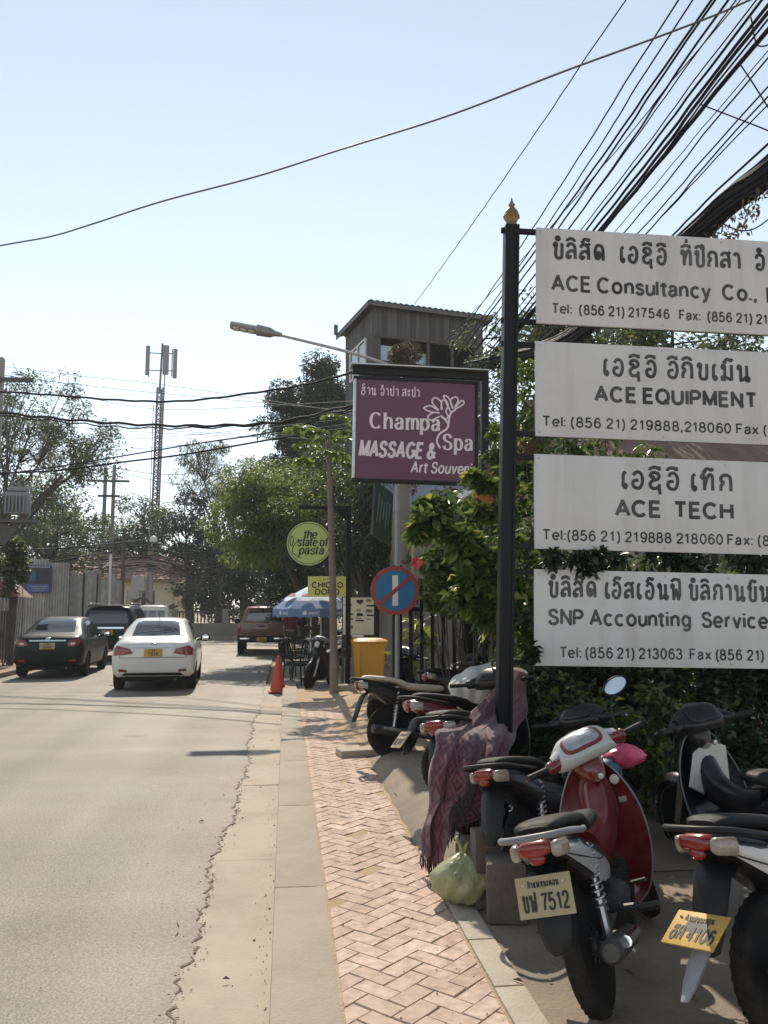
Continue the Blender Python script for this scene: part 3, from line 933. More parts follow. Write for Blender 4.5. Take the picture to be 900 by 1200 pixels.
def simple_house(name, label, loc, rotz, w, d, eave, ridge, wallm, roofm, wins, over=.5, cat='house'):
    """gable house, ridge along local x; front at y=0. wins: (x, z, width, height, frame material)."""
    h = thing(name, label, cat, loc, rotz)
    mb = MB()
    cuts = sorted(wins)
    x = 0.0
    for (wx, wz, ww, wh) in cuts:
        mb.box(((x + wx) / 2, .1, eave / 2), (wx - x, .2, eave)); mb.box((wx + ww / 2, .1, wz / 2), (ww, .2, wz))
        mb.box((wx + ww / 2, .1, (wz + wh + eave) / 2), (ww, .2, eave - wz - wh)); x = wx + ww
    mb.box(((x + w) / 2, .1, eave / 2), (w - x, .2, eave))
    mb.box((w / 2, d - .1, eave / 2), (w, .2, eave))
    for xx in (.1, w - .1):
        mb.prism([(.2, 0), (d - .2, 0), (d - .2, eave), (d / 2, ridge - .12), (.2, eave)], xx - .1, xx + .1, axis='X')
    mb.build('wall', wallm, h)
    for (wx, wz, ww, wh) in cuts:
        f = MB()
        for a_ in (0, .5, 1):
            f.box((wx + ww * a_ + (.03 if a_ == 0 else -.03 if a_ == 1 else 0), .05, wz + wh / 2), (.06, .08, wh))
        f.box((wx + ww / 2, .05, wz + .03), (ww, .09, .06)); f.box((wx + ww / 2, .05, wz + wh - .03), (ww, .09, .06))
        fo = f.build('window', M['white_paint'], h)
        p = MB(); p.box((wx + ww / 2, .09, wz + wh / 2), (ww - .04, .02, wh - .04)); p.build('pane', M['glass'], fo)
    r = MB()
    n = max(8, int(w / .22)); rws = []
    for k in range(n + 1):
        x = -over + (w + 2 * over) * k / n; b = .035 if k % 2 else 0
        sl = (ridge - eave) / (d / 2)
        rws.append([Vector((x, -over, eave - over * sl + b)), Vector((x, d / 2, ridge + b)), Vector((x, d + over, eave - over * sl + b))])
    r.loft(rws, cap=False, closed=False); r.loft([[p - Vector((0, 0, .05)) for p in q] for q in rws], cap=False, closed=False)
    r.box((w / 2, -over + .02, eave - over * (ridge - eave) / (d / 2) - .08), (w + 2 * over, .05, .16))
    r.build('roof', roofm, h, smooth=0)
    return h


hh = simple_house('beige_house', 'beige plastered house with grey sheet roof below the purple spa sign', (3.0, 22.5, 0), 0, 7, 6, 4.6, 6.4, M['beige_wall'], M['grey_roof'], [(3.2, 2.2, 1.2, 1.1)])
M['tile_roof'] = mat('terracotta_tiles', (0.33, 0.2, 0.14), 0.8, var=0.25, scale=6, bump=.3)
M['cream_wall'] = mat('cream_plaster', (0.85, 0.76, 0.55), 0.85, var=0.08, scale=1.5, dirt=(0.35, 0.3, 0.22), dirt_amt=0.4)
hh = simple_house('cream_house', 'cream walled house with terracotta tile roof beyond the corrugated fence', (-13.6, 56, 0), 0, 6.2, 7, 3.9, 5.4, M['cream_wall'], M['tile_roof'], [(1.2, 1.7, 1.1, 1.3), (3.2, 1.7, 1.9, 1.3)], over=.6)
M['brown_roof'] = mat('brown_roof', (0.17, 0.1, 0.07), 0.8, var=0.25, scale=4, bump=.3)
M['pale_wall'] = mat('pale_wall', (0.4, 0.36, 0.31), 0.85, var=0.12, scale=2, dirt=(0.2, 0.16, 0.12), dirt_amt=0.5)
hh = simple_house('shaded_house', 'pale walled house with brown roof half hidden behind the grey signboards', (5.2, 11.8, 0), math.radians(2), 8, 6, 3.75, 5.6, M['pale_wall'], M['brown_roof'], [(1.2, 1.0, 1.2, 1.3), (4, 1.0, 1.4, 1.3)], over=.7)
for x_ in (.35, 1.0, 2.6):
    mb = MB(); mb.box((x_, -.55, 1.75), (.2, .2, 3.5), bev=.01); mb.build('post', M['dark_steel'], hh)

# corrugated metal fence on the left
M['zinc'] = tone_mat('zinc_sheet', [(0.3, 0.29, 0.28), (0.42, 0.41, 0.39), (0.54, 0.52, 0.49)], rough=.55, nscale=3, namt=.2, dirt=(0.22, 0.15, 0.1), damt=.5)
fz = thing('corrugated_fence', 'tall fence of grey weathered corrugated metal sheets behind the black parked cars', 'fence', (0, 0, 0))
mb = MB(); tn = []
pts = [(-14.5, 30.6), (-8.1, 32.2), (-7.2, 37.5)]
for (a, b) in zip(pts[:-1], pts[1:]):
    L = math.dist(a, b); nsh = int(L / .72); ux, uy = (b[0] - a[0]) / L, (b[1] - a[1]) / L
    for k in range(nsh):
        z1 = RND.uniform(3.3, 3.75) if a[0] < -10 else RND.uniform(2.9, 3.3); t = RND.random(); off = RND.uniform(-.04, .04)
        rws = []
        for q in range(17):
            s_ = (k + q / 16 * 1.04) * L / nsh; h = .02 * math.cos(q * PI / 1.0) + off
            p = (a[0] + ux * s_ + uy * h, a[1] + uy * s_ - ux * h)
            rws.append([Vector((p[0], p[1], .1)), Vector((p[0], p[1], z1))])
        mb.loft(rws, cap=False, closed=False); tn += [t] * 34
o = mb.build('sheet_panel', M['zinc'], fz, smooth=0); set_tone(o, tn)
for (a, b) in zip(pts[:-1], pts[1:]):
    for k in range(5):
        t = k / 4; mb = MB(); mb.box((a[0] + (b[0] - a[0]) * t, a[1] + (b[1] - a[1]) * t + .12, 1.6), (.08, .08, 3.1)); mb.build('support_post', M['wood_dark'], fz)
po = thing('poster', 'small blue and black poster fixed to the corrugated metal fence', 'poster', (-9.08, 31.8, 2.8), math.radians(14))
mb = MB(); mb.box((0, 0, 0), (.9, .03, 1.0)); mb.build('board', mat('poster_dark', (.03, .035, .06), .5, var=.5, scale=6), po)
mb = MB(); mb.box((0, -.02, -.33), (.8, .008, .3)); mb.box((-.2, -.02, .1), (.25, .008, .35)); mb.build('picture', mat('poster_blue', (.06, .12, .3), .5, var=.6, scale=12), po)
mb = MB()
for k in range(3):
    mb.box((.05, -.026, -.26 - k * .07), (.6 - k * .1, .004, .03))
mb.box((0, -.02, .45), (.8, .01, .05)); mb.build('printed_area', mat('poster_pale', (.3, .33, .42), .5, var=.5, scale=20), po)

# low wall with balusters at the end of the street
bw = thing('low_wall', 'low pale wall topped by a dark baluster railing at the end of the street', 'wall', (-8.5, 49.5, 0))
mb = MB(); mb.box((5, 0, .45), (12, .25, .9), bev=.02)
for k in range(5):
    mb.box((-.8 + k * 2.9, 0, .85), (.35, .36, 1.75), bev=.03)
mb.build('base', mat('old_wall', (.3, .27, .22), .9, var=.25, scale=1.5, dirt=(.1, .09, .07), dirt_amt=.6), bw)
mb = MB()
for k in range(56):
    mb.lathe([(.03, .92), (.06, 1.05), (.035, 1.25), (.05, 1.45), (.03, 1.5)], n=6, c=(-.7 + k * .205, 0, 0))
mb.box((5, 0, 1.55), (12, .18, .1)); mb.build('baluster_rail', mat('rail_dark', (.1, .09, .08), .9, var=.3), bw)

# black metal picket fence: across the yard, then back along it towards the camera
pf = thing('picket_fence', 'black metal picket fence behind the motorbikes under the flowering hedge', 'fence', (0, 0, 0.1))
for (a_, b_) in (((1.42, 10.35), (2.9, 10.2)), ((2.9, 10.2), (3.05, 6.5))):
    A_, B2 = Vector((*a_, 0)), Vector((*b_, 0)); L = (B2 - A_).length; dr = (B2 - A_) / L; an = math.atan2(dr.y, dr.x)
    mb = MB(); n = int(L / .135)
    for k in range(n + 1):
        p = A_ + dr * (L * k / n)
        mb.box(p + Vector((0, 0, .93)), (.045, .03, 1.84), Rz(an)); mb.lathe([(.03, 1.85), (.024, 1.9), (.001, 1.98)], n=6, c=tuple(p))
    mb.build('picket_panel', M['black_paint'], pf)
    for z in (.3, 1.6):
        mb = MB(); mb.box((A_ + B2) / 2 + Vector((-dr.y * .03, dr.x * .03, z)), (L, .03, .05), Rz(an)); mb.build('rail', M['black_paint'], pf)
for p in ((1.38, 10.35), (2.95, 10.28)):
    mb = MB(); mb.box((p[0], p[1], 1.05), (.12, .12, 2.2), bev=.01); mb.build('post', M['black_paint'], pf)

# ------------------------------------------------------------------ cars
def interp_sections(secs, n):
    """secs: list of tuples (y, ...). Catmull over index, n per segment."""
    dim = len(secs[0]); out = []
    N = len(secs)
    for i in range(N - 1):
        p1, p2 = secs[i], secs[i + 1]
        p0 = secs[i - 1] if i else [2 * a - b for a, b in zip(p1, p2)]
        p3 = secs[i + 2] if i + 2 < N else [2 * b - a for a, b in zip(p1, p2)]
        for k in range(n):
            t = k / n
            out.append([.5 * ((2 * p1[d]) + (p2[d] - p0[d]) * t + (2 * p0[d] - 5 * p1[d] + 4 * p2[d] - p3[d]) * t * t + (3 * p1[d] - p0[d] - 3 * p2[d] + p3[d]) * t ** 3) for d in range(dim)])
    out.append(list(secs[-1]))
    return out


def car_shell(secs, axles, rw, name, m, parent, n=7):
    """secs: (y, half width, z sill, z belt, z top, half top, round). Returns the object and a BVH of it."""
    st = interp_sections(secs, n)
    rings = []
    for (y, w, zs, zb, zt, wt, rd) in st:
        zt = max(zt, zb + .012); wt = min(wt, w)
        h = zb - zs
        half = [(w * .5, zs), (w * .86, zs + .01), (w * .965, zs + .09), (w * .99, zs + h * .35), (w, zs + h * .62), (w * .985, zs + h * .85), (w * .955, zb), ]
        tt = zt - zb
        half += [(w * .955 + (wt - w * .955) * .33, zb + tt * .33), (w * .955 + (wt - w * .955) * .68, zb + tt * .7), (wt * .985, zb + tt * .9), (wt * .88, zb + tt * .975), (wt * .55, zt), (wt * .2, zt + .004)]
        pts = [Vector((x, y, z)) for x, z in half] + [Vector((-x, y, z)) for x, z in reversed(half)]
        for a in axles:
            d = abs(y - a)
            R_ = rw + .06
            if d < R_:
                za = rw + math.sqrt(R_ * R_ - d * d)
                for p in pts:
                    if abs(p.x) > w * .84 and p.z < za:
                        p.z = za
        rings.append(pts)
    mb = MB(); mb.loft(rings)
    # round the closed tail: domed cap
    o = mb.build(name, m, parent, smooth=40)
    bvh = BVHTree.FromPolygons([Vector(v) for v in mb.v], mb.f)
    return o, bvh


def skin_patch(bvh, outline, axis, name, m, parent, off=.006, thick=.006, res=.05, start=None):
    """A panel, lamp or pane whose outline is laid on the shell. axis 'B' (seen from behind, outline x,z), 'L'/'R' (side, y,z), 'F', 'T' (top, x,y)."""
    bm = bmesh.new()
    vs = [bm.verts.new((p[0], p[1], 0)) for p in outline]
    bm.faces.new(vs)
    xs = [p[0] for p in outline]; ys_ = [p[1] for p in outline]
    for d, lo, hi in ((0, min(xs), max(xs)), (1, min(ys_), max(ys_))):
        k = lo + res
        while k < hi:
            no = Vector((1, 0, 0)) if d == 0 else Vector((0, 1, 0)); co = no * k
            bmesh.ops.bisect_plane(bm, geom=bm.verts[:] + bm.edges[:] + bm.faces[:], plane_co=co, plane_no=no)
            k += res
    bm.verts.index_update()
    D = {'B': Vector((0, 1, 0)), 'F': Vector((0, -1, 0)), 'L': Vector((1, 0, 0)), 'R': Vector((-1, 0, 0)), 'T': Vector((0, 0, -1))}[axis]
    outer, ok = [], True
    last = None
    for v in bm.verts:
        a, b = v.co.x, v.co.y
        og = {'B': Vector((a, -4, b)), 'F': Vector((a, 9, b)), 'L': Vector((-4, a, b)), 'R': Vector((4, a, b)), 'T': Vector((a, b, 5))}[axis]
        hit, no, _, dist = bvh.ray_cast(og, D)
        outer.append(hit)
    good = [h for h in outer if h is not None]
    if not good:
        bm.free(); return None
    av = sum((g.dot(D) for g in good)) / len(good)
    V = []
    for v, h in zip(bm.verts, outer):
        if h is None:
            a, b = v.co.x, v.co.y
            og = {'B': Vector((a, 0, b)), 'F': Vector((a, 0, b)), 'L': Vector((0, a, b)), 'R': Vector((0, a, b)), 'T': Vector((a, b, 0))}[axis]
            h = og + D * (av - og.dot(D))
        V.append(h - D * off)
    n = len(V)
    faces = [tuple(v.index for v in f.verts) for f in bm.faces]
    mb = MB()
    mb.add(V + [p + D * thick for p in V], faces + [tuple(n + i for i in reversed(f)) for f in faces] + [(e.verts[0].index, e.verts[1].index, n + e.verts[1].index, n + e.verts[0].index) for e in bm.edges if e.is_boundary])
    bm.free()
    return mb.build(name, m, parent, smooth=50)


def car_wheel(parent, x, y, r, w, rimm):
    side = 1 if x > 0 else -1
    t = MB()
    t.lathe([(r * .62, -w / 2), (r * .9, -w / 2), (r * .98, -w / 2 + .02), (r, -w / 4), (r, w / 4), (r * .98, w / 2 - .02), (r * .9, w / 2), (r * .62, w / 2)], n=28, axis='X', c=(x, y, r))
    wo = t.build('wheel', M['rubber'], parent, smooth=40)
    q = MB()
    q.lathe([(r * .64, side * (w / 2 - .01)), (r * .6, side * (w / 2 - .005)), (r * .55, side * (w / 2 - .04)), (r * .2, side * (w / 2 - .05)), (r * .18, side * (w / 2 - .02)), (0.005, side * (w / 2 - .02))], n=24, axis='X', c=(x, y, r))
    for k in range(5):
        a = 2 * PI * k / 5
        q.box((x + side * (w / 2 - .025), y + math.cos(a) * r * .4, r + math.sin(a) * r * .4), (.02, r * .5, r * .17), Rx(a))
    q.build('rim', rimm, wo, smooth=40)
    return wo


def car_plate(car, x, y, z, text_top, text, m, w=.36, h=.16, tilt=0.0):
    p = MB(); p.box((x, y, z), (w, .012, h), Rx(tilt), bev=.004); po = p.build('number_plate', m, car)
    l = MB(); fn = lambda a, b, L: Vector((x + a, y - .0075 - L - b * math.tan(tilt) * 0, z + b))
    lettering(l, text_top, fn, 0, .028, .035, align='c', bold=.2)
    lettering(l, text, fn, 0, -.055, .062, align='c', bold=.2)
    l.build('lettering', M['ink'], po, smooth=0)
    return po


PAINT = {
    'white': mat('white_car_paint', (0.72, 0.7, 0.65), 0.3, var=0.03, coat=0.7, scale=2, dirt=(.5, .45, .37), dirt_amt=.3),
    'black': mat('black_car_paint', (0.008, 0.008, 0.01), 0.4, var=0.1, coat=0.08, spec=.2, scale=2, dirt=(.03, .028, .025), dirt_amt=.2),
    'navy': mat('dark_blue_car_paint', (0.008, 0.009, 0.014), 0.4, var=0.1, coat=0.15, spec=.3, scale=2, dirt=(.04, .036, .03), dirt_amt=.25),
    'orange': mat('copper_car_paint', (0.13, 0.05, 0.022), 0.35, metal=.2, var=0.08, coat=0.6, scale=2, dirt=(.25, .2, .15), dirt_amt=.3),
}
M['alloy'] = mat('alloy', (.42, .42, .43), .4, metal=.8, var=.1)


def sedan(label, loc, rotz, paint, older=False, top='ກຳແພງ', num='7514'):
    c = thing('sedan', label, 'car', loc, rotz)
    # y from rear bumper (0) to nose (4.4)
    secs = [(0.0, .62, .42, .80, .86, .56, 0), (.03, .70, .36, .86, .95, .62, 0), (.09, .79, .31, .90, 1.0, .66, 0), (.22, .835, .28, .915, 1.045, .70, 0), (.5, .845, .25, .92, 1.075, .70, 0), (.72, .85, .24, .925, 1.16, .665, 0),
            (1.1, .85, .22, .925, 1.36, .60, 0), (1.45, .85, .21, .92, 1.46, .57, 0), (1.95, .85, .21, .91, 1.485, .575, 0), (2.4, .85, .21, .90, 1.45, .58, 0), (2.85, .85, .21, .89, 1.25, .64, 0), (3.3, .85, .21, .88, .99, .72, 0),
            (3.8, .84, .22, .84, .9, .7, 0), (4.2, .76, .26, .72, .78, .6, 0), (4.36, .62, .32, .6, .64, .48, 0), (4.4, .5, .38, .55, .57, .4, 0)]
    b, bvh = car_shell(secs, (.78, 3.33), .30, 'body', PAINT[paint], c)
    for x in (-.74, .74):
        for y in (.78, 3.33):
            car_wheel(c, x, y, .30, .19, M['alloy'])
    u = MB(); u.box((0, 2.1, .3), (1.28, 3.8, .2)); u.box((0, .35, .3), (1.1, .5, .14)); u.build('underbody', M['rubber'], c)
    skin_patch(bvh, [(-.5, 1.115), (.5, 1.115), (.44, 1.40), (.3, 1.425), (-.3, 1.425), (-.44, 1.40)], 'B', 'rear_window', M['glass'], c, off=.008)
    for sd in ('L', 'R'):
        skin_patch(bvh, [(.95, .98), (1.9, .965), (1.9, 1.38), (1.5, 1.37), (1.2, 1.22)], sd, 'side_window', M['glass'], c)
        skin_patch(bvh, [(1.98, .965), (2.95, .955), (2.55, 1.27), (2.3, 1.36), (1.98, 1.385)], sd, 'side_window', M['glass'], c)
        for yy in (.93, 1.94, 2.98):
            skin_patch(bvh, [(yy, .34), (yy + .012, .34), (yy + .012, .92), (yy, .92)], sd, 'door_seam', M['black'], c, off=.002, thick=.002, res=.2)
        skin_patch(bvh, [(1.05, .8), (1.25, .8), (1.25, .83), (1.05, .83)], sd, 'door_handle', PAINT[paint], c, off=.025, thick=.02, res=.1)
    skin_patch(bvh, [(-.56, 1.0), (-.2, 1.0), (.2, 1.0), (.56, 1.0), (.5, 1.24), (-.5, 1.24)], 'F', 'windscreen', M['glass'], c)
    for s_ in (-1, 1):
        if older:
            ol = [(.45, .80), (.60, .78), (.74, .82), (.785, .9), (.70, .955), (.52, .93)]
        else:
            ol = [(.40, .78), (.60, .745), (.79, .73), (.80, .86), (.72, .93), (.46, .875)]
        t = skin_patch(bvh, [(s_ * x, z) for x, z in ol], 'B', 'tail_light', M['red_lens'], c, off=.018, thick=.015, res=.04)
        ol = [(.53, .83), (.63, .82), (.66, .865), (.56, .87)]
        skin_patch(bvh, [(s_ * x, z) for x, z in ol], 'B', 'indicator', M['clear_lens'] if older else M['red_lens'], t, off=.026, thick=.01)
        skin_patch(bvh, [(s_ * x, z) for x, z in [(.5, .40), (.68, .41), (.66, .465), (.52, .455)]], 'B', 'reflector', M['red_lens'], c, off=.01)
        mm = MB(); mm.sphere((s_ * .95, 2.72, 1.0), .1, sq=(1.15, .5, .75)); mm.tube([(s_ * .78, 2.75, .97), (s_ * .92, 2.73, .97)], .03); mo = mm.build('mirror', PAINT['black'] if paint == 'white' else PAINT[paint], c)
        g = MB(); g.box((s_ * .95, 2.668, 1.0), (.15, .01, .09), bev=.004); g.build('mirror_glass', M['mirror'], mo)
    skin_patch(bvh, [(-.42, .90), (.42, .90), (.44, .935), (-.44, .935)], 'B', 'chrome_strip', M['chrome'], c, off=.012)
    skin_patch(bvh, [(-.66, .685), (.66, .685), (.66, .695), (-.66, .695)], 'B', 'boot_seam', M['black'], c, off=.003, thick=.003)
    for sx in (-.66, .66):
        skin_patch(bvh, [(sx, .69), (sx + .01, .69), (sx + .01, .76), (sx, .76)], 'B', 'boot_seam', M['black'], c, off=.003, thick=.003)
    skin_patch(bvh, [(-.62, .33), (.62, .33), (.55, .385), (-.55, .385)], 'B', 'lower_bumper', M['black'], c, off=.008)
    e = skin_patch(bvh, [(math.cos(a) * .06, .965 + math.sin(a) * .038) for a in [k * PI / 6 for k in range(12)]], 'B', 'emblem', M['chrome'], c, off=.012)
    hit = bvh.ray_cast(Vector((0, -4, .79)), Vector((0, 1, 0)))[0]
    car_plate(c, 0, hit.y - .014, .79, top, num, M['plate_cream'] if older else M['plate_yellow'])
    if not older:
        an = MB(); an.tube([(0, 1.35, 1.45), (0, 1.2, 1.58)], .006, 5); an.build('aerial', M['black'], c)
    ex = MB(); ex.tube([(.45, .25, .25), (.45, .02, .25)], .03, 10); ex.build('exhaust_pipe', M['dark_steel'], c)
    for s_ in (-1, 1):
        skin_patch(bvh, [(s_ * .42, .62), (s_ * .68, .66), (s_ * .66, .74), (s_ * .45, .7)], 'F', 'headlight', M['clear_lens'], c, off=.01)
    return c


def suv(label, loc, rotz, paint):
    c = thing('suv', label, 'car', loc, rotz)
    secs = [(0, .70, .6, .95, 1.0, .6, 0), (.04, .82, .5, 1.1, 1.3, .68, 0), (.1, .89, .46, 1.14, 1.62, .66, 0), (.25, .92, .44, 1.15, 1.76, .68, 0), (.6, .93, .42, 1.15, 1.81, .69, 0), (1.5, .93, .42, 1.15, 1.83, .69, 0), (2.4, .93, .42, 1.14, 1.8, .69, 0),
            (2.9, .93, .42, 1.13, 1.6, .72, 0), (3.4, .93, .42, 1.12, 1.2, .8, 0), (4.1, .91, .44, 1.05, 1.1, .78, 0), (4.6, .82, .48, .9, .95, .68, 0), (4.75, .66, .52, .75, .78, .55, 0)]
    b, bvh = car_shell(secs, (.95, 3.7), .38, 'body', PAINT[paint], c)
    for x in (-.8, .8):
        for y in (.95, 3.7):
            car_wheel(c, x, y, .38, .25, M['alloy'])
    u = MB(); u.box((0, 2.3, .5), (1.36, 4.0, .25)); u.build('underbody', M['rubber'], c)
    skin_patch(bvh, [(-.66, 1.22), (.66, 1.22), (.58, 1.6), (.45, 1.66), (-.45, 1.66), (-.58, 1.6)], 'B', 'rear_window', M['glass'], c, off=.01)
    for sd in ('L', 'R'):
        skin_patch(bvh, [(.35, 1.2), (1.9, 1.2), (1.9, 1.68), (.5, 1.68)], sd, 'side_window', M['glass'], c)
        skin_patch(bvh, [(1.98, 1.2), (3.1, 1.18), (2.65, 1.6), (1.98, 1.68)], sd, 'side_window', M['glass'], c)
    for s_ in (-1, 1):
        skin_patch(bvh, [(s_ * .5, .98), (s_ * .88, .96), (s_ * .88, 1.13), (s_ * .6, 1.08)], 'B', 'tail_light', M['red_lens'], c, off=.02)
        m_ = MB(); m_.tube([(s_ * .66, .5, 1.85), (s_ * .66, .6, 1.88), (s_ * .66, 2.2, 1.88), (s_ * .66, 2.35, 1.82)], .022, 6); m_.build('roof_rail', M['steel'], c)
        m_ = MB(); m_.sphere((s_ * 1.07, 2.95, 1.2), .12, sq=(1.1, .5, .85)); m_.build('mirror', PAINT[paint], c)
    skin_patch(bvh, [(-.52, 1.055), (.52, 1.055), (.52, 1.105), (-.52, 1.105)], 'B', 'chrome_strip', M['chrome'], c, off=.02)
    sp_ = MB(); sp_.box((0, .12, 1.79), (1.25, .3, .05), bev=.02); sp_.build('spoiler', PAINT[paint], c)
    sk = MB(); sk.box((0, .03, .55), (1.5, .1, .12), bev=.03); sk.build('bumper', M['black'], c)
    car_plate(c, 0, .0, .93, 'ກຳແພງ', '2580', M['plate_yellow'])
    return c


def pickup(label, loc, rotz, paint):
    c = thing('pickup_truck', label, 'pickup', loc, rotz)
    P_ = PAINT[paint]
    # bed
    b = MB()
    for s_ in (-1, 1):
        b.prism([(.06, .62), (.5, .62), (.62, .98), (1.2, .98), (1.32, .62), (1.75, .62), (1.75, 1.14), (.06, 1.16)], s_ * .80, s_ * .90, axis='X', bev=.015)
    b.box((0, .9, .72), (1.6, 1.7, .06)); b.box((0, 1.76, .95), (1.7, .06, .5))
    b.build('body', P_, c)
    t = MB(); t.box((0, .035, .93), (1.56, .07, .5), bev=.02); t.box((0, -.005, .93), (1.2, .02, .3), bev=.008); to = t.build('tailgate', P_, c)
    h = MB(); h.box((0, -.02, 1.06), (.22, .02, .06), bev=.01); h.build('handle', M['black'], to)
    secs = [(1.78, .80, .5, 1.1, 1.2, .62, 0), (1.84, .88, .45, 1.13, 1.7, .6, 0), (2.1, .9, .44, 1.13, 1.78, .64, 0), (2.8, .9, .44, 1.12, 1.8, .65, 0), (3.3, .9, .44, 1.12, 1.7, .67, 0), (3.9, .9, .44, 1.1, 1.2, .78, 0), (4.7, .88, .46, 1.05, 1.1, .76, 0), (5.15, .78, .5, .9, .95, .65, 0), (5.25, .66, .55, .75, .78, .5, 0)]
    cb, bvh = car_shell(secs, (.9, 4.15), .37, 'cab', P_, c)
    skin_patch(bvh, [(-.6, 1.24), (.6, 1.24), (.54, 1.6), (-.54, 1.6)], 'B', 'rear_window', M['glass'], c, off=.012)
    for sd in ('L', 'R'):
        skin_patch(bvh, [(1.98, 1.18), (2.75, 1.18), (2.75, 1.66), (2.05, 1.64)], sd, 'side_window', M['glass'], c)
        skin_patch(bvh, [(2.82, 1.18), (3.7, 1.17), (3.3, 1.55), (2.82, 1.66)], sd, 'side_window', M['glass'], c)
    for x in (-.78, .78):
        for y in (.91, 4.15):
            car_wheel(c, x, y, .37, .25, M['alloy'])
    u = MB(); u.box((0, 2.4, .55), (1.2, 4.4, .2)); u.build('underbody', M['rubber'], c)
    bm_ = MB(); bm_.box((0, -.06, .56), (1.74, .16, .17), bev=.03); bm_.build('bumper', M['black'], c)
    cs = MB(); cs.box((-.62, -.145, .6), (.34, .02, .06), bev=.01); cs.box((.62, -.145, .6), (.34, .02, .06), bev=.01); cs.build('bumper_trim', M['chrome'], c)
    for s_ in (-1, 1):
        l = MB(); l.box((s_ * .84, .02, .98), (.13, .06, .32), bev=.02); l.build('tail_light', M['red_lens'], c)
        m_ = MB(); m_.sphere((s_ * 1.04, 3.55, 1.2), .13, sq=(1, .5, .9)); m_.build('mirror', M['black'], c)
    br = MB(); br.box((0, 1.82, 1.72), (.3, .03, .04)); br.build('brake_light', M['red_lens'], c)
    car_plate(c, 0, -.15, .58, 'ກຳແພງ', '8342', M['plate_yellow'])
    return c


def van(label, loc, rotz):
    c = thing('van', label, 'van', loc, rotz)
    secs = [(0, .72, .5, .95, 1.05, .62, 0), (.05, .82, .42, 1.1, 1.7, .66, 0), (.2, .85, .4, 1.12, 1.86, .72, 0), (1.5, .86, .38, 1.12, 1.92, .72, 0), (3.2, .86, .38, 1.1, 1.86, .7, 0), (3.8, .84, .4, 1.05, 1.4, .7, 0), (4.2, .76, .45, .9, 1.0, .64, 0), (4.3, .6, .5, .7, .75, .5, 0)]
    b, bvh = car_shell(secs, (.8, 3.3), .33, 'body', PAINT['white'], c)
    for x in (-.74, .74):
        for y in (.8, 3.3):
            car_wheel(c, x, y, .33, .2, M['alloy'])
    for a, b_ in ((-.62, -.24), (-.2, .2), (.24, .62)):
        skin_patch(bvh, [(a, 1.2), (b_, 1.2), (b_ * .94, 1.62), (a * .94, 1.62)], 'B', 'rear_window', M['glass'], c, off=.01)
    for s_ in (-1, 1):
        skin_patch(bvh, [(s_ * .66, .8), (s_ * .8, .8), (s_ * .8, 1.1), (s_ * .68, 1.1)], 'B', 'tail_light', M['red_lens'], c, off=.015)
    return c


sedan('white sedan driving away in the near lane, yellow plate and red tail lights', (-2.68, 17.55, .03), math.radians(3.5), 'white')
sedan('black sedan with pale tail light tips parked at the left roadside', (-5.78, 21.3, .02), math.radians(2.5), 'black', older=True, num='3906')
suv('tall dark blue SUV with silver roof rails between two sedans', (-5.75, 28.0, .02), math.radians(1), 'navy')
pickup('copper orange pickup truck seen from behind near the blue parasol', (-.88, 31.4, .02), math.radians(1), 'orange')
van('small white van far down the street beyond the white sedan', (-6.6, 42.6, .02), math.radians(6))

# ------------------------------------------------------------------ motorbikes
def rr(y, cz, w, h, cx=0.0, n=18, p=3.0, tilt=0.0):
    out = []
    for k in range(n):
        a = 2 * PI * k / n
        c, s_ = math.cos(a), math.sin(a)
        x = w * math.copysign(abs(c) ** (2 / p), c); z = h * math.copysign(abs(s_) ** (2 / p), s_)
        out.append(Vector((cx + x, y + z * tilt, cz + z)))
    return out


def paint(name, c, rough=.3, dirt=(.3, .24, .17), amt=.3):
    return mat(name, c, rough, var=.06, scale=3, coat=.6, dirt=dirt, dirt_amt=amt, dirt_scale=6)


BP = {
    'red': paint('red_bike_paint', (.15, .009, .009), .3, amt=.2), 'silver': paint('silver_bike_paint', (.5, .49, .47), .3),
    'white': paint('white_bike_paint', (.62, .6, .56), .35), 'black': mat('black_bike_paint', (.009, .009, .011), .35, var=.15, coat=.2, spec=.3, scale=4, dirt=(.09, .075, .06), dirt_amt=.35, dirt_scale=5),
    'grey': paint('grey_bike_paint', (.12, .12, .125), .35),
}
M['seat_black'] = mat('seat_black', (.012, .012, .012), .6, var=.25, spec=.25, scale=12, bump=.15, bscale=180, dirt=(.2, .17, .13), dirt_amt=.25)
M['seat_cream'] = mat('seat_cream', (.6, .52, .4), .6, var=.1, scale=8, dirt=(.35, .27, .18), dirt_amt=.4)
M['cream_lens'] = mat('cream_lens', (.36, .3, .24), .2, var=.25, scale=25, coat=.5, dirt=(.12, .08, .06), dirt_amt=.7, dirt_scale=20)
M['tip_grey'] = mat('tip_grey', (.3, .3, .31), .5, var=.2, scale=8)
M['dial'] = mat('dial_face', (.3, .31, .33), .12, var=.4, scale=16, coat=.8)
M['silver_guard'] = mat('grey_plastic', (.2, .2, .21), .5, var=.15, scale=6, dirt=(.2, .16, .12), dirt_amt=.3)


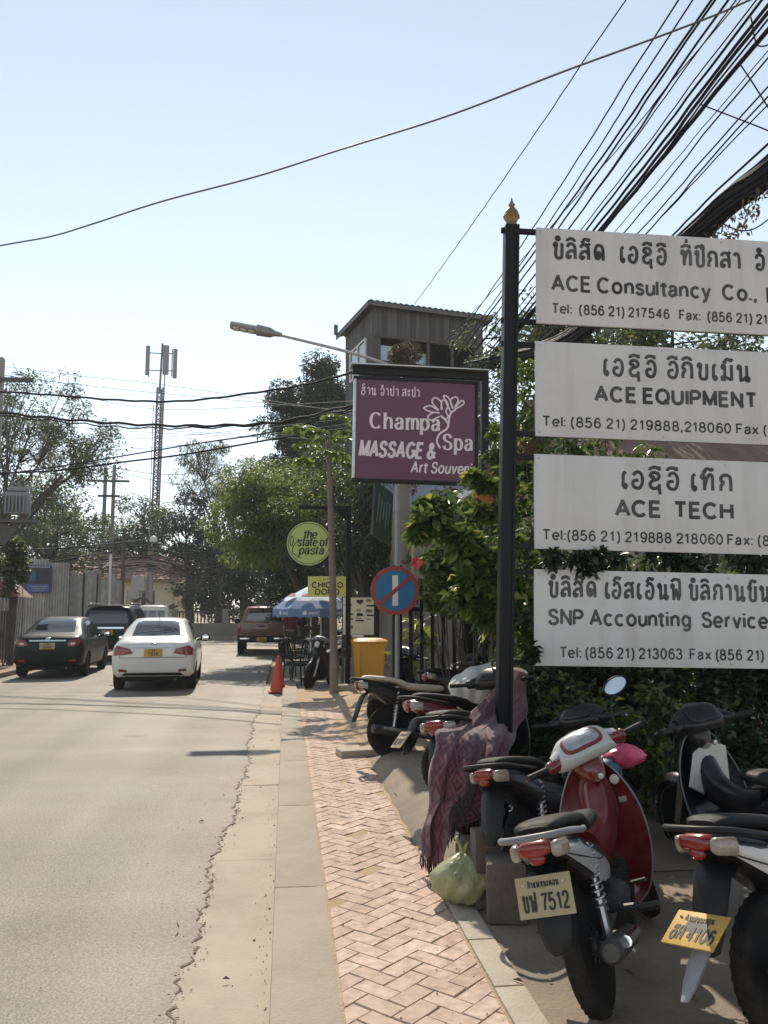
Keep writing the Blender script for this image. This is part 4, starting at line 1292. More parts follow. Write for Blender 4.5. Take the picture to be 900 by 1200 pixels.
def bike_wheel(root, y, r, name, T=None, tw=.042):
    t = MB(); t.T = T
    prof = [(r - .062 + .0, -tw * .75), (r - .03, -tw), (r - .008, -tw * .7), (r, 0), (r - .008, tw * .7), (r - .03, tw), (r - .062, tw * .75)]
    t.lathe(prof, n=40, axis='X', c=(0, y, r))
    # tread blocks
    for k in range(40):
        a = 2 * PI * k / 40
        for s_ in (-1, 1):
            t.box((s_ * tw * .45, y + math.cos(a) * (r - .0065), r + math.sin(a) * (r - .0065)), (tw * .5, .016, .006), Rx(a + PI / 2 + s_ * .0) )
    wo = t.build(name, M['rubber'], root, smooth=50)
    q = MB(); q.T = T
    q.lathe([(r - .058, -.024), (r - .05, -.03), (r - .066, -.02), (r - .075, 0), (r - .066, .02), (r - .05, .03), (r - .058, .024)], n=40, axis='X', c=(0, y, r), closed=True)
    q.build('rim', M['steel'], wo, smooth=50)
    s = MB(); s.T = T
    s.lathe([(.02, -.06), (.05, -.055), (.055, -.02), (.04, 0), (.055, .02), (.05, .055), (.02, .06)], n=18, axis='X', c=(0, y, r))
    for k in range(18):
        a = 2 * PI * k / 18; a2 = a + (.5 if k % 2 else -.5); x_ = .04 if k % 4 < 2 else -.04
        s.tube([(x_, y + math.cos(a2) * .045, r + math.sin(a2) * .045), (0, y + math.cos(a) * (r - .065), r + math.sin(a) * (r - .065))], .0022, 4, cap=False)
    s.build('spoke_hub', M['dark_steel'], wo, smooth=50)
    return wo


def motorbike(label, pos, heading, lean=8.0, body='red', trim='white', tail=None, seat='seat_black', plate=('ບພ', '7512'), platem='plate_cream', steer=0.0, scale=.93, group=None, mirrors=(1, 1), dial=True, cowl=None, head=None, apron=None, lens='red_lens', tip=False, pdz=0.0, basket=False, tiltplate=-.35, guard='black', rail='black'):
    root = thing('motorbike', label, 'motorbike', pos, rot=(0, math.radians(-lean), math.radians(-heading)), group=group)
    root.scale = (scale,) * 3
    B, Tm = BP[body], BP[trim]; TL = BP[tail or body]
    R_ = .285
    bike_wheel(root, 0, R_, 'rear_wheel')
    # steering group turns about its tilted axis
    piv = Vector((0, 1.02, .8)); ax = (Vector((0, .93, 1.0)) - Vector((0, 1.2, .3))).normalized()
    ST = Matrix.Translation(piv) @ Matrix.Rotation(math.radians(steer), 4, ax) @ Matrix.Translation(-piv)
    bike_wheel(root, 1.22, R_, 'front_wheel', ST, .034)
    f = MB(); f.T = ST
    for s_ in (-1, 1):
        f.tube([(s_ * .075, 1.22, .285), (s_ * .075, 1.12, .54), (s_ * .06, 1.03, .78)], [.022, .024, .024], 8)
    f.tube([(0, 1.05, .72), (0, .93, 1.0)], .026, 8)
    f.build('fork', M['steel'], root)
    fe = MB(); fe.T = ST; rows = []
    for k in range(13):
        a = math.radians(25 + 130 * k / 12); rad = R_ + .035
        w = .055 * (1 - .35 * abs(k - 6) / 6)
        rows.append([Vector((w * u, 1.22 + math.cos(a) * (rad - .03 * abs(u) ** 2), .285 + math.sin(a) * (rad - .03 * abs(u) ** 2))) for u in (-1.25, -.8, -.3, .3, .8, 1.25)])
    fe.loft(rows, cap=False, closed=False); fe.loft([[p * .999 - Vector((0, 0, .006)) for p in r] for r in rows], cap=False, closed=False)
    fe.build('front_mudguard', B, root, smooth=60)
    # frame, engine, swing arm
    fr = MB()
    fr.tube(catmull([(0, 1.0, .78), (0, .85, .5), (0, .55, .42), (0, .25, .5), (0, -.2, .66)], 5), .028, 8)
    for s_ in (-1, 1):
        fr.tube([(s_ * .075, 0, .285), (s_ * .075, .42, .33)], .022, 8)
        fr.tube([(s_ * .05, .3, .5), (s_ * .09, .1, .62), (s_ * .08, -.2, .68)], .014, 6)
    fr.tube([(-.09, 0, .285), (.1, 0, .285)], .016, 8)
    fr.build('frame', M['dark_steel'], root)
    en = MB()
    en.lathe([(.02, -.12), (.09, -.12), (.11, -.1), (.11, .1), (.09, .13), (.02, .14)], n=20, axis='X', c=(0, .48, .30))
    en.lathe([(.02, .12), (.065, .13), (.06, .15), (.02, .155)], n=16, axis='X', c=(0, .44, .30))
    en.tube([(0, .52, .34), (0, .86, .38)], [.085, .07], 12)
    for k in range(5):
        en.box((0, .6 + k * .045, .355), (.18, .012, .16))
    en.build('engine', M['dark_steel'], root)
    for s_ in (-1, 1):
        sh = MB()
        a, b = Vector((s_ * .105, -.02, .30)), Vector((s_ * .105, .05, .69))
        sh.tube([a, b], .013, 8); sh.tube([a, a + (b - a) * .42], .021, 8)
        so = sh.build('shock_absorber', M['steel'], root)
        cp = MB(); pts = []
        for k in range(90):
            t = k / 89; an = t * 2 * PI * 9
            c = a + (b - a) * (.3 + .66 * t)
            pts.append(c + Vector((math.cos(an) * .027, math.sin(an) * .027, 0)))
        cp.tube(pts, .0055, 5); cp.build('spring', M['steel'], so)
    exh = MB()
    exh.tube(catmull([(.05, .8, .3), (.1, .62, .2), (.13, .4, .2), (.135, .2, .24)], 5), .018, 8)
    exh.tube([(.145, .22, .245), (.15, .18, .25), (.165, -.25, .325), (.166, -.27, .328)], [.025, .046, .05, .035], 14)
    eo = exh.build('exhaust', M['dark_steel'], root)
    hs = MB(); hs.tube([(.195, .14, .275), (.212, -.16, .33)], [.022, .024], 8); hs.build('heat_shield', M['chrome'], eo)
    pg = MB()
    pg.tube([(-.24, .48, .27), (.24, .48, .27)], .011, 6)
    for s_ in (-1, 1):
        pg.tube([(s_ * .16, .48, .27), (s_ * .26, .48, .275)], .02, 8); pg.tube([(s_ * .1, .16, .37), (s_ * .22, .14, .375)], .017, 8)
    pg.tube([(.15, .44, .3), (.19, .36, .42), (.26, .34, .43)], .01, 6)
    pg.build('footrest', M['dark_steel'], root)
    sd = MB(); sd.tube([(-.1, .5, .22), (-.2, .42, .0 + .02)], .012, 6); sd.build('side_stand', M['dark_steel'], root)
    # tail body
    tb = MB()
    secs = [(-.37, .785, .055, .022), (-.34, .78, .085, .045), (-.26, .755, .11, .065), (-.1, .69, .125, .1), (.12, .58, .125, .13), (.32, .53, .11, .12), (.48, .49, .085, .08)]
    tb.loft([rr(a, b, c, d, p=2.6) for a, b, c, d in interp_sections(secs, 3)])
    tbo = tb.build('tail_cowl', TL, root, smooth=50)
    for s_ in (-1, 1):
        st = MB(); rows = []
        for (yy, z0, z1, x0) in [(-.3, .735, .785, .107), (-.1, .62, .74, .129), (.12, .5, .64, .131), (.3, .47, .58, .118)]:
            rows.append([Vector((s_ * (x0 - .008), yy, z0)), Vector((s_ * (x0 + .006), yy, (z0 + z1) / 2)), Vector((s_ * (x0 - .012), yy, z1))])
        st.loft(rows, cap=False, closed=False); st.build('side_stripe', Tm, tbo, smooth=60)
    se = MB()
    secs = [(-.33, .842, .07, .016), (-.28, .848, .1, .026), (-.1, .828, .12, .03), (.08, .79, .125, .036), (.18, .745, .115, .04), (.38, .725, .095, .038), (.55, .715, .07, .032), (.58, .71, .045, .02)]
    se.loft([rr(a, b, c, d, p=2.8) for a, b, c, d in interp_sections(secs, 4)])
    se.build('seat', M[seat], root, smooth=55)
    gr = MB(); gr.tube(catmull([(-.12, .02, .76), (-.155, -.14, .785), (-.15, -.33, .825), (-.08, -.43, .84), (.08, -.43, .84), (.15, -.33, .825), (.155, -.14, .785), (.12, .02, .76)], 5), .014, 8)
    gr.build('grab_rail', M['silver_guard' if rail == 'grey' else 'black'], root, smooth=60)
    tl = MB(); tl.loft([rr(-.405, .785, .052, .02, p=3.4), rr(-.397, .785, .066, .029, p=3.4), rr(-.33, .785, .074, .034, p=3.4)])
    tl.sphere((0, -.378, .745), .03, sq=(1.25, .8, .9))
    tl.build('tail_light', M[lens], root, smooth=60)
    for s_ in (-1, 1):
        il = MB(); il.loft([rr(-.385, .775, .01, .02, cx=s_ * .08), rr(-.372, .773, .022, .032, cx=s_ * .088), rr(-.29, .765, .024, .036, cx=s_ * .1)])
        il.build('indicator', M['cream_lens' if lens == 'red_lens' else lens], root, smooth=60)
    mg = MB(); rows = []
    for (yy, zz, w) in [(-.12, .68, .07), (-.28, .70, .085), (-.35, .66, .085), (-.39, .57, .08), (-.42, .48, .07), (-.445, .41, .05), (-.45, .395, .025)]:
        rows.append([Vector((w * u, yy + .03 * abs(u) ** 2, zz)) for u in (-1, -.7, -.3, .3, .7, 1)])
    mg.loft(rows, cap=False, closed=False); mg.loft([[p + Vector((0, .008, -.002)) for p in r] for r in rows], cap=False, closed=False)
    mg.build('rear_mudguard', M['black'] if guard == 'black' else M['silver_guard'], root, smooth=60)
    if plate:
        pm = MB(); pc = Vector((0, -.402 - pdz * .5, .61 - pdz)); Rm = Rx(tiltplate)
        pm.box(pc, (.235, .006, .155), Rm, bev=.003); po = pm.build('number_plate', M[platem], root)
        fr_ = MB(); fn = lambda a, b, L: pc + (Rm @ Vector((a, -.0045 - L, b)))
        lettering(fr_, 'ກຳແພງນະຄອນ', fn, 0, .034, .019, align='c', bold=.22, width=.13)
        lettering(fr_, plate[0] + ' ' + plate[1], fn, 0, -.052, .058, align='c', bold=.16, width=.19)
        fr_.build('lettering', M['ink'], po, smooth=0)
        bo = MB(); bo.box(pc + Vector((0, .012, 0)), (.1, .02, .05), Rm); bo.build('bracket', M['dark_steel'], po)
    if tip:
        tpb = MB(); rows = []
        for (yy, zz, w) in [(-.45, .44, .04), (-.51, .38, .038), (-.56, .325, .03), (-.6, .28, .014)]:
            rows.append([Vector((w * u, yy + .02 * abs(u), zz)) for u in (-1, -.4, .4, 1)])
        tpb.loft(rows, cap=False, closed=False); tpb.loft([[p + Vector((0, .007, -.004)) for p in r] for r in rows], cap=False, closed=False); tpb.build('mudguard_tip', M['tip_grey'], root, smooth=60)
    if plate:
        for s_ in (-1, 1):
            q = MB(); q.lathe([(.001, -.004), (.006, -.003), (.006, .002)], n=8, axis='Y'); qo = q.build('bolt', M['steel'], po); qo.location = pc + (Rm @ Vector((s_ * .085, -.004, .045)))
    cc = MB(); cc.loft([rr(-.05, .29, .012, .05, cx=-.1), rr(.0, .29, .02, .065, cx=-.1), rr(.4, .31, .02, .06, cx=-.1), rr(.46, .32, .012, .05, cx=-.1)]); cc.build('chain_case', M['black'], root)
    sm_ = MB()
    for s_ in (-1, 1):
        sm_.tube(catmull([(s_ * .108, -.3, .735), (s_ * .131, -.1, .665), (s_ * .13, .12, .6), (s_ * .1, .36, .56)], 5), .003, 4)
    sm_.build('panel_seam', M['ink'], tbo)
    # leg shield, spine, front cowl
    sp_ = MB()
    secs = [(.4, .56, .085, .11), (.6, .52, .07, .1), (.8, .55, .065, .1), (.93, .65, .08, .16), (1.02, .76, .075, .13)]
    sp_.loft([rr(a, b, c, d, p=2.6) for a, b, c, d in interp_sections(secs, 4)])
    sp_.build('spine_cover', B, root, smooth=50)
    ls = MB(); rows = []
    for (z, w, y0) in [(.2, .1, .84), (.27, .175, .855), (.4, .225, .885), (.53, .238, .925), (.66, .222, .965), (.77, .18, .995), (.86, .125, 1.015), (.91, .075, 1.02)]:
        rows.append([Vector((w * u, y0 + .09 * (1 - abs(u) ** 2.2) - .05, z)) for u in (-1, -.8, -.5, -.2, .2, .5, .8, 1)])
    rows = [list(r) for r in zip(*[catmull(list(c), 4) for c in zip(*rows)])]
    ls.loft(rows, cap=False, closed=False)
    r2 = [[p + Vector((0, .018, 0)) for p in r] for r in rows]
    ls.loft(r2, cap=False, closed=False); ls.loft([rows[-1], r2[-1]], cap=False, closed=False); ls.loft([rows[0], r2[0]], cap=False, closed=False)
    ls.loft([[r[0] for r in rows], [r[0] for r in r2]], cap=False, closed=False); ls.loft([[r[-1] for r in rows], [r[-1] for r in r2]], cap=False, closed=False)
    lso = ls.build('leg_shield', B, root, smooth=50)
    for s_ in (-1, 1):
        ed = MB(); ed.tube([r[0 if s_ < 0 else -1] for r in rows], .005, 6); ed.build('edge_trim', M['silver_guard'], lso, smooth=60)
    lg = MB(); lg.lathe([(.001, -.004), (.026, -.003), (.026, .003), (.001, .004)], n=16, axis='Y', c=(.12, 1.0 - .03, .8)); lg.build('badge', M['steel'], lso)
    if apron:
        q = MB(); q.prism([(-.17, .6), (-.02, .5), (.15, .58), (.16, .8), (.02, .86), (-.1, .8)], .9, .925, bev=.01); q.build('apron_panel', BP[apron], lso, smooth=30)
    stk = MB(); stk.box((-.02, .925, .72), (.05, .004, .03), Rx(.1)); stk.box((.135, .968, .69), (.045, .003, .03)); stk.build('sticker', M['cream_lens'], lso)
    ky = MB(); ky.lathe([(.001, -.012), (.016, -.01), (.018, .01)], n=12, axis='Y', c=(.07, .9, .84)); ky.lathe([(.001, -.012), (.013, -.01), (.015, .01)], n=12, axis='Y', c=(-.03, .9, .6)); ky.build('key_lock', M['steel'], root)
    fc = MB()
    secs = [(.97, .7, .1, .16), (1.06, .72, .1, .14), (1.13, .73, .07, .1), (1.16, .73, .03, .06)]
    fc.loft([rr(a, b, c, d, p=2.4) for a, b, c, d in interp_sections(secs, 3)])
    fc.build('front_cowl', BP[cowl] if cowl else B, root, smooth=60)
    # handlebar unit (turns with the steering)
    hb = MB(); hb.T = ST
    secs = [(-.23, .975, .905, .034), (-.16, .985, .93, .045), (-.08, 1.0, .97, .062), (0, 1.005, .985, .066), (.08, 1.0, .97, .062), (.16, .985, .93, .045), (.23, .975, .905, .034)]
    hb.loft([[Vector((x, yy + math.cos(a) * r * 1.1, z + math.sin(a) * r)) for a in [2 * PI * k / 14 for k in range(14)]] for x, z, yy, r in interp_sections(secs, 3)])
    secs2 = [(.9, .86, .05, .05), (.96, .9, .085, .1), (1.04, .92, .085, .1), (1.1, .93, .06, .07)]
    hb.loft([rr(a, b, c, d, p=2.4) for a, b, c, d in interp_sections(secs2, 3)])
    hbo = hb.build('handlebar_cover', BP[head] if head else B, root, smooth=60)
    tc = MB(); tc.T = ST; rows = []
    for (x, z, yy, r) in interp_sections([(-.2, .985, .915, .042), (-.13, .998, .945, .058), (-.06, 1.015, .985, .072), (0, 1.02, 1.0, .075), (.06, 1.015, .985, .072), (.13, .998, .945, .058), (.2, .985, .915, .042)], 3):
        rows.append([Vector((x, yy + math.cos(a) * r, z + math.sin(a) * r)) for a in [math.radians(15 + 135 * k / 8) for k in range(9)]])
    tc.loft(rows, cap=False, closed=False); tc.loft([[p - Vector((0, 0, .01)) for p in r] for r in rows], cap=False, closed=False)
    tc.build('handlebar_top', Tm, hbo, smooth=60)
    sdm = MB(); sdm.T = ST
    c0 = Vector((0, .905, 1.035)); tlt = Rx(math.radians(-48))
    def disc(w, h, d, k=0.0):
        return [c0 + (tlt @ Vector((w * math.copysign(abs(math.cos(a)) ** .7, math.cos(a)), d, h * math.copysign(abs(math.sin(a)) ** .7, math.sin(a)) - (.012 if math.sin(a) < 0 else 0) * abs(math.cos(a))))) for a in [2 * PI * q / 24 for q in range(24)]]
    sur = MB(); sur.T = ST; sur.loft([disc(.2, .07, .09), disc(.185, .095, .05), disc(.15, .088, .0), disc(.125, .07, -.008)]); sur.build('dial_surround', Tm, hbo, smooth=60)
    sdm.loft([disc(.12, .066, .03), disc(.12, .066, -.016), disc(.108, .056, -.022)])
    so = sdm.build('speedometer', BP[head] if head else B, hbo, smooth=50)
    dm = MB(); dm.T = ST; dm.loft([disc(.104, .052, -.02), disc(.094, .044, -.029)]); dm.build('dial', M['dial' if dial else 'black'], so, smooth=50)
    for s_ in (-1, 1):
        gp_ = MB(); gp_.T = ST
        gp_.tube([(s_ * .22, .905, .975), (s_ * .245, .895, .978), (s_ * .36, .85, .985), (s_ * .37, .846, .985)], [.015, .018, .018, .02], 10)
        gp_.build('grip', M['black'], root, smooth=50)
        lv = MB(); lv.T = ST; lv.tube(catmull([(s_ * .22, .94, .975), (s_ * .27, .95, .975), (s_ * .37, .9, .975)], 4), .006, 6); lv.build('brake_lever', M['steel'], root)
        sw = MB(); sw.T = ST; sw.sphere((s_ * .225, .9, .98), .033, sq=(.8, 1, 1)); sw.build('switch_housing', BP[head] if head else B, root)
        if mirrors[0 if s_ < 0 else 1]:
            mi = MB(); mi.T = ST
            mi.tube(catmull([(s_ * .22, .92, .99), (s_ * .24, .93, 1.1), (s_ * .3, .95, 1.19)], 5), .006, 6)
            mc = Vector((s_ * .33, .93, 1.225)); mr_ = Rz(math.radians(s_ * 6)) @ Rx(math.radians(-8))
            def el(w, h, d):
                return [mc + (mr_ @ Vector((w * math.cos(a) + .012 * math.sin(a), d, h * math.sin(a)))) for a in [2 * PI * q / 20 for q in range(20)]]
            mi.loft([el(.04, .02, .035), el(.075, .042, .02), el(.082, .05, 0), el(.08, .047, -.004)])
            mo = mi.build('mirror', M['black'], root, smooth=50)
            mg_ = MB(); mg_.T = ST; mg_.loft([el(.072, .041, -.003), el(.071, .04, -.006)]); mg_.build('mirror_glass', M['mirror'], mo, smooth=0)
    hl = MB(); hl.T = ST; hl.loft([rr(1.09, .93, .06, .07, p=2.4), rr(1.12, .925, .05, .055, p=2.4), rr(1.135, .92, .02, .02)]); hl.build('headlight', M['clear_lens'], root, smooth=60)
    ca = MB(); ca.T = ST
    for s_ in (-1, 1):
        ca.tube(catmull([(s_ * .2, .93, .96), (s_ * .16, 1.1, .98), (s_ * .04, 1.14, .85), (s_ * .02, 1.06, .7)], 5), .004, 5)
    ca.build('brake_cable', M['black'], root)
    if basket:
        bs = MB(); bs.T = ST
        for k in range(9):
            u = -.16 + .04 * k
            bs.tube([(u, 1.2, 1.02), (u * .8, 1.22, .82)], .003, 4); bs.tube([(u, 1.42, 1.04), (u * .8, 1.38, .82)], .003, 4)
        for z, k in ((1.02, 1), (.92, .9), (.82, .8)):
            bs.tube([(-.16 * k, 1.21, z), (.16 * k, 1.21, z), (.16 * k, 1.21 + .2 * k, z), (-.16 * k, 1.21 + .2 * k, z), (-.16 * k, 1.21, z)], .004, 4)
        bs.build('basket', M['steel'], root)
    return root


GB = 'motorbikes parked along the pavement'
motorbike('red and silver motorbike nearest the camera with cream plate 7512', (1.27, 3.33, .12), 31, 15, 'red', 'silver', tail='black', plate=('ບພ', '7512'), steer=30, scale=.91, group=GB, mirrors=(0, 1), rail='grey')
motorbike('white and black motorbike at the right edge with a yellow plate leaning low', (1.88, 3.02, .12), 66, 10, 'black', 'white', tail='black', plate=('ຮກ', '4106'), platem='plate_yellow', scale=.95, group=GB, mirrors=(0, 0), tiltplate=-.95, pdz=.12, tip=True)
motorbike('black motorbike with a white apron panel between the nearest red motorbike and the right edge', (2.8, 4.05, .12), -12, 8, 'black', 'black', tail='black', apron='white', head='black', lens='black', plate=None, scale=.93, group=GB, mirrors=(0, 0), dial=False)
motorbike('black motorbike with red tail light between the black post and nearest red motorbike', (1.42, 4.62, .12), 48, 12, 'black', 'black', tail='black', plate=None, scale=.9, group=GB, dial=False, mirrors=(0, 0))
motorbike('dark motorbike covered by the purple cloth', (1.24, 5.6, .22), 34, 8, 'black', 'black', plate=None, scale=.95, group=GB, mirrors=(0, 0), dial=False)
motorbike('red tailed motorbike with hanging cream plate beside the purple cloth', (1.32, 6.45, .23), 78, 8, 'black', 'red', tail='red', head='black', plate=('ບກ', '2417'), scale=.95, group=GB, tiltplate=-.7, pdz=.1, dial=False, mirrors=(1, 0))
motorbike('black motorbike with cream seat standing on bare earth', (1.13, 8.75, .16), 82, 6, 'black', 'black', seat='seat_cream', dial=False, plate=None, scale=.98, group=GB)
motorbike('dark motorbike with a pale blue mirror behind the cream seated one', (1.98, 9.6, .2), 72, 8, 'black', 'grey', plate=None, scale=.95, group=GB)
motorbike('dark motorbike facing the street beside the yellow bin', (2.3, 11.1, .2), 245, 8, 'black', 'grey', plate=None, scale=.95, group=GB)
motorbike('black motorbike standing under the blue parasol', (1.0, 18.4, .06), 205, 8, 'black', 'grey', plate=None, scale=1.0, group=GB)
motorbike('motorbike cut off by the left edge of the picture across the road', (-6.35, 18.2, .03), 170, 8, 'black', 'white', plate=None, scale=1.0)

# ------------------------------------------------------------------ grey signboards on the black post
M['sign_grey'] = streak_mat('sign_face', (.66, .635, .625), (.4, .37, .34), .4)
M['gold'] = mat('old_gold', (.26, .17, .08), .5, metal=.6, var=.3, scale=14)
TILT = math.radians(1.1)
sb = thing('signboard_stand', 'four pale grey company signboards hung on a black post with a gold finial', 'signboard', (1.475, 5.7, .12), rot=(0, TILT, math.radians(-1.5)))
LEAN = Matrix.Shear('XY', 4, (.014, 0))
mb = MB(); mb.T = LEAN; mb.box((0, 0, 2.2), (.105, .105, 4.4), bev=.012); mb.box((0, 0, .03), (.25, .25, .06), bev=.01)
mb.box((.035, -.056, 2.2), (.012, .012, 4.3))
po = mb.build('post', M['black_paint'], sb)
mb = MB(); mb.T = LEAN @ Matrix.Translation((0, 0, 4.38)) @ Matrix.Scale(.85, 4) @ Matrix.Translation((0, 0, -4.38)); mb.lathe([(.055, 4.38), (.062, 4.40), (.05, 4.42), (.045, 4.44), (.062, 4.47), (.068, 4.5), (.055, 4.54), (.03, 4.57), (.022, 4.585), (.03, 4.6), (.012, 4.63), (.003, 4.67)], n=18)
for k in range(10):
    a = 2 * PI * k / 10; mb.sphere((math.cos(a) * .06, math.sin(a) * .06, 4.49), .016, 6, 4)
mb.build('finial', M['gold'], po, smooth=60)
mb = MB(); mb.box((2.45, 0, 2.2), (.105, .105, 4.4), bev=.012); mb.build('post', M['black_paint'], sb)
# (left x, right x, bottom, top) in the plane of the stand, measured from the post foot
def board_rows():
    base = Vector((1.475, 5.7, .12))
    inv = (Matrix.Translation(base) @ Rz(math.radians(-1.5)) @ Ry(TILT)).inverted()
    def q(px, py):
        p = inv @ at(px, py, 5.66); return p.x, p.z
    return q
q_ = board_rows()
BW = 2.3
boards = [((628, 267), (628, 379)), ((627, 400), (626, 511)), ((626, 532), (626, 643)), ((626, 667), (626, 780))]
texts = [
    [('ບໍລິສັດ  ເອຊີອີ  ທີ່ປຶກສາ  ຈຳກັດ', 648, 303, 20, 932, .21), ('ACE Consultancy  Co.,  Ltd', 647, 340, 18, 924, .22), ('Tel:  (856 21) 217546   Fax:  (856 21) 217547', 647, 367, 11.5, 926, .2)],
    [('ເອຊີອີ ອີກິບເມັນ', 706, 440, 20, 874, .21), ('ACE EQUIPMENT', 697, 470, 17, 882, .26), ('Tel: (856 21) 219888,218060 Fax (856 21) 219889', 636, 499, 11.5, 1003, .19)],
    [('ເອຊີອີ ເທັກ', 727, 572, 20, 853, .21), ('ACE  TECH', 721, 604, 17.5, 855, .26), ('Tel:(856 21) 219888 218060 Fax: (856 21) 219889', 636, 632, 11.5, 997, .19)],
    [('ບໍລິສັດ ເອັສເອັນພີ ບໍລິການບັນຊີ ຈຳກັດ', 643, 699, 18, 968, .21), ('SNP Accounting  Service Co., Ltd', 643, 731, 16.5, 975, .22), ('Tel: (856 21) 213063  Fax (856 21) 213064', 656, 770, 11.5, 944, .19)],
]
blabels = ['top grey board reading ACE Consultancy', 'second grey board reading ACE EQUIPMENT', 'third grey board reading ACE TECH', 'lowest grey board reading SNP Accounting Service']
for (tl, bl), tx, lab in zip(boards, texts, blabels):
    x0, z1 = q_(*tl); _, z0 = q_(*bl)
    x0 += 0.0
    mb = MB(); mb.box((x0 + BW / 2, -.03, (z0 + z1) / 2), (BW, .022, z1 - z0), bev=.003)
    b = mb.build('board', M['sign_grey'], sb); b['label'] = lab
    bl_ = MB()
    for xx in (x0 + .03, x0 + BW / 2 - .2, x0 + 1.42):
        for zz in (z0 + .03, z1 - .03):
            bl_.lathe([(.001, -.046), (.007, -.045), (.009, -.04)], n=8, axis='Y', c=(xx, 0, zz))
    bl_.build('bolt', M['steel'], b)
    lt = MB()
    for (s_, px, py, cap, px2, bold) in tx:
        lx, lz = q_(px, py); rx, _ = q_(px2, py)
        lx = q_(px, py)[0]
        capm = cap / FPX * 5.66 * 1.0
        lz = q_(px, py + 0)[1] if True else lz
        lettering(lt, s_, (lambda a, b_, L: Vector((a, -.0418 - L, b_))), lx, lz - math.tan(0) , capm, width=rx - lx, bold=bold)
    lt.build('lettering', M['sign_ink'], b, smooth=0)
    br = MB()
    for zz in (z0 + .02, z1 - .02):
        br.box(((x0 + .05) / 2 + .02, .0, zz), (x0 + .12, .03, .035)); br.box((x0 + BW / 2, -.004, zz), (BW - .05, .028, .03))
    br.build('bracket', M['black_paint'], b)

# ------------------------------------------------------------------ purple spa sign
M['purple'] = mat('purple_face', (.115, .028, .066), .4, var=.06, scale=1.5, dirt=(.14, .07, .1), dirt_amt=.25)
M['pale_pink'] = mat('pale_print', (.8, .66, .68), .5, var=.05, scale=3)
cs = thing('hanging_sign', 'purple spa and massage sign hung from a black post', 'sign', (0, 12.0, 0))
p00, p10, p01 = at(414, 562, 12), at(558, 562, 12), at(414, 442, 12)
W_s, H_s = p10.x - p00.x, p01.z - p00.z
cs.location = (p00.x, 12.0, p00.z); cs.rotation_euler = (0, math.radians(.9), 0)
mb = MB(); mb.box((W_s / 2, .06, H_s / 2), (W_s - .03, .12, H_s - .03)); pb = mb.build('panel', M['purple'], cs)
mb = MB()
for zz in (0, H_s):
    mb.box((W_s / 2, .06, zz), (W_s + .05, .16, .045), bev=.006)
mb.box((W_s, .06, H_s / 2), (.045, .157, H_s - .05), bev=.006)
mb.build('frame', M['black_paint'], cs)
mb = MB(); mb.box((0, .06, H_s / 2), (.035, .158, H_s - .05), bev=.006); mb.build('frame', M['steel'], cs)
def sxy(px, py):
    return (px - 414) / 144 * W_s, (562 - py) / 120 * H_s
lt = MB(); fn = lambda a, b, L: Vector((a, -.004 - L, b))
pxm = W_s / 144
def put(s_, px, py, cap, px2, **kw):
    x, z = sxy(px, py); lettering(lt, s_, fn, x, z, cap * pxm, width=(px2 - px) * pxm, **kw)
put('ຮ້ານ ຈຳປາ ສະປາ', 421, 462, 8.5, 489, bold=.14)
put('Champa', 433, 501, 18, 513, bold=.19, contrast=.6, serif=True, gap=.34)
put('Spa', 519, 523, 18, 553, bold=.19, contrast=.6, serif=True, gap=.34)
put('MASSAGE &', 421, 534, 17, 508, bold=.2, shear=.22, gap=.3)
put('Art Souvenir', 481, 551, 12, 556, bold=.17, shear=.2)
def fl(*pts, hw=.9):
    ribbon(lt, [sxy(a, b) for a, b in sp(*pts)], hw * pxm, fn, 0, .0004 + .00015 * (len(lt.v) % 7))
fl((515, 522), (511, 514), (514, 505), (523, 498), (525, 488), (527, 480), (533, 475), hw=1.2)
fl((524, 492), (519, 486), (515, 483), hw=1.1)
fl((514, 484), (504, 489), (500, 485), (506, 480), (514, 480)); fl((514, 480), (503, 479), (495, 475), (503, 472), (512, 477))
fl((513, 477), (505, 468), (508, 462), (515, 466), (516, 476)); fl((517, 476), (516, 467), (520, 464), (524, 470), (521, 478)); fl((521, 478), (524, 484), (520, 487), (515, 483))
fl((527, 478), (520, 464), (519, 459), (525, 462), (530, 474)); fl((529, 474), (527, 464), (533, 460), (536, 464), (532, 472)); fl((532, 473), (540, 464), (543, 467), (537, 472), (531, 475))
lt.build('lettering', M['pale_pink'], pb, smooth=0)
mb = MB(); pxp = at(566, 440, 12.1).x - p00.x
mb.box((pxp, .1, H_s / 2 - 1.7), (.11, .11, H_s + 3.9), bev=.01)
mb.box((W_s / 2 + .06, .1, H_s + .13), (W_s + .2, .1, .1), bev=.008)
for xx in (.35, W_s - .3):
    mb.box((xx, .08, H_s + .05), (.03, .03, .12))
mb.build('post', M['black_paint'], cs)
mb = MB(); mb.box((W_s / 2 + .05, .05, H_s + .195), (W_s + .25, .26, .02), bev=.004); mb.build('rain_cap', M['steel'], cs)

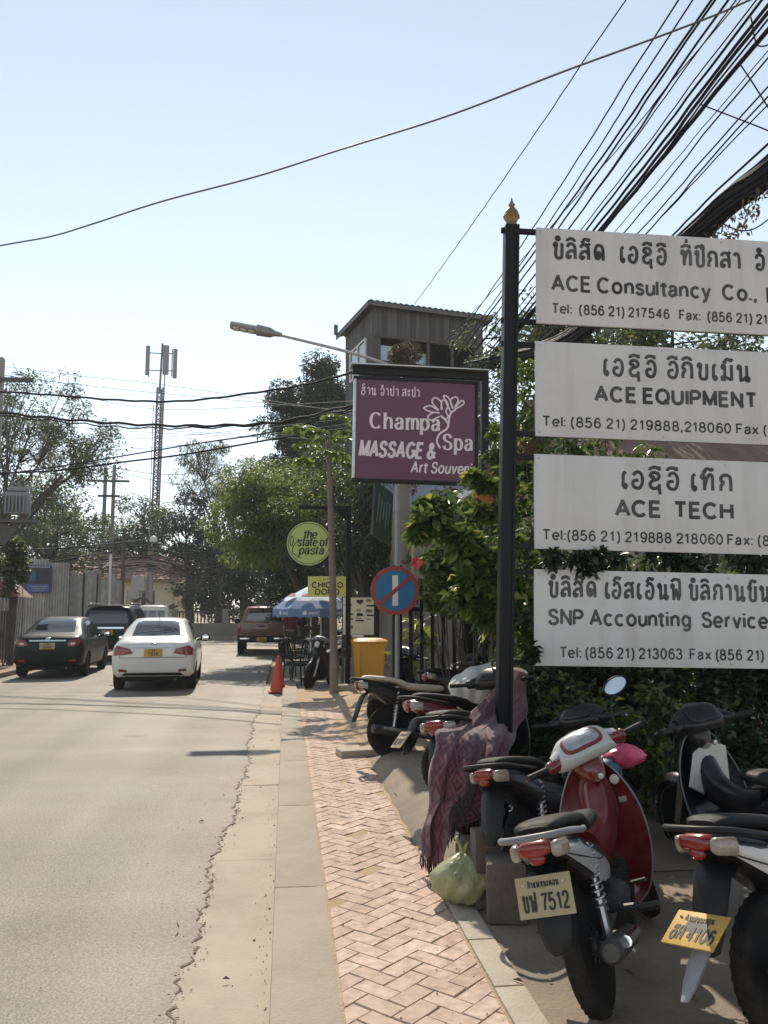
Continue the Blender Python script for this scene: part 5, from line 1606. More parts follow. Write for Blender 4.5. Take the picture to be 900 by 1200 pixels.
# ------------------------------------------------------------------ round green sign and the yellow cafe sign on one bracket
M['lime'] = mat('lime_face', (.5, .6, .2), .5, var=.05, scale=2)
M['dark_green'] = mat('dark_green_print', (.012, .035, .016), .5, var=.1)
M['yellow_face'] = mat('yellow_face', (.62, .58, .16), .5, var=.05, scale=2)
Yp = 17.0
bp_ = thing('bracket_post', 'dark post with a bracket arm carrying the round lime sign', 'post', (at(408, 700, Yp).x, Yp, .06))
mb = MB(); hz = at(408, 593, Yp).z - .06
mb.box((0, 0, hz / 2), (.1, .1, hz)); mb.build('post', M['black_paint'], bp_)
mb = MB(); xl = at(350, 593, Yp).x - bp_.location.x
mb.box((xl / 2, 0, hz - .04), (-xl, .07, .07)); mb.prism([(0, hz - .35), (-.3, hz - .08), (0, hz - .08)], -.02, .02); mb.build('arm', M['black_paint'], bp_)
c = at(362, 637, Yp)
rs = thing('round_sign', 'round lime green sign reading the state of pasta', 'sign', (c.x, Yp, c.z)); rad = 26.5 / FPX * Yp
mb = MB(); mb.lathe([(.001, -.03), (rad * .97, -.03), (rad * .985, -.02), (rad * .985, .03), (.001, .03)], n=48, axis='Y'); fo = mb.build('face', M['lime'], rs, smooth=30)
mb = MB(); mb.lathe([(rad * .99, -.04), (rad * 1.04, -.036), (rad * 1.04, .04), (rad * .99, .04)], n=48, axis='Y', closed=True)
for xx in (-.2, .22):
    mb.tube([(xx, 0, rad * .97), (xx, 0, at(0, 597, Yp).z - c.z)], .012, 6)
mb.build('rim', M['black_paint'], rs, smooth=40)
lt = MB(); fn = lambda a, b, L: Vector((a, -.034 - L, b)); k = Yp / FPX
kw = dict(bold=.2, shear=.2, contrast=.45, serif=False, gap=.24)
lettering(lt, 'the', fn, (-6) * k, 6 * k, 9.5 * k, width=14 * k, **kw)
lettering(lt, 'state of', fn, (-13) * k, -3 * k, 9.5 * k, width=34 * k, **kw)
lettering(lt, 'pasta', fn, (-11) * k, -12.5 * k, 9.5 * k, width=27 * k, **kw)
ribbon(lt, [(a * k, b * k) for a, b in sp((-12, 5), (-17, -2), (-19, -10), (-14, -15), (-9, -17))], .5 * k, fn)
ribbon(lt, [(a * k, b * k) for a, b in sp((-20, 9), (-22, 2), (-20, -3), (-18, 4), (-20, 9))], .5 * k, fn)
ribbon(lt, [(math.cos(a) * rad * .9, math.sin(a) * rad * .9) for a in [2 * PI * q / 60 for q in range(61)]], .006, fn)
lt.build('lettering', M['dark_green'], fo, smooth=0)
c = at(383.5, 687.5, Yp)
ys_ = thing('cafe_sign', 'yellow rectangular cafe sign under the round lime sign', 'sign', (c.x, Yp - .02, c.z))
w, h = 45 * k, 23.5 * k
mb = MB(); mb.box((0, 0, 0), (w, .04, h), bev=.005); fo = mb.build('panel', M['yellow_face'], ys_)
lt = MB(); fn = lambda a, b, L: Vector((a, -.0215 - L, b))
lettering(lt, 'CAFFE', fn, 0, 7.2 * k, 2.6 * k, width=19 * k, align='c', bold=.12)
lettering(lt, 'CHICCO', fn, 0, -1 * k, 5.8 * k, width=35 * k, align='c', bold=.26)
lettering(lt, 'DORO', fn, 0, -9 * k, 5.8 * k, width=27 * k, align='c', bold=.26)
lt.build('lettering', M['dark_green'], fo, smooth=0)
mb = MB(); mb.box((w / 2 + .03, .03, h * .2), (.12, .03, .03)); mb.box((w / 2 + .03, .03, -h * .2), (.12, .03, .03)); mb.build('bracket', M['black_paint'], ys_)

# dark green hanging board, seen at a slant
c = at(448, 602, 15.5)
hg = thing('green_board', 'dark green board hanging at a slant below the purple spa sign', 'sign', c, rot=(0, math.radians(8), math.radians(62)))
mb = MB(); mb.box((0, 0, 0), (.95, .05, 1.05), bev=.01); pb = mb.build('panel', mat('green_face', (.025, .06, .045), .4, var=.2, scale=2), hg)
mb = MB()
for i in range(5):
    mb.box((-.28 + i * .14, -.027, .05 - .04 * (i % 2)), (.05, .004, .55 - .1 * (i % 3)), Ry(.12))
mb.build('print', mat('green_print', (.18, .27, .24), .5, var=.4, scale=9), pb)
mb = MB(); mb.tube([(.0, 0, .5), (.0, 0, 1.0)], .015, 6); mb.build('bracket', M['dark_steel'], hg)

# ------------------------------------------------------------------ no parking sign
M['sign_blue'] = mat('sign_blue', (.02, .17, .36), .45, var=.08, scale=5, dirt=(.1, .15, .2), dirt_amt=.25)
M['sign_red'] = mat('sign_red', (.33, .05, .03), .45, var=.1, scale=6, dirt=(.3, .12, .08), dirt_amt=.4)
c = at(463, 692, 10)
ns = thing('parking_sign', 'round blue no parking sign with red rim and one white bar', 'road sign', (c.x, 10, .2)); cz = c.z - .2; rad = 28.5 / FPX * 10
mb = MB(); mb.tube([(.03, .06, -.2), (.04, .06, at(466, 568, 10).z - .2)], .03, 12); mb.build('post', mat('galvanised', (.26, .26, .27), .5, metal=.4, var=.2, scale=6), ns)
def ring(r0, r1, d):
    m_ = MB(); m_.lathe([(r0, d), (r1, d)], n=48, axis='Y', c=(0, 0, cz)); return m_
mb = MB(); mb.lathe([(.001, -.012), (rad * .84, -.012), (rad * .84, .0), (.001, .0)], n=48, axis='Y', c=(0, 0, cz)); dk = mb.build('disc', M['sign_blue'], ns, smooth=30)
mb = MB(); mb.lathe([(rad * .835, -.016), (rad, -.016), (rad * 1.01, -.008), (rad * 1.01, .006), (rad * .835, .006)], n=48, axis='Y', c=(0, 0, cz), closed=True)
a = math.radians(45); L = rad * .86
mb.box((0, -.021, cz), (2 * L, .006, rad * .15), Ry(-math.radians(41)))
mb.build('rim', M['sign_red'], ns, smooth=30)
mb = MB(); mb.box((0, -.0145, cz), (rad * .24, .004, rad * 1.26)); mb.build('bar', M['white_paint'], dk)
mb = MB(); mb.box((.02, .03, cz + .12), (.12, .03, .04)); mb.box((.02, .03, cz - .12), (.12, .03, .04)); mb.build('clamp', M['steel'], ns)

# ------------------------------------------------------------------ menu board, bin, cone, parasol, chairs, person and small things
c = at(420, 722, 17.6)
mn = thing('menu_board', 'cream menu board with small food pictures above the yellow bin', 'menu board', (c.x, 17.6, .06))
w, h = 36 / FPX * 17.6, 43 / FPX * 17.6; z = c.z - .06
mb = MB(); mb.box((0, 0, z), (w, .04, h), bev=.004); pb = mb.build('panel', mat('menu_cream', (.75, .7, .56), .5, var=.04), mn)
mb = MB()
for xx in (-w / 2, w / 2):
    mb.box((xx, .02, z), (.04, .06, h + .05)); mb.box((xx, .03, (z - h / 2) / 2), (.05, .05, z - h / 2 - .02))
mb.box((0, .02, z + h / 2), (w, .06, .04)); mb.box((0, .02, z - h / 2), (w, .06, .03)); mb.build('frame', M['dark_steel'], mn)
mb = MB(); m2 = MB()
for i, (u, v, a, b) in enumerate([(.12, .8, .2, .05), (.12, .6, .1, .035), (.12, .52, .1, .03), (.12, .44, .1, .03), (.12, .36, .1, .03), (.5, .9, .22, .06), (.5, .84, .1, .03), (.5, .54, .2, .06), (.5, .38, .26, .035), (.84, .78, .24, .035), (.84, .52, .24, .035)]):
    mb.box((-w / 2 + u * w + .03, -.021, z - h / 2 + v * h), (a * w, .004, b * h * 1.3))
for i, (u, v, a, b) in enumerate([(.16, .92, .18, .06), (.84, .92, .18, .07), (.84, .64, .2, .09), (.5, .66, .14, .05), (.28, .55, .1, .06), (.28, .42, .1, .06), (.28, .2, .08, .1), (.5, .45, .2, .03), (.84, .42, .14, .03)]):
    m2.box((-w / 2 + u * w, -.021, z - h / 2 + v * h), (a * w, .004, b * h))
mb.build('print', M['ink'], pb); m2.build('picture', mat('menu_photo', (.28, .17, .1), .5, var=.6, scale=25), pb)

M['bin_yellow'] = mat('bin_plastic', (.58, .3, .025), .5, var=.1, scale=3, dirt=(.3, .2, .08), dirt_amt=.45, dirt_scale=3)
bn = thing('wheelie_bin', 'yellow wheelie bin with closed lid beside the thin tree trunk', 'bin', (1.66, 16.75, .07), math.radians(6))
mb = MB(); secs = [(.0, .2, .24), (.06, .22, .26), (.5, .26, .31), (.9, .29, .345), (.96, .29, .345)]
def rect(z, a, b, dy=0):
    return [Vector((x, y + dy, z)) for x, y in ((-a, -b + .03), (-a + .03, -b), (a - .03, -b), (a, -b + .03), (a, b - .03), (a - .03, b), (-a + .03, b), (-a, b - .03))]
mb.loft([rect(z, a, b) for z, a, b in secs]); mb.loft([rect(.9, .31, .365), rect(.96, .31, .365)])
mb.box((-.25, -.3, .45), (.02, .1, .8)); mb.build('body', M['bin_yellow'], bn, smooth=30)
mb = MB(); mb.loft([rect(.965, .325, .38), rect(1.0, .33, .385), rect(1.04, .29, .34), rect(1.06, .2, .25)]); mb.box((0, -.4, .99), (.2, .06, .025), bev=.01)
mb.tube([(-.28, .42, 1.0), (.28, .42, 1.0)], .02, 8); mb.build('lid', M['bin_yellow'], bn, smooth=40)
for s_ in (-1, 1):
    mb = MB(); mb.lathe([(.02, -.03), (.095, -.03), (.1, 0), (.095, .03), (.02, .03)], n=18, axis='X', c=(s_ * .25, .28, .1)); mb.build('wheel', M['rubber'], bn)
mb = MB(); mb.box((.09, -.268, .38), (.15, .006, .05), Ry(.05)); mb.box((.13, -.27, .33), (.07, .006, .035), Ry(.2)); mb.build('mark', M['ink'], bn)

M['cone_red'] = mat('cone_plastic', (.55, .06, .03), .5, var=.1, scale=5, dirt=(.3, .12, .08), dirt_amt=.3)
cn = thing('traffic_cone', 'orange red traffic cone standing on the gutter edge', 'cone', (-.14, 17.35, .03))
mb = MB(); mb.lathe([(.17, .03), (.155, .06), (.03, .7), (.025, .72), (.001, .722)], n=24); mb.build('body', M['cone_red'], cn, smooth=40)
mb = MB(); mb.box((0, 0, .015), (.38, .38, .03), Rz(.1), bev=.01); mb.build('base', M['cone_red'], cn)

# parasol
M['para_blue'] = mat('parasol_blue', (.13, .2, .36), .7, var=.12, scale=3, dirt=(.2, .22, .3), dirt_amt=.3)
M['para_pale'] = mat('parasol_pale', (.6, .66, .74), .7, var=.1, scale=3)
M['para_red'] = mat('parasol_red', (.4, .1, .08), .7, var=.1)
def parasol(label, px, Y, R0, zt, ze, logos=True):
    p = thing('parasol', label, 'parasol', (at(px, 750, Y).x, Y, .06))
    mb = MB(); mb.tube([(0, 0, 0), (0, 0, zt - .05)], .02, 10); mb.build('pole', M['white_paint'], p)
    mb = MB(); mb.lathe([(.25, 0), (.25, .06), (.05, .1), (.04, .3), (.001, .3)], n=20); mb.build('base', M['dark_steel'], p)
    n = 8
    def pt(a, t):
        r = R0 * t; z = zt - (zt - ze) * t ** 1.25
        return Vector((math.cos(a) * r, math.sin(a) * r, z))
    for part, t0, t1, m_ in (('canopy', .0, .72, 'para_pale'), ('canopy', .72, 1.0, 'para_blue')):
        mb = MB()
        for k in range(n):
            a0, a1 = 2 * PI * k / n + .2, 2 * PI * (k + 1) / n + .2
            rows = []
            for q in range(7):
                t = t0 + (t1 - t0) * q / 6
                A, B_ = pt(a0, t), pt(a1, t)
                rows.append([A.lerp(B_, u) - Vector((0, 0, .05 * t * math.sin(PI * u) * .4)) for u in (0, .25, .5, .75, 1)])
            mb.loft(rows, cap=False, closed=False)
        mb.build(part, M[m_], p, smooth=25)
    mb = MB()
    for k in range(n):
        a0, a1 = 2 * PI * k / n + .2, 2 * PI * (k + 1) / n + .2
        A, B_ = pt(a0, 1), pt(a1, 1)
        top = [A.lerp(B_, u / 6) - Vector((0, 0, .02 * math.sin(PI * u / 6))) for u in range(7)]
        mb.loft([top, [t - Vector((0, 0, .2 - .03 * (i % 2))) for i, t in enumerate(top)]], cap=False, closed=False)
    va = mb.build('valance', M['para_blue'], p, smooth=0)
    if logos:
        mr, mw = MB(), MB()
        for k in range(n):
            am = 2 * PI * (k + .5) / n + .2
            cpt = pt(am, .66) * 1.0; rad_ = Vector((math.cos(am), math.sin(am), 0)); tan = Vector((-math.sin(am), math.cos(am), 0))
            cpt = Vector((math.cos(am) * R0 * .66 * math.cos(PI / n), math.sin(am) * R0 * .66 * math.cos(PI / n), pt(am, .66).z + .012))
            dn = (pt(am, .8) - pt(am, .5)).normalized(); nn = tan.cross(dn); nn = nn if nn.z > 0 else -nn
            def o_(r, lo, hi, lift):
                return [cpt + nn * (lift + .03) + tan * math.cos(a) * r - dn * math.sin(a) * r for a in [math.radians(lo + (hi - lo) * q / 14) for q in range(15)]]
            mw.add(o_(.17, 0, 360, .012), [tuple(range(15))]); mr.add(o_(.13, 10, 170, .018), [tuple(range(15))])
            vm = (pt(2 * PI * k / n + .2, 1) + pt(2 * PI * (k + 1) / n + .2, 1)) / 2 + rad_ * .012 - Vector((0, 0, .1))
            mw.add([vm + tan * math.cos(a) * .05 + Vector((0, 0, math.sin(a) * .05)) for a in [2 * PI * q / 10 for q in range(10)]], [tuple(range(10))])
            if True:
                lm = vm + tan * .1
                sgn = 1
                lettering(mw, 'pepsi', (lambda u, v, L, lm=lm, tan=tan, rad_=rad_: lm + tan * u * sgn + Vector((0, 0, v)) + rad_ * L), 0, -.03, .06, bold=.2, width=.2)
        mw.build('emblem', M['para_pale'], va, smooth=0); mr.build('emblem', M['para_red'], va, smooth=0)
    mb = MB()
    for k in range(n):
        a0 = 2 * PI * k / n + .2
        mb.tube([pt(a0, .05) - Vector((0, 0, .03)), pt(a0, .99) - Vector((0, 0, .03))], .007, 5)
        mb.tube([(0, 0, ze - .1), pt(a0, .5) - Vector((0, 0, .04))], .007, 5)
    mb.build('rib', M['white_paint'], p)
    return p
parasol('blue and white parasol with red and white emblems over the pavement cafe', 364, 19.9, .92, 2.2, 1.66)
parasol('faded blue parasol half hidden behind the blue and white one', 376, 22.4, .95, 2.25, 1.75, logos=False)

# dark woven chairs
def chair(label, px, Y, rz, g):
    c = thing('garden_chair', label, 'chair', (at(px, 790, Y).x, Y, .06), rz, g)
    mb = MB(); mb.box((0, 0, .43), (.44, .44, .035), bev=.012)
    mb.build('seat', M['black'], c)
    mb = MB()
    for k in range(7):
        x = -.19 + .063 * k
        mb.tube(catmull([(x, .2, .45), (x * 1.05, .27, .65), (x * .95, .31, .88)], 4), .011, 5)
    mb.tube(catmull([(-.2, .2, .45), (-.22, .27, .66), (-.17, .31, .88), (0, .325, .92), (.17, .31, .88), (.22, .27, .66), (.2, .2, .45)], 5), .017, 6)
    mb.build('backrest', M['black'], c)
    for s_ in (-1, 1):
        for yy, dy in ((-.19, -.05), (.19, .06)):
            mb = MB(); mb.tube([(s_ * .19, yy, .43), (s_ * .22, yy + dy, 0)], .016, 6); mb.build('leg', M['black'], c)
        mb = MB(); mb.tube(catmull([(s_ * .21, -.19, .44), (s_ * .245, -.2, .62), (s_ * .25, 0, .66), (s_ * .225, .26, .64)], 4), .015, 6); mb.build('armrest', M['black'], c)
    return c
chair('dark garden chair facing the street beside the cone', 348, 18.6, math.radians(60), 'dark cafe chairs')
chair('dark garden chair at the foot of the white parasol pole', 356, 19.8, math.radians(-30), 'dark cafe chairs')
chair('dark garden chair standing farther back near the person', 343, 21.2, math.radians(150), 'dark cafe chairs')

# plastic bag, blocks, leaf
def blob(name, label, cat, loc, r, sq, m, seed, knot=None):
    b = thing(name, label, cat, loc)
    mb = MB(); rr_ = random.Random(seed)
    ph = [rr_.uniform(0, 6) for _ in range(8)]
    n, mm = 40, 26; rows = []
    for j in range(mm + 1):
        t = PI * j / mm; ring_ = []
        for k in range(n):
            a = 2 * PI * k / n
            d = 1 + .07 * math.sin(3 * a + ph[0] + 2 * t) - .05 * abs(math.sin(4.5 * a + 2.2 * t + ph[4])) - .04 * abs(math.sin(8 * a - 5 * t + ph[5])) + .05 * math.sin(5 * a + ph[1] - 3 * t) + .05 * abs(math.sin(7 * a + ph[2] + 4 * t)) + .04 * math.sin(11 * a + 6 * t + ph[3])
            rad_ = math.sin(t) ** .85 if 0 < j < mm else 0.001
            z = math.cos(t)
            if z > .3: rad_ *= 1 - .5 * (z - .3)
            ring_.append(Vector((math.cos(a) * rad_ * d * r * sq[0], math.sin(a) * rad_ * d * r * sq[1], r * sq[2] * (z * (1 + .03 * math.sin(4 * a)) + 1) * (1.0))))
        rows.append(ring_)
    mb.loft(list(reversed(rows)))
    mb.build('bag', m, b, smooth=70)
    if knot:
        kb_ = MB(); top = r * sq[2] * 1.98
        for a, l in ((.5, .05), (2.5, .07)):
            kb_.tube(catmull([(0, 0, top - .02), (math.cos(a) * .02, math.sin(a) * .02, top + l * .6), (math.cos(a) * l * .7, math.sin(a) * l * .5, top + l)], 4), [.018, .016, .012, .012, .01, .009, .008, .007, .006][:9], 6)
        kb_.build('knot', knot, b, smooth=60)
    return b
M['bag_green'] = mat('bag_pale_green', (.32, .33, .17), .3, var=.3, scale=7, bump=.9, bscale=16, dirt=(.25, .22, .1), dirt_amt=.4, dirt_scale=8)
blob('rubbish_bag', 'tied pale green plastic rubbish bag on the pavement edge', 'rubbish bag', (.98, 4.62, .118), .155, (1.1, .95, .85), M['bag_green'], 3, mat('bag_knot', (.34, .34, .12), .4, var=.2))
blk = thing('concrete_block', 'dirty concrete block beside the tied rubbish bag', 'block', (1.16, 4.42, .12), math.radians(-12))
mb = MB(); mb.box((0, 0, .145), (.2, .28, .29), bev=.012); mb.box((-.1, .12, .2), (.14, .1, .4), Rz(.3), bev=.01); mb.build('block', mat('block_concrete', (.13, .105, .085), .9, var=.25, scale=7, bump=.5, bscale=50), blk)
sl = MB(); sl.box((.83, 9.25, .155), (.24, .5, .075), Rz(-1.35) , bev=.012); o = sl.build('concrete_slab', M['concrete']); tag(o, 'short concrete slab lying on the pavement behind the cream seated motorbike', 'slab')
sl = MB(); sl.box((1.45, 16.35, .19), (1.15, .3, .12), Rz(.04), bev=.015); o = sl.build('concrete_beam', M['concrete']); tag(o, 'pale concrete beam lying at the foot of the yellow bin', 'beam')
lf = MB(); lf.add([(.86, 4.97, .128), (.90, 4.94, .15), (.94, 4.98, .135), (.89, 5.03, .155), (.9, 4.985, .125)], [(0, 4, 1), (1, 4, 2), (2, 4, 3), (3, 4, 0)]); o = lf.build('dry_leaf', mat('dry_leaf', (.2, .09, .05), .8)); tag(o, 'curled brown dry leaf on the pavement bricks', 'leaf')

# ------------------------------------------------------------------ trees and plants
LM = {
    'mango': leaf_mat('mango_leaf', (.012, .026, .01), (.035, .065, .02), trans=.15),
    'bright': leaf_mat('bright_leaf', (.06, .1, .022), (.17, .24, .05), (.28, .28, .07), trans=.45),
    'mid': leaf_mat('mid_leaf', (.032, .058, .018), (.1, .145, .04), (.19, .19, .06), trans=.4),
    'dull': leaf_mat('dull_leaf', (.036, .055, .022), (.1, .135, .05), (.2, .18, .07), trans=.4),
    'hedge': leaf_mat('hedge_leaf', (.026, .055, .014), (.115, .18, .04), (.24, .25, .05), trans=.42, rough=.36),
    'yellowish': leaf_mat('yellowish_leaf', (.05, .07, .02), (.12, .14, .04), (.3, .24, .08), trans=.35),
    'dry': leaf_mat('dry_leaf_mat', (.07, .05, .025), (.16, .12, .06), (.22, .17, .09), trans=.2),
    'papaya': leaf_mat('papaya_leaf', (.06, .1, .02), (.14, .2, .04), (.24, .25, .06), trans=.45),
}


def leaf_geo(P_, L, W, droop, rng, out_dir=None, upright=0.0):
    """Folded two-triangle leaves at points P_ (n,3)."""
    n = len(P_)
    d = rng.normal(size=(n, 3)); d[:, 2] = d[:, 2] * .6 - droop + upright
    if out_dir is not None:
        d += out_dir * 1.0
    d /= np.linalg.norm(d, axis=1)[:, None] + 1e-9
    s = np.cross(d, rng.normal(size=(n, 3)) * .55 + np.array([0, 0, 1.0])); s /= np.linalg.norm(s, axis=1)[:, None] + 1e-9
    nn = np.cross(s, d)
    l = L * rng.uniform(.6, 1.25, n)[:, None]; w = W * rng.uniform(.7, 1.2, n)[:, None]
    base = P_; tip = P_ + d * l - np.array([0, 0, 1.0]) * l * .12
    mid = P_ + d * l * .45 + nn * w * .25
    a = mid + s * w * .5 ; b = mid - s * w * .5
    c = P_ + d * l * .5
    V = np.stack([base, a, tip, b, c], 1).reshape(-1, 3)
    i = np.arange(n)[:, None] * 5
    F_ = np.concatenate([i + np.array([[0, 1, 4]]), i + np.array([[1, 2, 4]]), i + np.array([[2, 3, 4]]), i + np.array([[3, 0, 4]])], 0) if L > .12 else np.concatenate([i + np.array([[0, 1, 2]]), i + np.array([[0, 2, 3]])], 0)
    return V, F_, n


def cloud(centres, radii, per, rng, shell=.35):
    c = np.repeat(np.asarray(centres, float), per, axis=0); r = np.repeat(np.asarray(radii, float), per, axis=0)
    u = rng.normal(size=c.shape); u /= np.linalg.norm(u, axis=1)[:, None]
    t = (shell + (1 - shell) * rng.random(len(c))) ** .6
    return c + u * r * t[:, None], u


def foliage(name, parent, P_, L, W, m, rng, droop=.3, out=None, upright=0.0, tmean=.42):
    V, F_, n = leaf_geo(P_, L, W, droop, rng, out, upright)
    tone = np.clip(rng.normal(tmean, .22, n), 0, 1); tone[rng.random(n) < .035] = 1.0
    o = raw_mesh(name, V, F_, m, parent, attr=np.repeat(tone, 5))
    return o


def tree(name, label, x, y, z0, crown, radii, nclump, per, cr, L, W, leafm, barkm='bark', trunk_r=.2, fork=.45, droop=.3, seed=1, group=None, cat='tree', lean=(0, 0), shell=.35, flat=.7, upright=0.0, twigs=0, low=-.75, tmean=.42):
    rng = np.random.default_rng(seed); rl = random.Random(seed)
    t = thing(name, label, cat, (x, y, z0), group=group)
    c = Vector(crown) - Vector((x, y, z0)); r = Vector(radii)
    cen = []
    while len(cen) < nclump:
        u = rng.normal(size=3); u /= np.linalg.norm(u)
        if u[2] < low:
            continue
        q = rng.random() ** .38
        cen.append([c.x + u[0] * r.x * q, c.y + u[1] * r.y * q, c.z + u[2] * r.z * q])
    cen = np.array(cen)
    rad = cr * rng.uniform(.55, 1.25, (nclump, 1)) * np.array([[1, 1, flat]])
    mb = MB()
    top = Vector((c.x * .6 + lean[0], c.y * .6 + lean[1], c.z - r.z * (.95 - fork)))
    tp = catmull([(0, 0, -.1), (c.x * .15 + rl.uniform(-.1, .1), c.y * .1, top.z * .4), (c.x * .4 + rl.uniform(-.15, .15), c.y * .3, top.z * .75), tuple(top)], 5)
    mb.tube(tp, [trunk_r * (1.25 - .6 * i / (len(tp) - 1)) for i in range(len(tp))], 9)
    nm = max(3, nclump // 6)
    mains = []
    for k in range(nm):
        p = Vector(cen[rl.randrange(nclump)]); e = top.lerp(p, .6) + Vector((rl.uniform(-.2, .2), rl.uniform(-.2, .2), rl.uniform(0, .3)))
        st = tp[rl.randrange(int(len(tp) * .6), len(tp))]
        path = catmull([st, st.lerp(e, .5) + Vector((rl.uniform(-.2, .2), rl.uniform(-.2, .2), .15 * r.z * .3)), e], 5)
        mb.tube(path, [trunk_r * (.55 - .33 * i / (len(path) - 1)) for i in range(len(path))], 7)
        mains.append(path)
    for k in range(nclump):
        p = Vector(cen[k])
        best = min((q for path in mains for q in path[3:]), key=lambda q: (q - p).length)
        path = catmull([best, best.lerp(p, .5) + Vector((rl.uniform(-.15, .15), rl.uniform(-.15, .15), rl.uniform(-.05, .25))), p], 4)
        mb.tube(path, [trunk_r * (.22 - .15 * i / (len(path) - 1)) for i in range(len(path))], 5)
        for _ in range(twigs):
            dd = Vector((rl.gauss(0, 1), rl.gauss(0, 1), rl.gauss(.3, .8))).normalized() * cr * rl.uniform(.7, 1.7)
            s0 = path[rl.randrange(len(path) // 2, len(path))]
            mb.tube(catmull([s0, s0 + dd * .5 + Vector((0, 0, .1 * cr)), s0 + dd], 3), [trunk_r * .07, trunk_r * .06, trunk_r * .055, trunk_r * .05, trunk_r * .045, trunk_r * .04, trunk_r * .03][:7], 4, cap=False)
    mb.build('trunk', M[barkm], t, smooth=70, recalc=False)
    P_, u = cloud(cen, rad, per, rng, shell)
    foliage('crown', t, P_, L, W, LM[leafm], rng, droop, u * .5, upright, tmean)
    return t


GT = 'trees beyond the end of the street'
tree('bare_tree', 'tall thinly leaved tree with bare spreading branches at the left edge', -15.0, 44, 0, (-13.7, 44, 9.6), (4.8, 3.5, 4.9), 100, 170, .9, .19, .085, 'dull', 'bark_dark', .2, .25, seed=4, twigs=8, flat=.8)
tree('broad_tree', 'broad dark green tree behind the corrugated metal fence', -14.5, 52, 0, (-14.2, 52, 6.4), (4.0, 3, 3.6), 50, 170, 1.1, .26, .11, 'mid', 'bark_dark', .25, seed=5, group=GT)
tree('broad_tree', 'bushy green tree just left of the telecom mast', -10.2, 62, 0, (-10.9, 62, 6.6), (3.8, 3, 3.2), 46, 150, 1.1, .28, .12, 'mid', 'bark_dark', .25, seed=6, group=GT)
tree('broad_tree', 'low spreading green tree directly behind the cream house roof', -17.5, 68, 0, (-16.8, 68, 6.8), (5, 3, 3.6), 46, 150, 1.2, .3, .13, 'dull', 'bark_dark', .25, seed=7, group=GT)
tree('feathery_tree', 'feathery drooping tree standing right of the telecom mast', -4.6, 60, 0, (-5.7, 60, 11.2), (2.4, 2, 3.0), 34, 150, .8, .3, .06, 'mid', 'bark_dark', .2, .1, droop=1.3, seed=8, flat=.9, twigs=3, tmean=.25)
tree('dark_tree', 'dark leaved tree above the low wall at the end of the street', -6.3, 56, 0, (-6.2, 56, 6.0), (2.4, 2.4, 3.6), 40, 170, .95, .26, .11, 'mango', 'bark_dark', .28, seed=9, group=GT, low=-.95)
tree('dark_tree', 'dense dark tree behind the copper pickup truck', -2.6, 54, 0, (-2.9, 54, 5.8), (2.3, 2.4, 4.2), 44, 170, 1.0, .26, .11, 'mango', 'bark_dark', .3, seed=10, group=GT, low=-.95)
tree('dark_tree', 'shaded tree closing the view under the lime green branches', 1.6, 50, 0, (1.2, 50, 5.4), (3.4, 2.4, 4.4), 50, 170, 1.05, .26, .11, 'mango', 'bark_dark', .3, seed=12, group=GT, low=-.95)
tree('young_tree', 'pale yellow green young tree behind the low wall', -6.0, 51.5, 0, (-6.0, 51.5, 2.2), (.9, .7, 1.2), 14, 110, .4, .16, .08, 'yellowish', 'bark', .07, seed=13)
tree('mango_tree', 'tall dense dark mango tree with a separate topmost tuft', .9, 42, 0, (1.15, 42, 10.6), (2.35, 2.2, 4.0), 110, 340, .85, .25, .09, 'mango', 'bark_dark', .35, .2, droop=.6, seed=14, low=-.9, tmean=.35)
tree('slender_tree', 'slender tree tip rising above the dense mango tree', 2.0, 43, 0, (1.95, 43, 14.3), (.85, .7, .7), 12, 90, .38, .24, .08, 'mango', 'bark_dark', .12, .1, seed=15, droop=.6)
tree('street_tree', 'leafy lime green tree overhanging the street above the pickup truck', 1.15, 27.5, .05, (-.75, 26.2, 4.6), (1.5, 2.0, 1.9), 60, 260, .62, .2, .045, 'bright', 'bark_dark', .14, .2, droop=.5, seed=16, flat=.55, low=-.9)
tree('street_tree', 'flowering green tree right behind the round lime sign', 1.6, 30, .05, (1.2, 29.6, 5.6), (2.1, 2.0, 2.2), 70, 230, .72, .19, .07, 'mid', 'bark_dark', .18, .2, seed=17, low=-.95, tmean=.5)
tree('street_tree', 'dark green tree filling the gap under the purple spa sign', 2.6, 25, .05, (2.3, 25, 4.1), (1.35, 1.6, 2.6), 50, 190, .62, .17, .06, 'mid', 'bark_dark', .16, .2, seed=18, low=-.98, tmean=.4)
tree('street_tree', 'small shaded tree behind the parasol', 1.2, 33, .05, (.9, 33, 2.4), (1.9, 1.4, 2.2), 44, 150, .6, .18, .07, 'mango', 'bark_dark', .14, .2, seed=19, low=-.98)
tree('garden_tree', 'leafy tree showing between the top two grey signboards', 7.4, 17.5, 0, (7.2, 17, 7.1), (3.2, 2.6, 1.9), 70, 150, .6, .17, .06, 'dull', 'bark_dark', .22, .2, seed=20, twigs=2)
tree('garden_tree', 'dark tree behind the brown roofed house', 11.5, 22, 0, (11, 22, 5.5), (5, 3, 4), 60, 150, 1.1, .24, .1, 'mango', 'bark_dark', .3, seed=21, low=-.95)
tree('garden_tree', 'shady tree in the yard between the beige house and the hedge', 5.3, 19.5, 0, (4.9, 19.2, 4.6), (1.5, 1.5, 2.2), 40, 150, .6, .17, .06, 'mid', 'bark_dark', .16, seed=22, low=-.95)

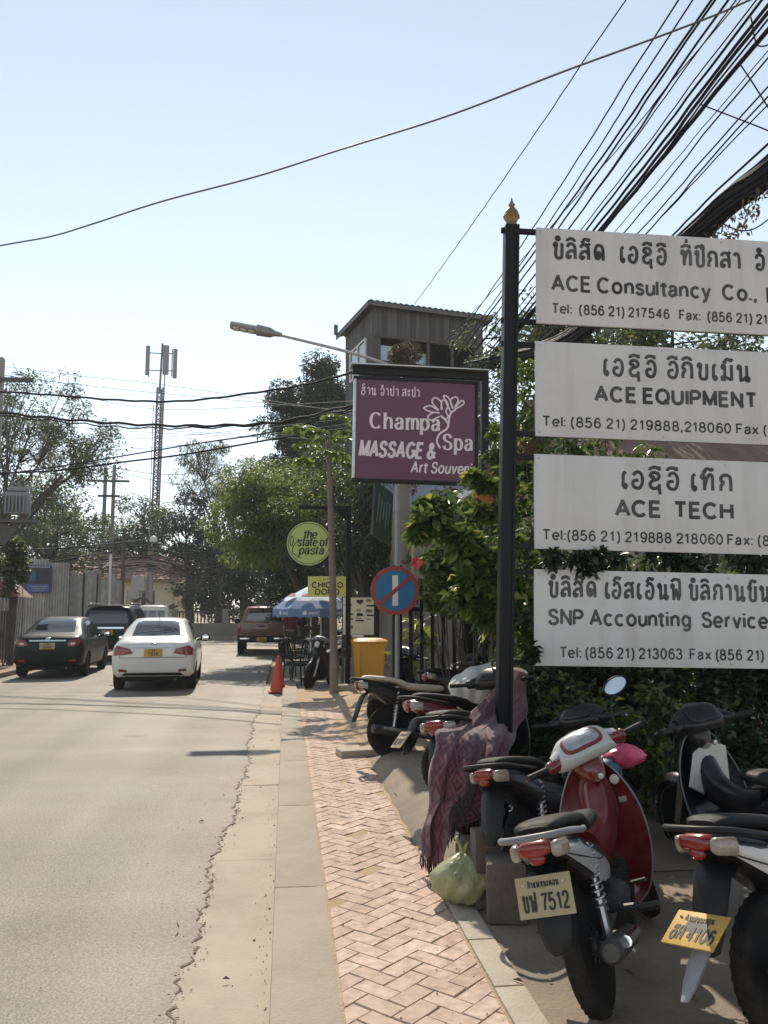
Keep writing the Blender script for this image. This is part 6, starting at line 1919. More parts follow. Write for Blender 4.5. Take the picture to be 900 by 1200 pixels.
for i, (px, Y, hz_, w_) in enumerate([(-40, 70, 7, 5), (40, 78, 8, 5.5), (105, 82, 7.5, 5), (165, 80, 8, 5), (215, 76, 8.5, 5), (262, 74, 8, 5), (310, 72, 9, 5), (360, 66, 9, 5), (415, 60, 9, 5), (480, 56, 8, 5), (550, 52, 8, 5)]):
    c = at(px, 700, Y)
    tree('far_tree', 'dark green tree in the far belt of trees closing the view', c.x, Y, 0, (c.x, Y, hz_ * .5), (w_ * .62, 2.2, hz_ * .52), 44, 120, 1.3, .42, .2, 'mango' if i % 2 else 'mid', 'bark_dark', .25, seed=200 + i, group='far belt of trees', low=-1, tmean=.4)

# the slender young tree planted in the pavement
pt_ = thing('papaya_tree', 'slender bare trunked young papaya tree with lobed leaves in the pavement', 'tree', (.93, 16.0, .1))
mb = MB(); topx = at(385, 515, 16.0)
pth = catmull([(0, 0, -.05), (-.02, 0, 1.2), (-.07, 0, 3.0), (topx.x - .93, 0, topx.z - .1)], 8)
mb.tube(pth, [.1] + [.085 - .035 * i / len(pth) for i in range(1, len(pth))], 12); mb.build('trunk', mat('papaya_bark', (.21, .17, .14), .85, var=.25, scale=9, bump=.4, dirt=(.09, .07, .06), dirt_amt=.5, dirt_scale=3), pt_, smooth=60)
rng = np.random.default_rng(31); st_ = MB(); pts_all, dirs_ = [], []
top = pth[-1]
for k in range(17):
    a = 2.4 * k; Ls = .45 + .3 * (k % 3) / 2; up = .45 - .06 * k
    e = top + Vector((math.cos(a) * Ls, math.sin(a) * Ls, up * .8 + .05))
    st_.tube(catmull([top - Vector((0, 0, .02 * k)), top.lerp(e, .5) + Vector((0, 0, .08)), e], 4), .009, 5)
    for j in range(7):
        b = a + (j - 3) * .45; l = .3 * (1 - .07 * abs(j - 3))
        dd = Vector((math.cos(b), math.sin(b), -.35)).normalized()
        for q in range(5):
            pts_all.append(tuple(e + dd * (l * q / 5))); dirs_.append(tuple(dd))
st_.build('leaf_stalk', mat('green_stalk', (.12, .16, .05), .6), pt_)
P_ = np.array(pts_all); V, F_, n = leaf_geo(P_, .16, .11, .1, rng, np.array(dirs_) * 2.2)
raw_mesh('crown', V, F_, LM['papaya'], pt_, attr=np.repeat(np.clip(rng.normal(.5, .2, n), 0, 1), 5))


# flowering hedge: clumps given as (x, y, z, r, number)
def bush(name, label, clumps, L, W, leafm, seed, per=90, droop=.25, stems=True, cat='shrub', foot=None, tmean=.42, group=None):
    rng = np.random.default_rng(seed); rl = random.Random(seed)
    cs_ = [Vector(c[:3]) for c in clumps]
    foot = Vector(foot) if foot else Vector((sum(c.x for c in cs_) / len(cs_), sum(c.y for c in cs_) / len(cs_), .1))
    t = thing(name, label, cat, tuple(foot), group=group)
    cen, rad = [], []
    mb = MB()
    for c in clumps:
        k = c[4] if len(c) > 4 else 6
        for _ in range(k):
            u = rng.normal(size=3); u /= np.linalg.norm(u); q = rng.random() ** .4
            p = Vector(c[:3]) - foot + Vector(u * q * c[3])
            cen.append(tuple(p)); rad.append([c[3] * rng.uniform(.3, .6)] * 3)
            if stems and rl.random() < .35 and abs(p.y) < 1.2:
                f0 = Vector((p.x * .55 + rl.uniform(-.15, .15), p.y * .55, 0))
                f0 = Vector((max(-.5, min(.5, f0.x)), f0.y * .6, 0))
                path = catmull([f0, f0.lerp(p, .5) + Vector((rl.uniform(-.15, .15), rl.uniform(-.15, .15), .2)), p], 4)
                mb.tube(path, [.013 - .009 * i / (len(path) - 1) for i in range(len(path))], 5)
    if stems:
        mb.build('stem', M['bark_dark'], t, smooth=70, recalc=False)
    P_, u = cloud(cen, rad, per, rng, .25)
    P_[:, 2] = np.maximum(P_[:, 2], .03)
    foliage('foliage', t, P_, L, W, LM[leafm], rng, droop, u * .5, tmean=tmean)
    return t


def cl(px, py, Y, r, k=6):
    p = at(px, py, Y); return (p.x, p.y, p.z, r, k)
bush('hibiscus_hedge', 'tall flowering hibiscus hedge spilling over the black picket fence left of the post',
     [cl(572, 610, 8.9, .36, 9), cl(548, 655, 8.7, .34, 9), cl(528, 672, 8.9, .28, 7), cl(575, 680, 8.6, .38, 10), cl(598, 560, 9.0, .24, 5), cl(580, 545, 9.2, .14, 3), cl(592, 505, 9.3, .13, 3), cl(535, 625, 9.2, .22, 4), cl(590, 740, 8.6, .3, 8), cl(555, 710, 8.8, .26, 6), cl(518, 612, 6.4, .14, 4), cl(533, 640, 6.45, .17, 5), cl(497, 620, 6.4, .11, 2), cl(507, 600, 6.5, .1, 2), cl(574, 602, 7.2, .1, 3), cl(556, 562, 7.3, .07, 2), cl(580, 572, 7.2, .07, 2), cl(572, 650, 6.4, .2, 6), cl(545, 690, 6.6, .2, 5), cl(585, 700, 6.4, .22, 5), cl(520, 705, 9.0, .2, 3), cl(610, 640, 8.4, .36, 8), cl(615, 720, 8.3, .36, 8)],
     .115, .068, 'hedge', 41, per=66, tmean=.42, foot=(2.3, 9.3, .1))
bush('hibiscus_hedge', 'leafy green hedge behind the grey signboards',
     [cl(660, 545, 7.8, .35, 8), cl(720, 540, 7.8, .34, 8), cl(770, 555, 7.8, .3, 5), cl(640, 600, 7.6, .4, 8), cl(700, 610, 7.6, .5, 8), cl(650, 690, 7.3, .4, 8), cl(720, 690, 7.4, .5, 10), cl(790, 670, 7.5, .5, 8), cl(625, 500, 8.2, .3, 5), cl(625, 450, 8.4, .24, 4), cl(860, 700, 7.5, .5, 8), cl(640, 770, 7.0, .4, 8), cl(720, 790, 7.1, .45, 9), cl(800, 790, 7.2, .5, 8), cl(880, 790, 7.2, .5, 8)],
     .1, .06, 'hedge', 42, per=46, tmean=.34)
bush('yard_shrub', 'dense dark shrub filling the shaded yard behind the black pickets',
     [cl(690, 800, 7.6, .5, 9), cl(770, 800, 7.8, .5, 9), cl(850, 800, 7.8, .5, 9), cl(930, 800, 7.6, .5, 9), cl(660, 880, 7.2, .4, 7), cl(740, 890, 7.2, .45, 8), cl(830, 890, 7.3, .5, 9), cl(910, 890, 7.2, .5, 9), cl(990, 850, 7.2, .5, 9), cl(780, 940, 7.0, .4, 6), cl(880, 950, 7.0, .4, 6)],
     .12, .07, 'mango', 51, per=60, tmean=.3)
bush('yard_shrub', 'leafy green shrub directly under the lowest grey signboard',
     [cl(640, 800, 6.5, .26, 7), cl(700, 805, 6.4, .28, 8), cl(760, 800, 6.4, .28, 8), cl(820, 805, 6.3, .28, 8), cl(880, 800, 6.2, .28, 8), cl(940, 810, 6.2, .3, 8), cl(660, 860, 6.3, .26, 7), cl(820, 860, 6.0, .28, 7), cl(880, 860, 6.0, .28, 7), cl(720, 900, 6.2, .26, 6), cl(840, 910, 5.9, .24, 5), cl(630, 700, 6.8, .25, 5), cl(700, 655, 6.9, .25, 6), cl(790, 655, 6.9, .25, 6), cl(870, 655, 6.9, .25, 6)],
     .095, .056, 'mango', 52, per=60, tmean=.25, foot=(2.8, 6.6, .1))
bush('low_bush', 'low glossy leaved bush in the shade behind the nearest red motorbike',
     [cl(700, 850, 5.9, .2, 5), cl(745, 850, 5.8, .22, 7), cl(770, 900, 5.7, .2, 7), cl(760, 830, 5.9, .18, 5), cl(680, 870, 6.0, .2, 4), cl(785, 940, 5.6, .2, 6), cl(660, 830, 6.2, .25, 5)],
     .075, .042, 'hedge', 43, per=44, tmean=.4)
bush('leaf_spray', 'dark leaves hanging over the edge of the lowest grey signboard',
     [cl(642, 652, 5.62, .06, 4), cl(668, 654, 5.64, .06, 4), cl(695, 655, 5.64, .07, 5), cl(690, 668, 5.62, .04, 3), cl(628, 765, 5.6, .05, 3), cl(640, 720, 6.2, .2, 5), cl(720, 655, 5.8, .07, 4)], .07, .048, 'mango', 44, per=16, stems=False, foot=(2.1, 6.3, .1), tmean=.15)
bush('banana_plant', 'broad leaved green plant at the foot of the black picket fence', [cl(488, 770, 11.4, .14, 4), cl(498, 745, 11.4, .14, 4), cl(484, 735, 11.6, .12, 3)], .3, .1, 'papaya', 46, per=5, stems=True, tmean=.55)
bush('street_bush', 'pale flowered bush at the left edge above the brown gate roof', [cl(8, 660, 25, .42, 9), cl(20, 668, 25, .32, 8), cl(14, 640, 25, .3, 6), cl(6, 690, 25, .3, 5), cl(26, 652, 25.2, .2, 4)], .14, .08, 'yellowish', 47, per=70)
bush('vine_ball', 'round tangled clump of dry vine on top of the concrete pole', [(at(474, 416, 18.1).x, 18.1, at(474, 416, 18.1).z, .36, 14)], .1, .03, 'dry', 48, per=130, stems=False, cat='vine', foot=(at(474, 416, 18.1).x, 18.1, at(474, 416, 18.1).z - .4))
bush('pole_vine', 'withered vine climbing the concrete pole below the purple sign', [(at(484, y_, 17.8).x + .04 * (i % 2), 17.8, at(484, y_, 17.8).z, .16, 3) for i, y_ in enumerate(range(570, 770, 22))], .09, .035, 'dry', 49, per=30, cat='vine', foot=(at(482, 700, 17.8).x, 17.8, .1))
bush('dry_creeper', 'brown dry creeper between the concrete pole and the hibiscus hedge', [cl(515, 590, 11.5, .22, 5), cl(508, 615, 11.5, .25, 6), cl(520, 640, 11.4, .2, 4)], .1, .035, 'dry', 50, per=50, foot=(2.3, 11.5, .1), tmean=.4)

# hibiscus flower
c = at(488, 660, 8.35)
fl_ = thing('hibiscus_flower', 'single pink red hibiscus flower above the no parking sign', 'flower', c)
mb = MB()
for k in range(5):
    a = 2 * PI * k / 5; rows = []
    for q in range(5):
        t = q / 4; w = .034 * math.sin(PI * (.15 + .75 * t))
        ctr = Vector((math.cos(a) * .062 * t, -.03 * math.sin(t * 2), math.sin(a) * .062 * t)); s_ = Vector((-math.sin(a), 0, math.cos(a)))
        rows.append([ctr + s_ * w * u + Vector((0, .008 * math.sin(u * 3 + k), 0)) for u in (-1, -.4, .4, 1)])
    mb.loft(rows, cap=False, closed=False)
mb.build('petal', mat('petal_pink', (.65, .09, .11), .5, var=.15, scale=20), fl_, smooth=80)
mb = MB(); mb.tube([(0, 0, 0), (.005, -.06, .01)], [.006, .004], 6); mb.sphere((.006, -.062, .01), .008, 6, 4); mb.tube([(0, .0, 0), (.03, .06, -.12)], .003, 5); mb.build('pistil', mat('pistil', (.6, .35, .1), .6), fl_)

# ------------------------------------------------------------------ poles, mast, lamp, cables
M['pole_conc'] = mat('pole_concrete', (.3, .27, .24), .85, var=.15, scale=3, bump=.2, bscale=40, dirt=(.16, .13, .11), dirt_amt=.5)
P1 = Vector((at(473, 700, 18.3).x, 18.3, .06))
up = thing('utility_pole', 'concrete utility pole behind the purple sign where the cables meet', 'utility pole', P1)
hz = at(473, 408, 18.3).z
mb = MB(); mb.box((0, 0, hz / 2), (.24, .3, hz), bev=.02); mb.build('pole', M['pole_conc'], up)
mb = MB(); mb.box((-.1, -.2, at(0, 430, 18.3).z), (1.5, .1, .1)); mb.build('crossarm', M['dark_steel'], up)
mb = MB(); mb.box((.2, -.2, at(0, 448, 18.3).z), (2.2, .08, .08)); mb.build('crossarm', M['dark_steel'], up)
for k in range(5):
    mb = MB(); mb.lathe([(.02, 0), (.05, .02), (.03, .06), (.05, .09), (.02, .13)], n=10, c=(-.7 + .32 * k, -.2, at(0, 430, 18.3).z + .05)); mb.build('insulator', M['white_paint'], up)
bx = MB(); bx.box((1.15, .0, at(0, 500, 18.3).z - .06), (.35, .25, .5), bev=.02); bx.box((1.15, 0, at(0, 478, 18.3).z), (.1, .1, 1.2)); bx.box((.6, 0, at(0, 470, 18.3).z), (1.1, .06, .06)); bx.build('junction_box', M['dark_steel'], up)

# street lamp on an arm
lp = thing('street_lamp', 'grey street lamp head on a long arm reaching over the street', 'street lamp', P1 + Vector((0, -.16, 0)))
A, B_, Cc = at(462, 430, 18.1) - lp.location, at(410, 413, 18.1) - lp.location, at(322, 391, 18.1) - lp.location
E_ = at(270, 381, 18.1) - lp.location
mb = MB(); mb.tube(catmull([A + Vector((.25, 0, -.5)), A + Vector((.1, 0, -.05)), A, B_, Cc], 6), .035, 10); mb.build('arm', M['steel'], lp)
d = (E_ - Cc); Lh = d.length; ang = math.atan2(d.z, -d.x)
mb = MB(); Mx = Matrix.Translation(Cc) @ Ry(ang) ; mb.T = Mx
mb.loft([rr(0, 0, .04, .035), rr(0, 0, .04, .035)]) if False else None
def bar(x, w, h, z=0): return [Vector((x, w * a, z + h * b)) for a, b in ((-1, -.5), (-.8, -.8), (.8, -.8), (1, -.5), (1, .3), (.7, .9), (-.7, .9), (-1, .3))]
mb.loft([bar(.16, .045, .045), bar(.0, .07, .06), bar(-.1, .13, .1), bar(-.4, .15, .11), bar(-.42, .15, .075), bar(-Lh * .97, .15, .07), bar(-Lh, .12, .06)]); mb.build('lamp_housing', mat('lamp_grey', (.24, .235, .22), .5, var=.15, scale=6), lp, smooth=30)
for k in range(3):
    mb = MB(); mb.T = Mx; mb.box((-.52 - k * .17, 0, -.065), (.13, .22, .02), bev=.005); mb.build('lamp_panel', M['white_paint'], lp)

# telecom mast
mx, my = at(178, 700, 70).x, 70
ms = thing('telecom_mast', 'slim red and grey lattice telecom mast with antenna panels on top', 'mast', (mx, my, 0))
M['mast_red'] = mat('mast_red', (.16, .075, .065), .6, var=.2, scale=1.5); M['mast_grey'] = mat('mast_grey', (.17, .16, .17), .6, var=.15, scale=1.5)
z_top = at(180, 455, 70).z; nseg = 7; lean_ = .2
for s_ in range(nseg):
    z0, z1 = z_top * s_ / nseg, z_top * (s_ + 1) / nseg; mb = MB()
    ox = lambda z: lean_ * z / z_top
    for a, b in ((-.27, -.27), (.27, -.27), (0, .3)):
        mb.tube([(a + ox(z0), b, z0), (a + ox(z1), b, z1)], .085, 6)
    cs_ = [(-.27, -.27), (.27, -.27), (0, .3)]
    for q in range(6):
        za, zb = z0 + (z1 - z0) * q / 6, z0 + (z1 - z0) * (q + 1) / 6
        for i in range(3):
            p, r = cs_[i], cs_[(i + 1) % 3]
            mb.tube([(p[0] + ox(za), p[1], za), (r[0] + ox(zb), r[1], zb)], .045, 4); mb.tube([(p[0] + ox(zb), p[1], zb), (r[0] + ox(zb), r[1], zb)], .028, 4)
    mb.build('lattice_section', M['mast_red'] if s_ % 2 else M['mast_grey'], ms)
zt2 = at(180, 402, 70).z
mb = MB(); mb.tube([(lean_ - .12, 0, z_top - .4), (lean_, 0, zt2)], .09, 8); mb.tube([(lean_ + .25, 0, z_top), (lean_ + .3, 0, zt2 - .3)], .05, 6)
for zz in (zt2 - .9, zt2 - 2.4):
    mb.tube([(-.95, -.1, zz), (lean_, 0, zz), (1.3, -.1, zz)], .045, 6)
mb.tube([(1.05, -.1, zt2 - 2.9), (1.05, -.1, zt2 - .5)], .05, 6); mb.tube([(-.85, -.1, zt2 - 3), (-.85, -.1, zt2 - .3)], .05, 6)
mb.build('antenna_frame', M['mast_grey'], ms)
for x_, zz in ((-.95, zt2 - 1.6), (.55, zt2 - 1.5), (1.32, zt2 - 1.8)):
    mb = MB(); mb.box((x_, -.2, zz), (.34 if x_ != .55 else .5, .2, 2.55), bev=.05); mb.build('antenna_panel', mat('antenna_grey', (.2, .2, .22), .6, var=.1), ms)
mb = MB(); mb.box((-.36, -.2, z_top * .55), (.05, .1, z_top * .75)); mb.build('cable_ladder', M['mast_grey'], ms)

# left pole with a transformer
P2 = Vector((at(-8, 560, 24).x, 24, .1))
lpz = thing('utility_pole', 'utility pole with crossarm at the left edge carrying a grey transformer', 'utility pole', P2)
mb = MB(); mb.box((0, 0, 4.3), (.24, .24, 8.8), bev=.02); mb.build('pole', M['pole_conc'], lpz)
mb = MB(); z = at(20, 447, 24).z - .1; mb.box((.2, -.18, z), (1.6, .1, .11)); mb.build('crossarm', M['dark_steel'], lpz)
mb = MB(); mb.box((.3, -.16, at(20, 612, 24).z - .1), (1.9, .6, .09)); mb.box((.4, -.16, at(20, 625, 24).z - .1), (.5, .1, .5), Ry(.6)); mb.build('crossarm', M['dark_steel'], lpz)
mb = MB(); c = at(21, 590, 24) - P2
mb.box(c, (.62, .4, .62), bev=.04); mb.box(c + Vector((0, 0, .4)), (.5, .3, .12), bev=.02)
for k in range(6):
    mb.box(c + Vector((-.24 + k * .096, -.24, -.03)), (.03, .1, .44))
for k in range(3):
    mb.lathe([(.03, 0), (.05, .04), (.03, .08), (.05, .12), (.02, .18)], n=8, c=tuple(c + Vector((-.18 + k * .18, 0, .45))))
mb.build('transformer', mat('transformer_grey', (.22, .225, .23), .5, var=.15), lpz)

def plain_pole(label, px, Y, ytop, r, m, arms=(), twin=0):
    p = thing('utility_pole', label, 'utility pole', (at(px, 700, Y).x, Y, .1)); z = at(px, ytop, Y).z - .1
    mb = MB(); mb.tube([(0, 0, 0), (0, 0, z)], [r * 1.2, r], 8); mb.build('pole', m, p)
    if twin:
        mb = MB(); mb.tube([(twin, 0, 0), (twin, 0, z + .2)], [r * 1.2, r], 8); mb.build('pole', m, p)
    if arms:
        for (dz, w) in arms:
            mb = MB(); mb.box((twin / 2, -.1, z - dz), (w, .12, .14)); mb.build('crossarm', M['dark_steel'], p)
    return p, z
plain_pole('far twin pole structure with crossarms left of the telecom mast', 118, 56, 548, .12, M['pole_conc'], ((.9, 2.6), (1.9, 1.4)), .55)
plain_pole('thin dark wooden pole in front of the cream house', 143, 41, 619, .09, M['wood_dark'])
p, z = plain_pole('pole with a white round camera and cluttered boxes near the cream house', 175, 47, 640, .17, M['pole_conc'])
mb = MB(); mb.sphere((.15, -.2, z + .35), .22); mb.tube([(0, 0, z), (.15, -.2, z + .3)], .05, 6); mb.build('camera_head', M['white_paint'], p)
mb = MB(); mb.box((-.55, -.3, at(0, 683, 47).z - .1), (.7, .35, .8), bev=.03); mb.box((-.75, -.3, at(0, 696, 47).z - .1), (.5, .3, .5), bev=.03); mb.build('meter_box', mat('meter_box', (.36, .35, .33), .6), p)
mb = MB(); mb.tube([(-1.3, -.2, 1.5), (0, -.2, 1.2), (1.6, -.2, 1.8)], .07, 6); mb.box((-.7, -.25, 1.3), (.9, .2, .35)); mb.tube(catmull([(-1.2, -.2, 1.6), (-.3, -.4, 2.2), (.6, -.3, 1.6), (1.4, -.2, 1.9), (.4, -.3, 1.3), (-.6, -.3, 1.0)], 6), .05, 5); mb.build('cable_bracket', M['bark_dark'], p)
pg_ = thing('gate_post', 'thin white gate post beside the corrugated metal fence', 'post', (at(128, 700, 34).x, 34, .1)); mb = MB(); mb.tube([(0, 0, 0), (0, 0, at(0, 652, 34).z)], .05, 8); mb.tube([(0, 0, at(0, 660, 34).z), (-.3, 0, at(0, 668, 34).z)], .03, 6); mb.build('post', M['white_paint'], pg_)


NCAB = [0]
def cable(pts, r, label, m='cable', group='overhead cables', n=8, wob=0.0):
    P3 = [at(*p) if not isinstance(p, Vector) else p for p in pts]
    path = catmull(P3, n)
    if wob:
        path = [p + Vector((0, 0, wob * math.sin(i * 1.7 + NCAB[0]))) for i, p in enumerate(path)]
    mb = MB(); mb.tube(path, r, 5, cap=False)
    o = mb.build('overhead_cable', M[m], None, smooth=80, recalc=False)
    NCAB[0] += 1
    return tag(o, label, 'cable', group)


def ext(a, b, Yend):
    """carry on the straight line a -> b until depth Yend (past the camera)."""
    A_, B2 = at(*a), at(*b)
    t = (Yend - A_.y) / (B2.y - A_.y)
    return A_ + (B2 - A_) * t


FAN = 'thin black cable of the fan running from the concrete pole up to the top right'
fan = [((486, 356, 19), (733, 0, 7.6), .008), ((520, 418, 18.2), (795, 0, 7.4), .010), ((528, 420, 18.2), (812, 0, 7.4), .010), ((534, 420, 18.2), (834, 0, 7.4), .015), ((540, 421, 18.2), (838, 0, 7.3), .014),
       ((545, 424, 18.2), (853, 0, 7.3), .014), ((548, 424, 18.2), (862, 0, 7.3), .009), ((552, 425, 18.2), (886, 0, 7.2), .009), ((500, 420, 18.2), (868, 0, 7.0), .007),
       ((560, 428, 18.2), (893, 0, 7.2), .016), ((562, 429, 18.2), (900, 6, 7.2), .020), ((563, 430, 18.2), (900, 14, 7.2), .022), ((566, 432, 18.2), (900, 34, 7.2), .028), ((568, 433, 18.2), (900, 22, 7.1), .012),
       ((575, 440, 18.2), (900, 68, 7.2), .010), ((572, 438, 18.2), (900, 60, 7.1), .006), ((580, 446, 18.2), (900, 102, 7.3), .010), ((582, 447, 18.2), (900, 113, 7.3), .010), ((584, 448, 18.2), (900, 122, 7.3), .008), ((588, 450, 18.2), (900, 168, 7.4), .014)]
for i, (a, b, r) in enumerate(fan):
    e = ext(a, b, -10); A_, B2 = at(*a), at(*b)
    s_ = .06 + .05 * (i % 3)
    P_ = [A_]
    for t in (.2, .4, .6, .8):
        q = A_.lerp(B2, t); q.z -= s_ * 4 * t * (1 - t); P_.append(q)
    P_ += [B2, B2.lerp(e, .5), e]
    lab = FAN
    if i == 0: lab = 'single thin cable rising past the timber tower to the top edge of the picture'
    elif r >= .028: lab = 'thickest black cable of the fan entering at the right edge'
    elif r <= .0061: lab = 'finest hair thin wire of the fan on the right'
    elif i == 19: lab = 'lowest sky cable running just above the heavy mossy cable bundle'
    cable(P_, r, lab, group=None if lab != FAN else 'fan of cables to the top right', wob=.006)
# heavy bundle with moss
bm_ = thing('cable_bundle', 'thick dark bundle of many cables with hanging moss at the right edge', 'cable bundle', (0, 0, 0))
base = [at(548, 430, 18), at(640, 408, 13.5), at(700, 372, 10.8), at(805, 283, 8.6), at(855, 235, 7.9), at(900, 200, 7.35), at(985, 120, 6.5), at(1130, 0, 5.6), at(1500, -300, 3.2)]
cen = catmull(base, 8)
mb = MB()
for k in range(26):
    a = 2.4 * k; rad = .125 * math.sqrt(k / 26)
    mb.tube([p + Vector((math.cos(a + i * .05) * rad * .8, 0, math.sin(a + i * .05) * rad * 1.1)) for i, p in enumerate(cen)], .022 + .008 * (k % 3), 5, cap=False)
mb.build('cable_strand', M['cable'], bm_, smooth=80, recalc=False)
rng = np.random.default_rng(60); pp = []
for i, p in enumerate(cen[16:56]):
    for q in range(14):
        pp.append([p.x + rng.normal() * .05, p.y + rng.normal() * .05, p.z - .13 - abs(rng.normal()) * .05 - (.25 * rng.random() if 12 < i < 22 else 0)])
foliage('moss', bm_, np.array(pp), .07, .03, LM['dry'], rng, droop=1.0)
# loose ends and loops on the right
for pts in ([(868, 76, 7.5), (884, 100, 7.4), (901, 127, 7.3), (930, 170, 7.1)], [(820, 122, 8.2), (846, 132, 8), (872, 142, 7.8), (902, 154, 7.6), (960, 180, 7.3)], [(846, 262, 8.0), (866, 270, 7.9), (884, 268, 7.8), (902, 256, 7.7), (930, 236, 7.5)], [(880, 20, 7.2), (886, 50, 7.3), (895, 54, 7.2), (905, 50, 7.1)]):
    cable(pts, .008, 'short slack cable looping between the thick cables at the right edge', group='slack cable loops')
# the single wire crossing the whole sky
cable([(-160, 318, 13.5), (0, 288, 12), (60, 277, 11.5), (110, 262, 11), (190, 236, 10.3), (300, 207, 9.5), (400, 175, 8.8), (530, 134, 8.1), (660, 84, 7.6), (780, 40, 7.2), (870, 4, 7), (1000, -60, 6.6)], .011, 'single cable sagging right across the open sky', 'cable_grey', None)
# street crossings from the concrete pole to the left pole
GS = 'cables crossing the street to the left pole'
def cross(pl, pm, pr, r, lab, m='cable', wob=0.0):
    cable([pl, pm[0], *pm[1:], pr], r, lab, m, GS, wob=wob)
cross((-30, 457, 24), [(60, 463, 23), (140, 469, 22), (215, 470, 21), (300, 460, 20), (370, 448, 19)], (440, 428, 18.2), .03, 'thickest cable sagging across the street just below the lamp arm', wob=.01)
cross((-30, 480, 24), [(60, 490, 23), (150, 497, 22), (240, 499, 21), (330, 494, 20)], (415, 474, 18.2), .035, 'thick frayed cable crossing the street below the lamp cable', wob=.025)
cross((-30, 484, 24), [(70, 494, 23), (150, 501, 22), (250, 501, 21), (340, 494, 20)], (415, 478, 18.2), .02, 'thinner cable twisted along the thick frayed one', wob=.03)
cross((-30, 560, 24), [(60, 548, 23), (140, 535, 22), (230, 520, 21), (320, 506, 20)], (420, 480, 18.2), .02, 'cable rising from the left edge towards the purple sign')
cross((-30, 555, 24), [(60, 552, 23), (140, 542, 22), (220, 532, 21), (330, 513, 20)], (420, 500, 18.2), .025, 'lowest cable rising from the left towards the purple sign')
for k, (y0, y1, y2) in enumerate([(425, 452, 485), (436, 462, 482), (445, 480, 470), (520, 512, 490), (535, 523, 496), (470, 505, 512), (492, 508, 516)]):
    cross((-30, y0, 26), [(100, y0 + (y1 - y0) * .6, 25), (200, y1, 24)], (415, y2, 19), .007, 'thin grey wire stretched across the street behind the thick cables', 'cable_grey')
GF = 'far bundle of cables'
for k in range(26):
    y0 = 632 + 1.55 * k + RND.uniform(-4, 4)
    cable([(60 + 10 * (k % 3), y0 - 8 + 4 * (k % 4), 47), (120, y0 + 2, 46.5), (175, y0, 46.6), (225, y0 + 10 + RND.uniform(-4, 4), 46), (280, y0 + 3 + RND.uniform(-5, 5), 45), (340, y0 - 12, 43), (420, y0 - 40, 40)], .016, 'dark cable in the tangled bundle sagging before the far trees', 'cable', GF, wob=.03)
for k, (a, b, c_) in enumerate([((-10, 585, 40), (90, 580, 48), (118, 560, 56)), ((130, 560, 56), (175, 585, 58), (300, 600, 55)), ((130, 580, 56), (180, 592, 58), (300, 560, 50)), ((130, 548, 56), (200, 556, 50), (330, 545, 42)), ((132, 552, 56), (215, 568, 50), (330, 562, 42))]):
    cable([a, b, c_], .02, 'thin far wire between the twin poles and the trees', 'cable_grey', 'far wires')
for k, (y0, y1) in enumerate([(640, 632), (655, 642)]):
    cable([(0, y0 + 5, 30), (60, y0 + 3, 33), (120, y1 + 6, 36), (175, y1, 46)], .025, 'dark cable sagging above the corrugated fence', 'cable', 'cables above the fence')

# brown gate roof at the left edge
gt = thing('gate_shelter', 'brown tiled gate shelter at the left edge beside the black sedan', 'gate', (at(4, 740, 25.5).x, 25.5, .1))
mb = MB(); mb.prism([(-.9, 0), (.6, 0), (.1, .45), (-.9, .6)], -.7, .7, bev=.02); o = mb.build('roof', M['brown_roof'], gt); o.location = (0, 0, at(0, 700, 25.5).z - .1)
for x_ in (-.3, .22):
    mb = MB(); mb.box((x_, 0, 1.1), (.16, .16, 2.2)); mb.build('post', M['wood_dark'], gt)
mb = MB()
for k in range(8):
    mb.box((-.3 + k * .075, .02, .8), (.05, .04, 1.5))
mb.build('gate_panel', M['wood_dark'], gt)

# orange cloth banner, white globe lamp behind the hedge
c = at(564, 582, 7.6)
bn_ = thing('orange_banner', 'orange cloth banner hanging in the hibiscus hedge', 'banner', c)
bn_.scale = (.72,) * 3
mb = MB(); rows = []
for j in range(12):
    v = j / 11
    rows.append([Vector((-.12 + .26 * u + .05 * v, .03 * math.sin(u * 6 + v * 2), .28 - .55 * v + .04 * u)) for u in [q / 9 for q in range(10)]])
mb.loft(rows, cap=False, closed=False); o = mb.build('cloth', mat('orange_cloth', (.42, .085, .03), .8, var=.15, scale=5), bn_, smooth=80)
sm = o.modifiers.new('thickness', 'SOLIDIFY'); sm.thickness = .005
mb = MB(); mb.tube([(.12, .02, -2.2), (.12, .02, .45)], .018, 6); mb.build('pole', M['wood_dark'], bn_)
c = at(548, 583, 11)
gl = thing('globe_lamp', 'pale domed lamp cap on a dark gate pillar behind the hedge', 'lamp', (c.x, 11, .1))
mb = MB(); mb.sphere((0, 0, c.z - .1), .17, 16, 10, sq=(1, 1, .6)); mb.build('cap', M['white_paint'], gl)
mb = MB(); mb.lathe([(.12, c.z - .12), (.12, c.z - .3), (.16, c.z - .32), (.16, c.z - .4), (.1, c.z - .42), (.1, 0)], n=14); mb.build('post', M['black_paint'], gl)
sk = thing('bamboo_stake', 'pale bamboo stake standing behind the no parking sign', 'stake', (at(482, 700, 10.6).x, 10.6, .1)); mb = MB(); mb.tube([(0, 0, 0), (.03, 0, at(0, 618, 10.6).z - .1)], .02, 8); mb.build('stake', mat('bamboo', (.42, .33, .18), .7, var=.2, scale=10), sk)

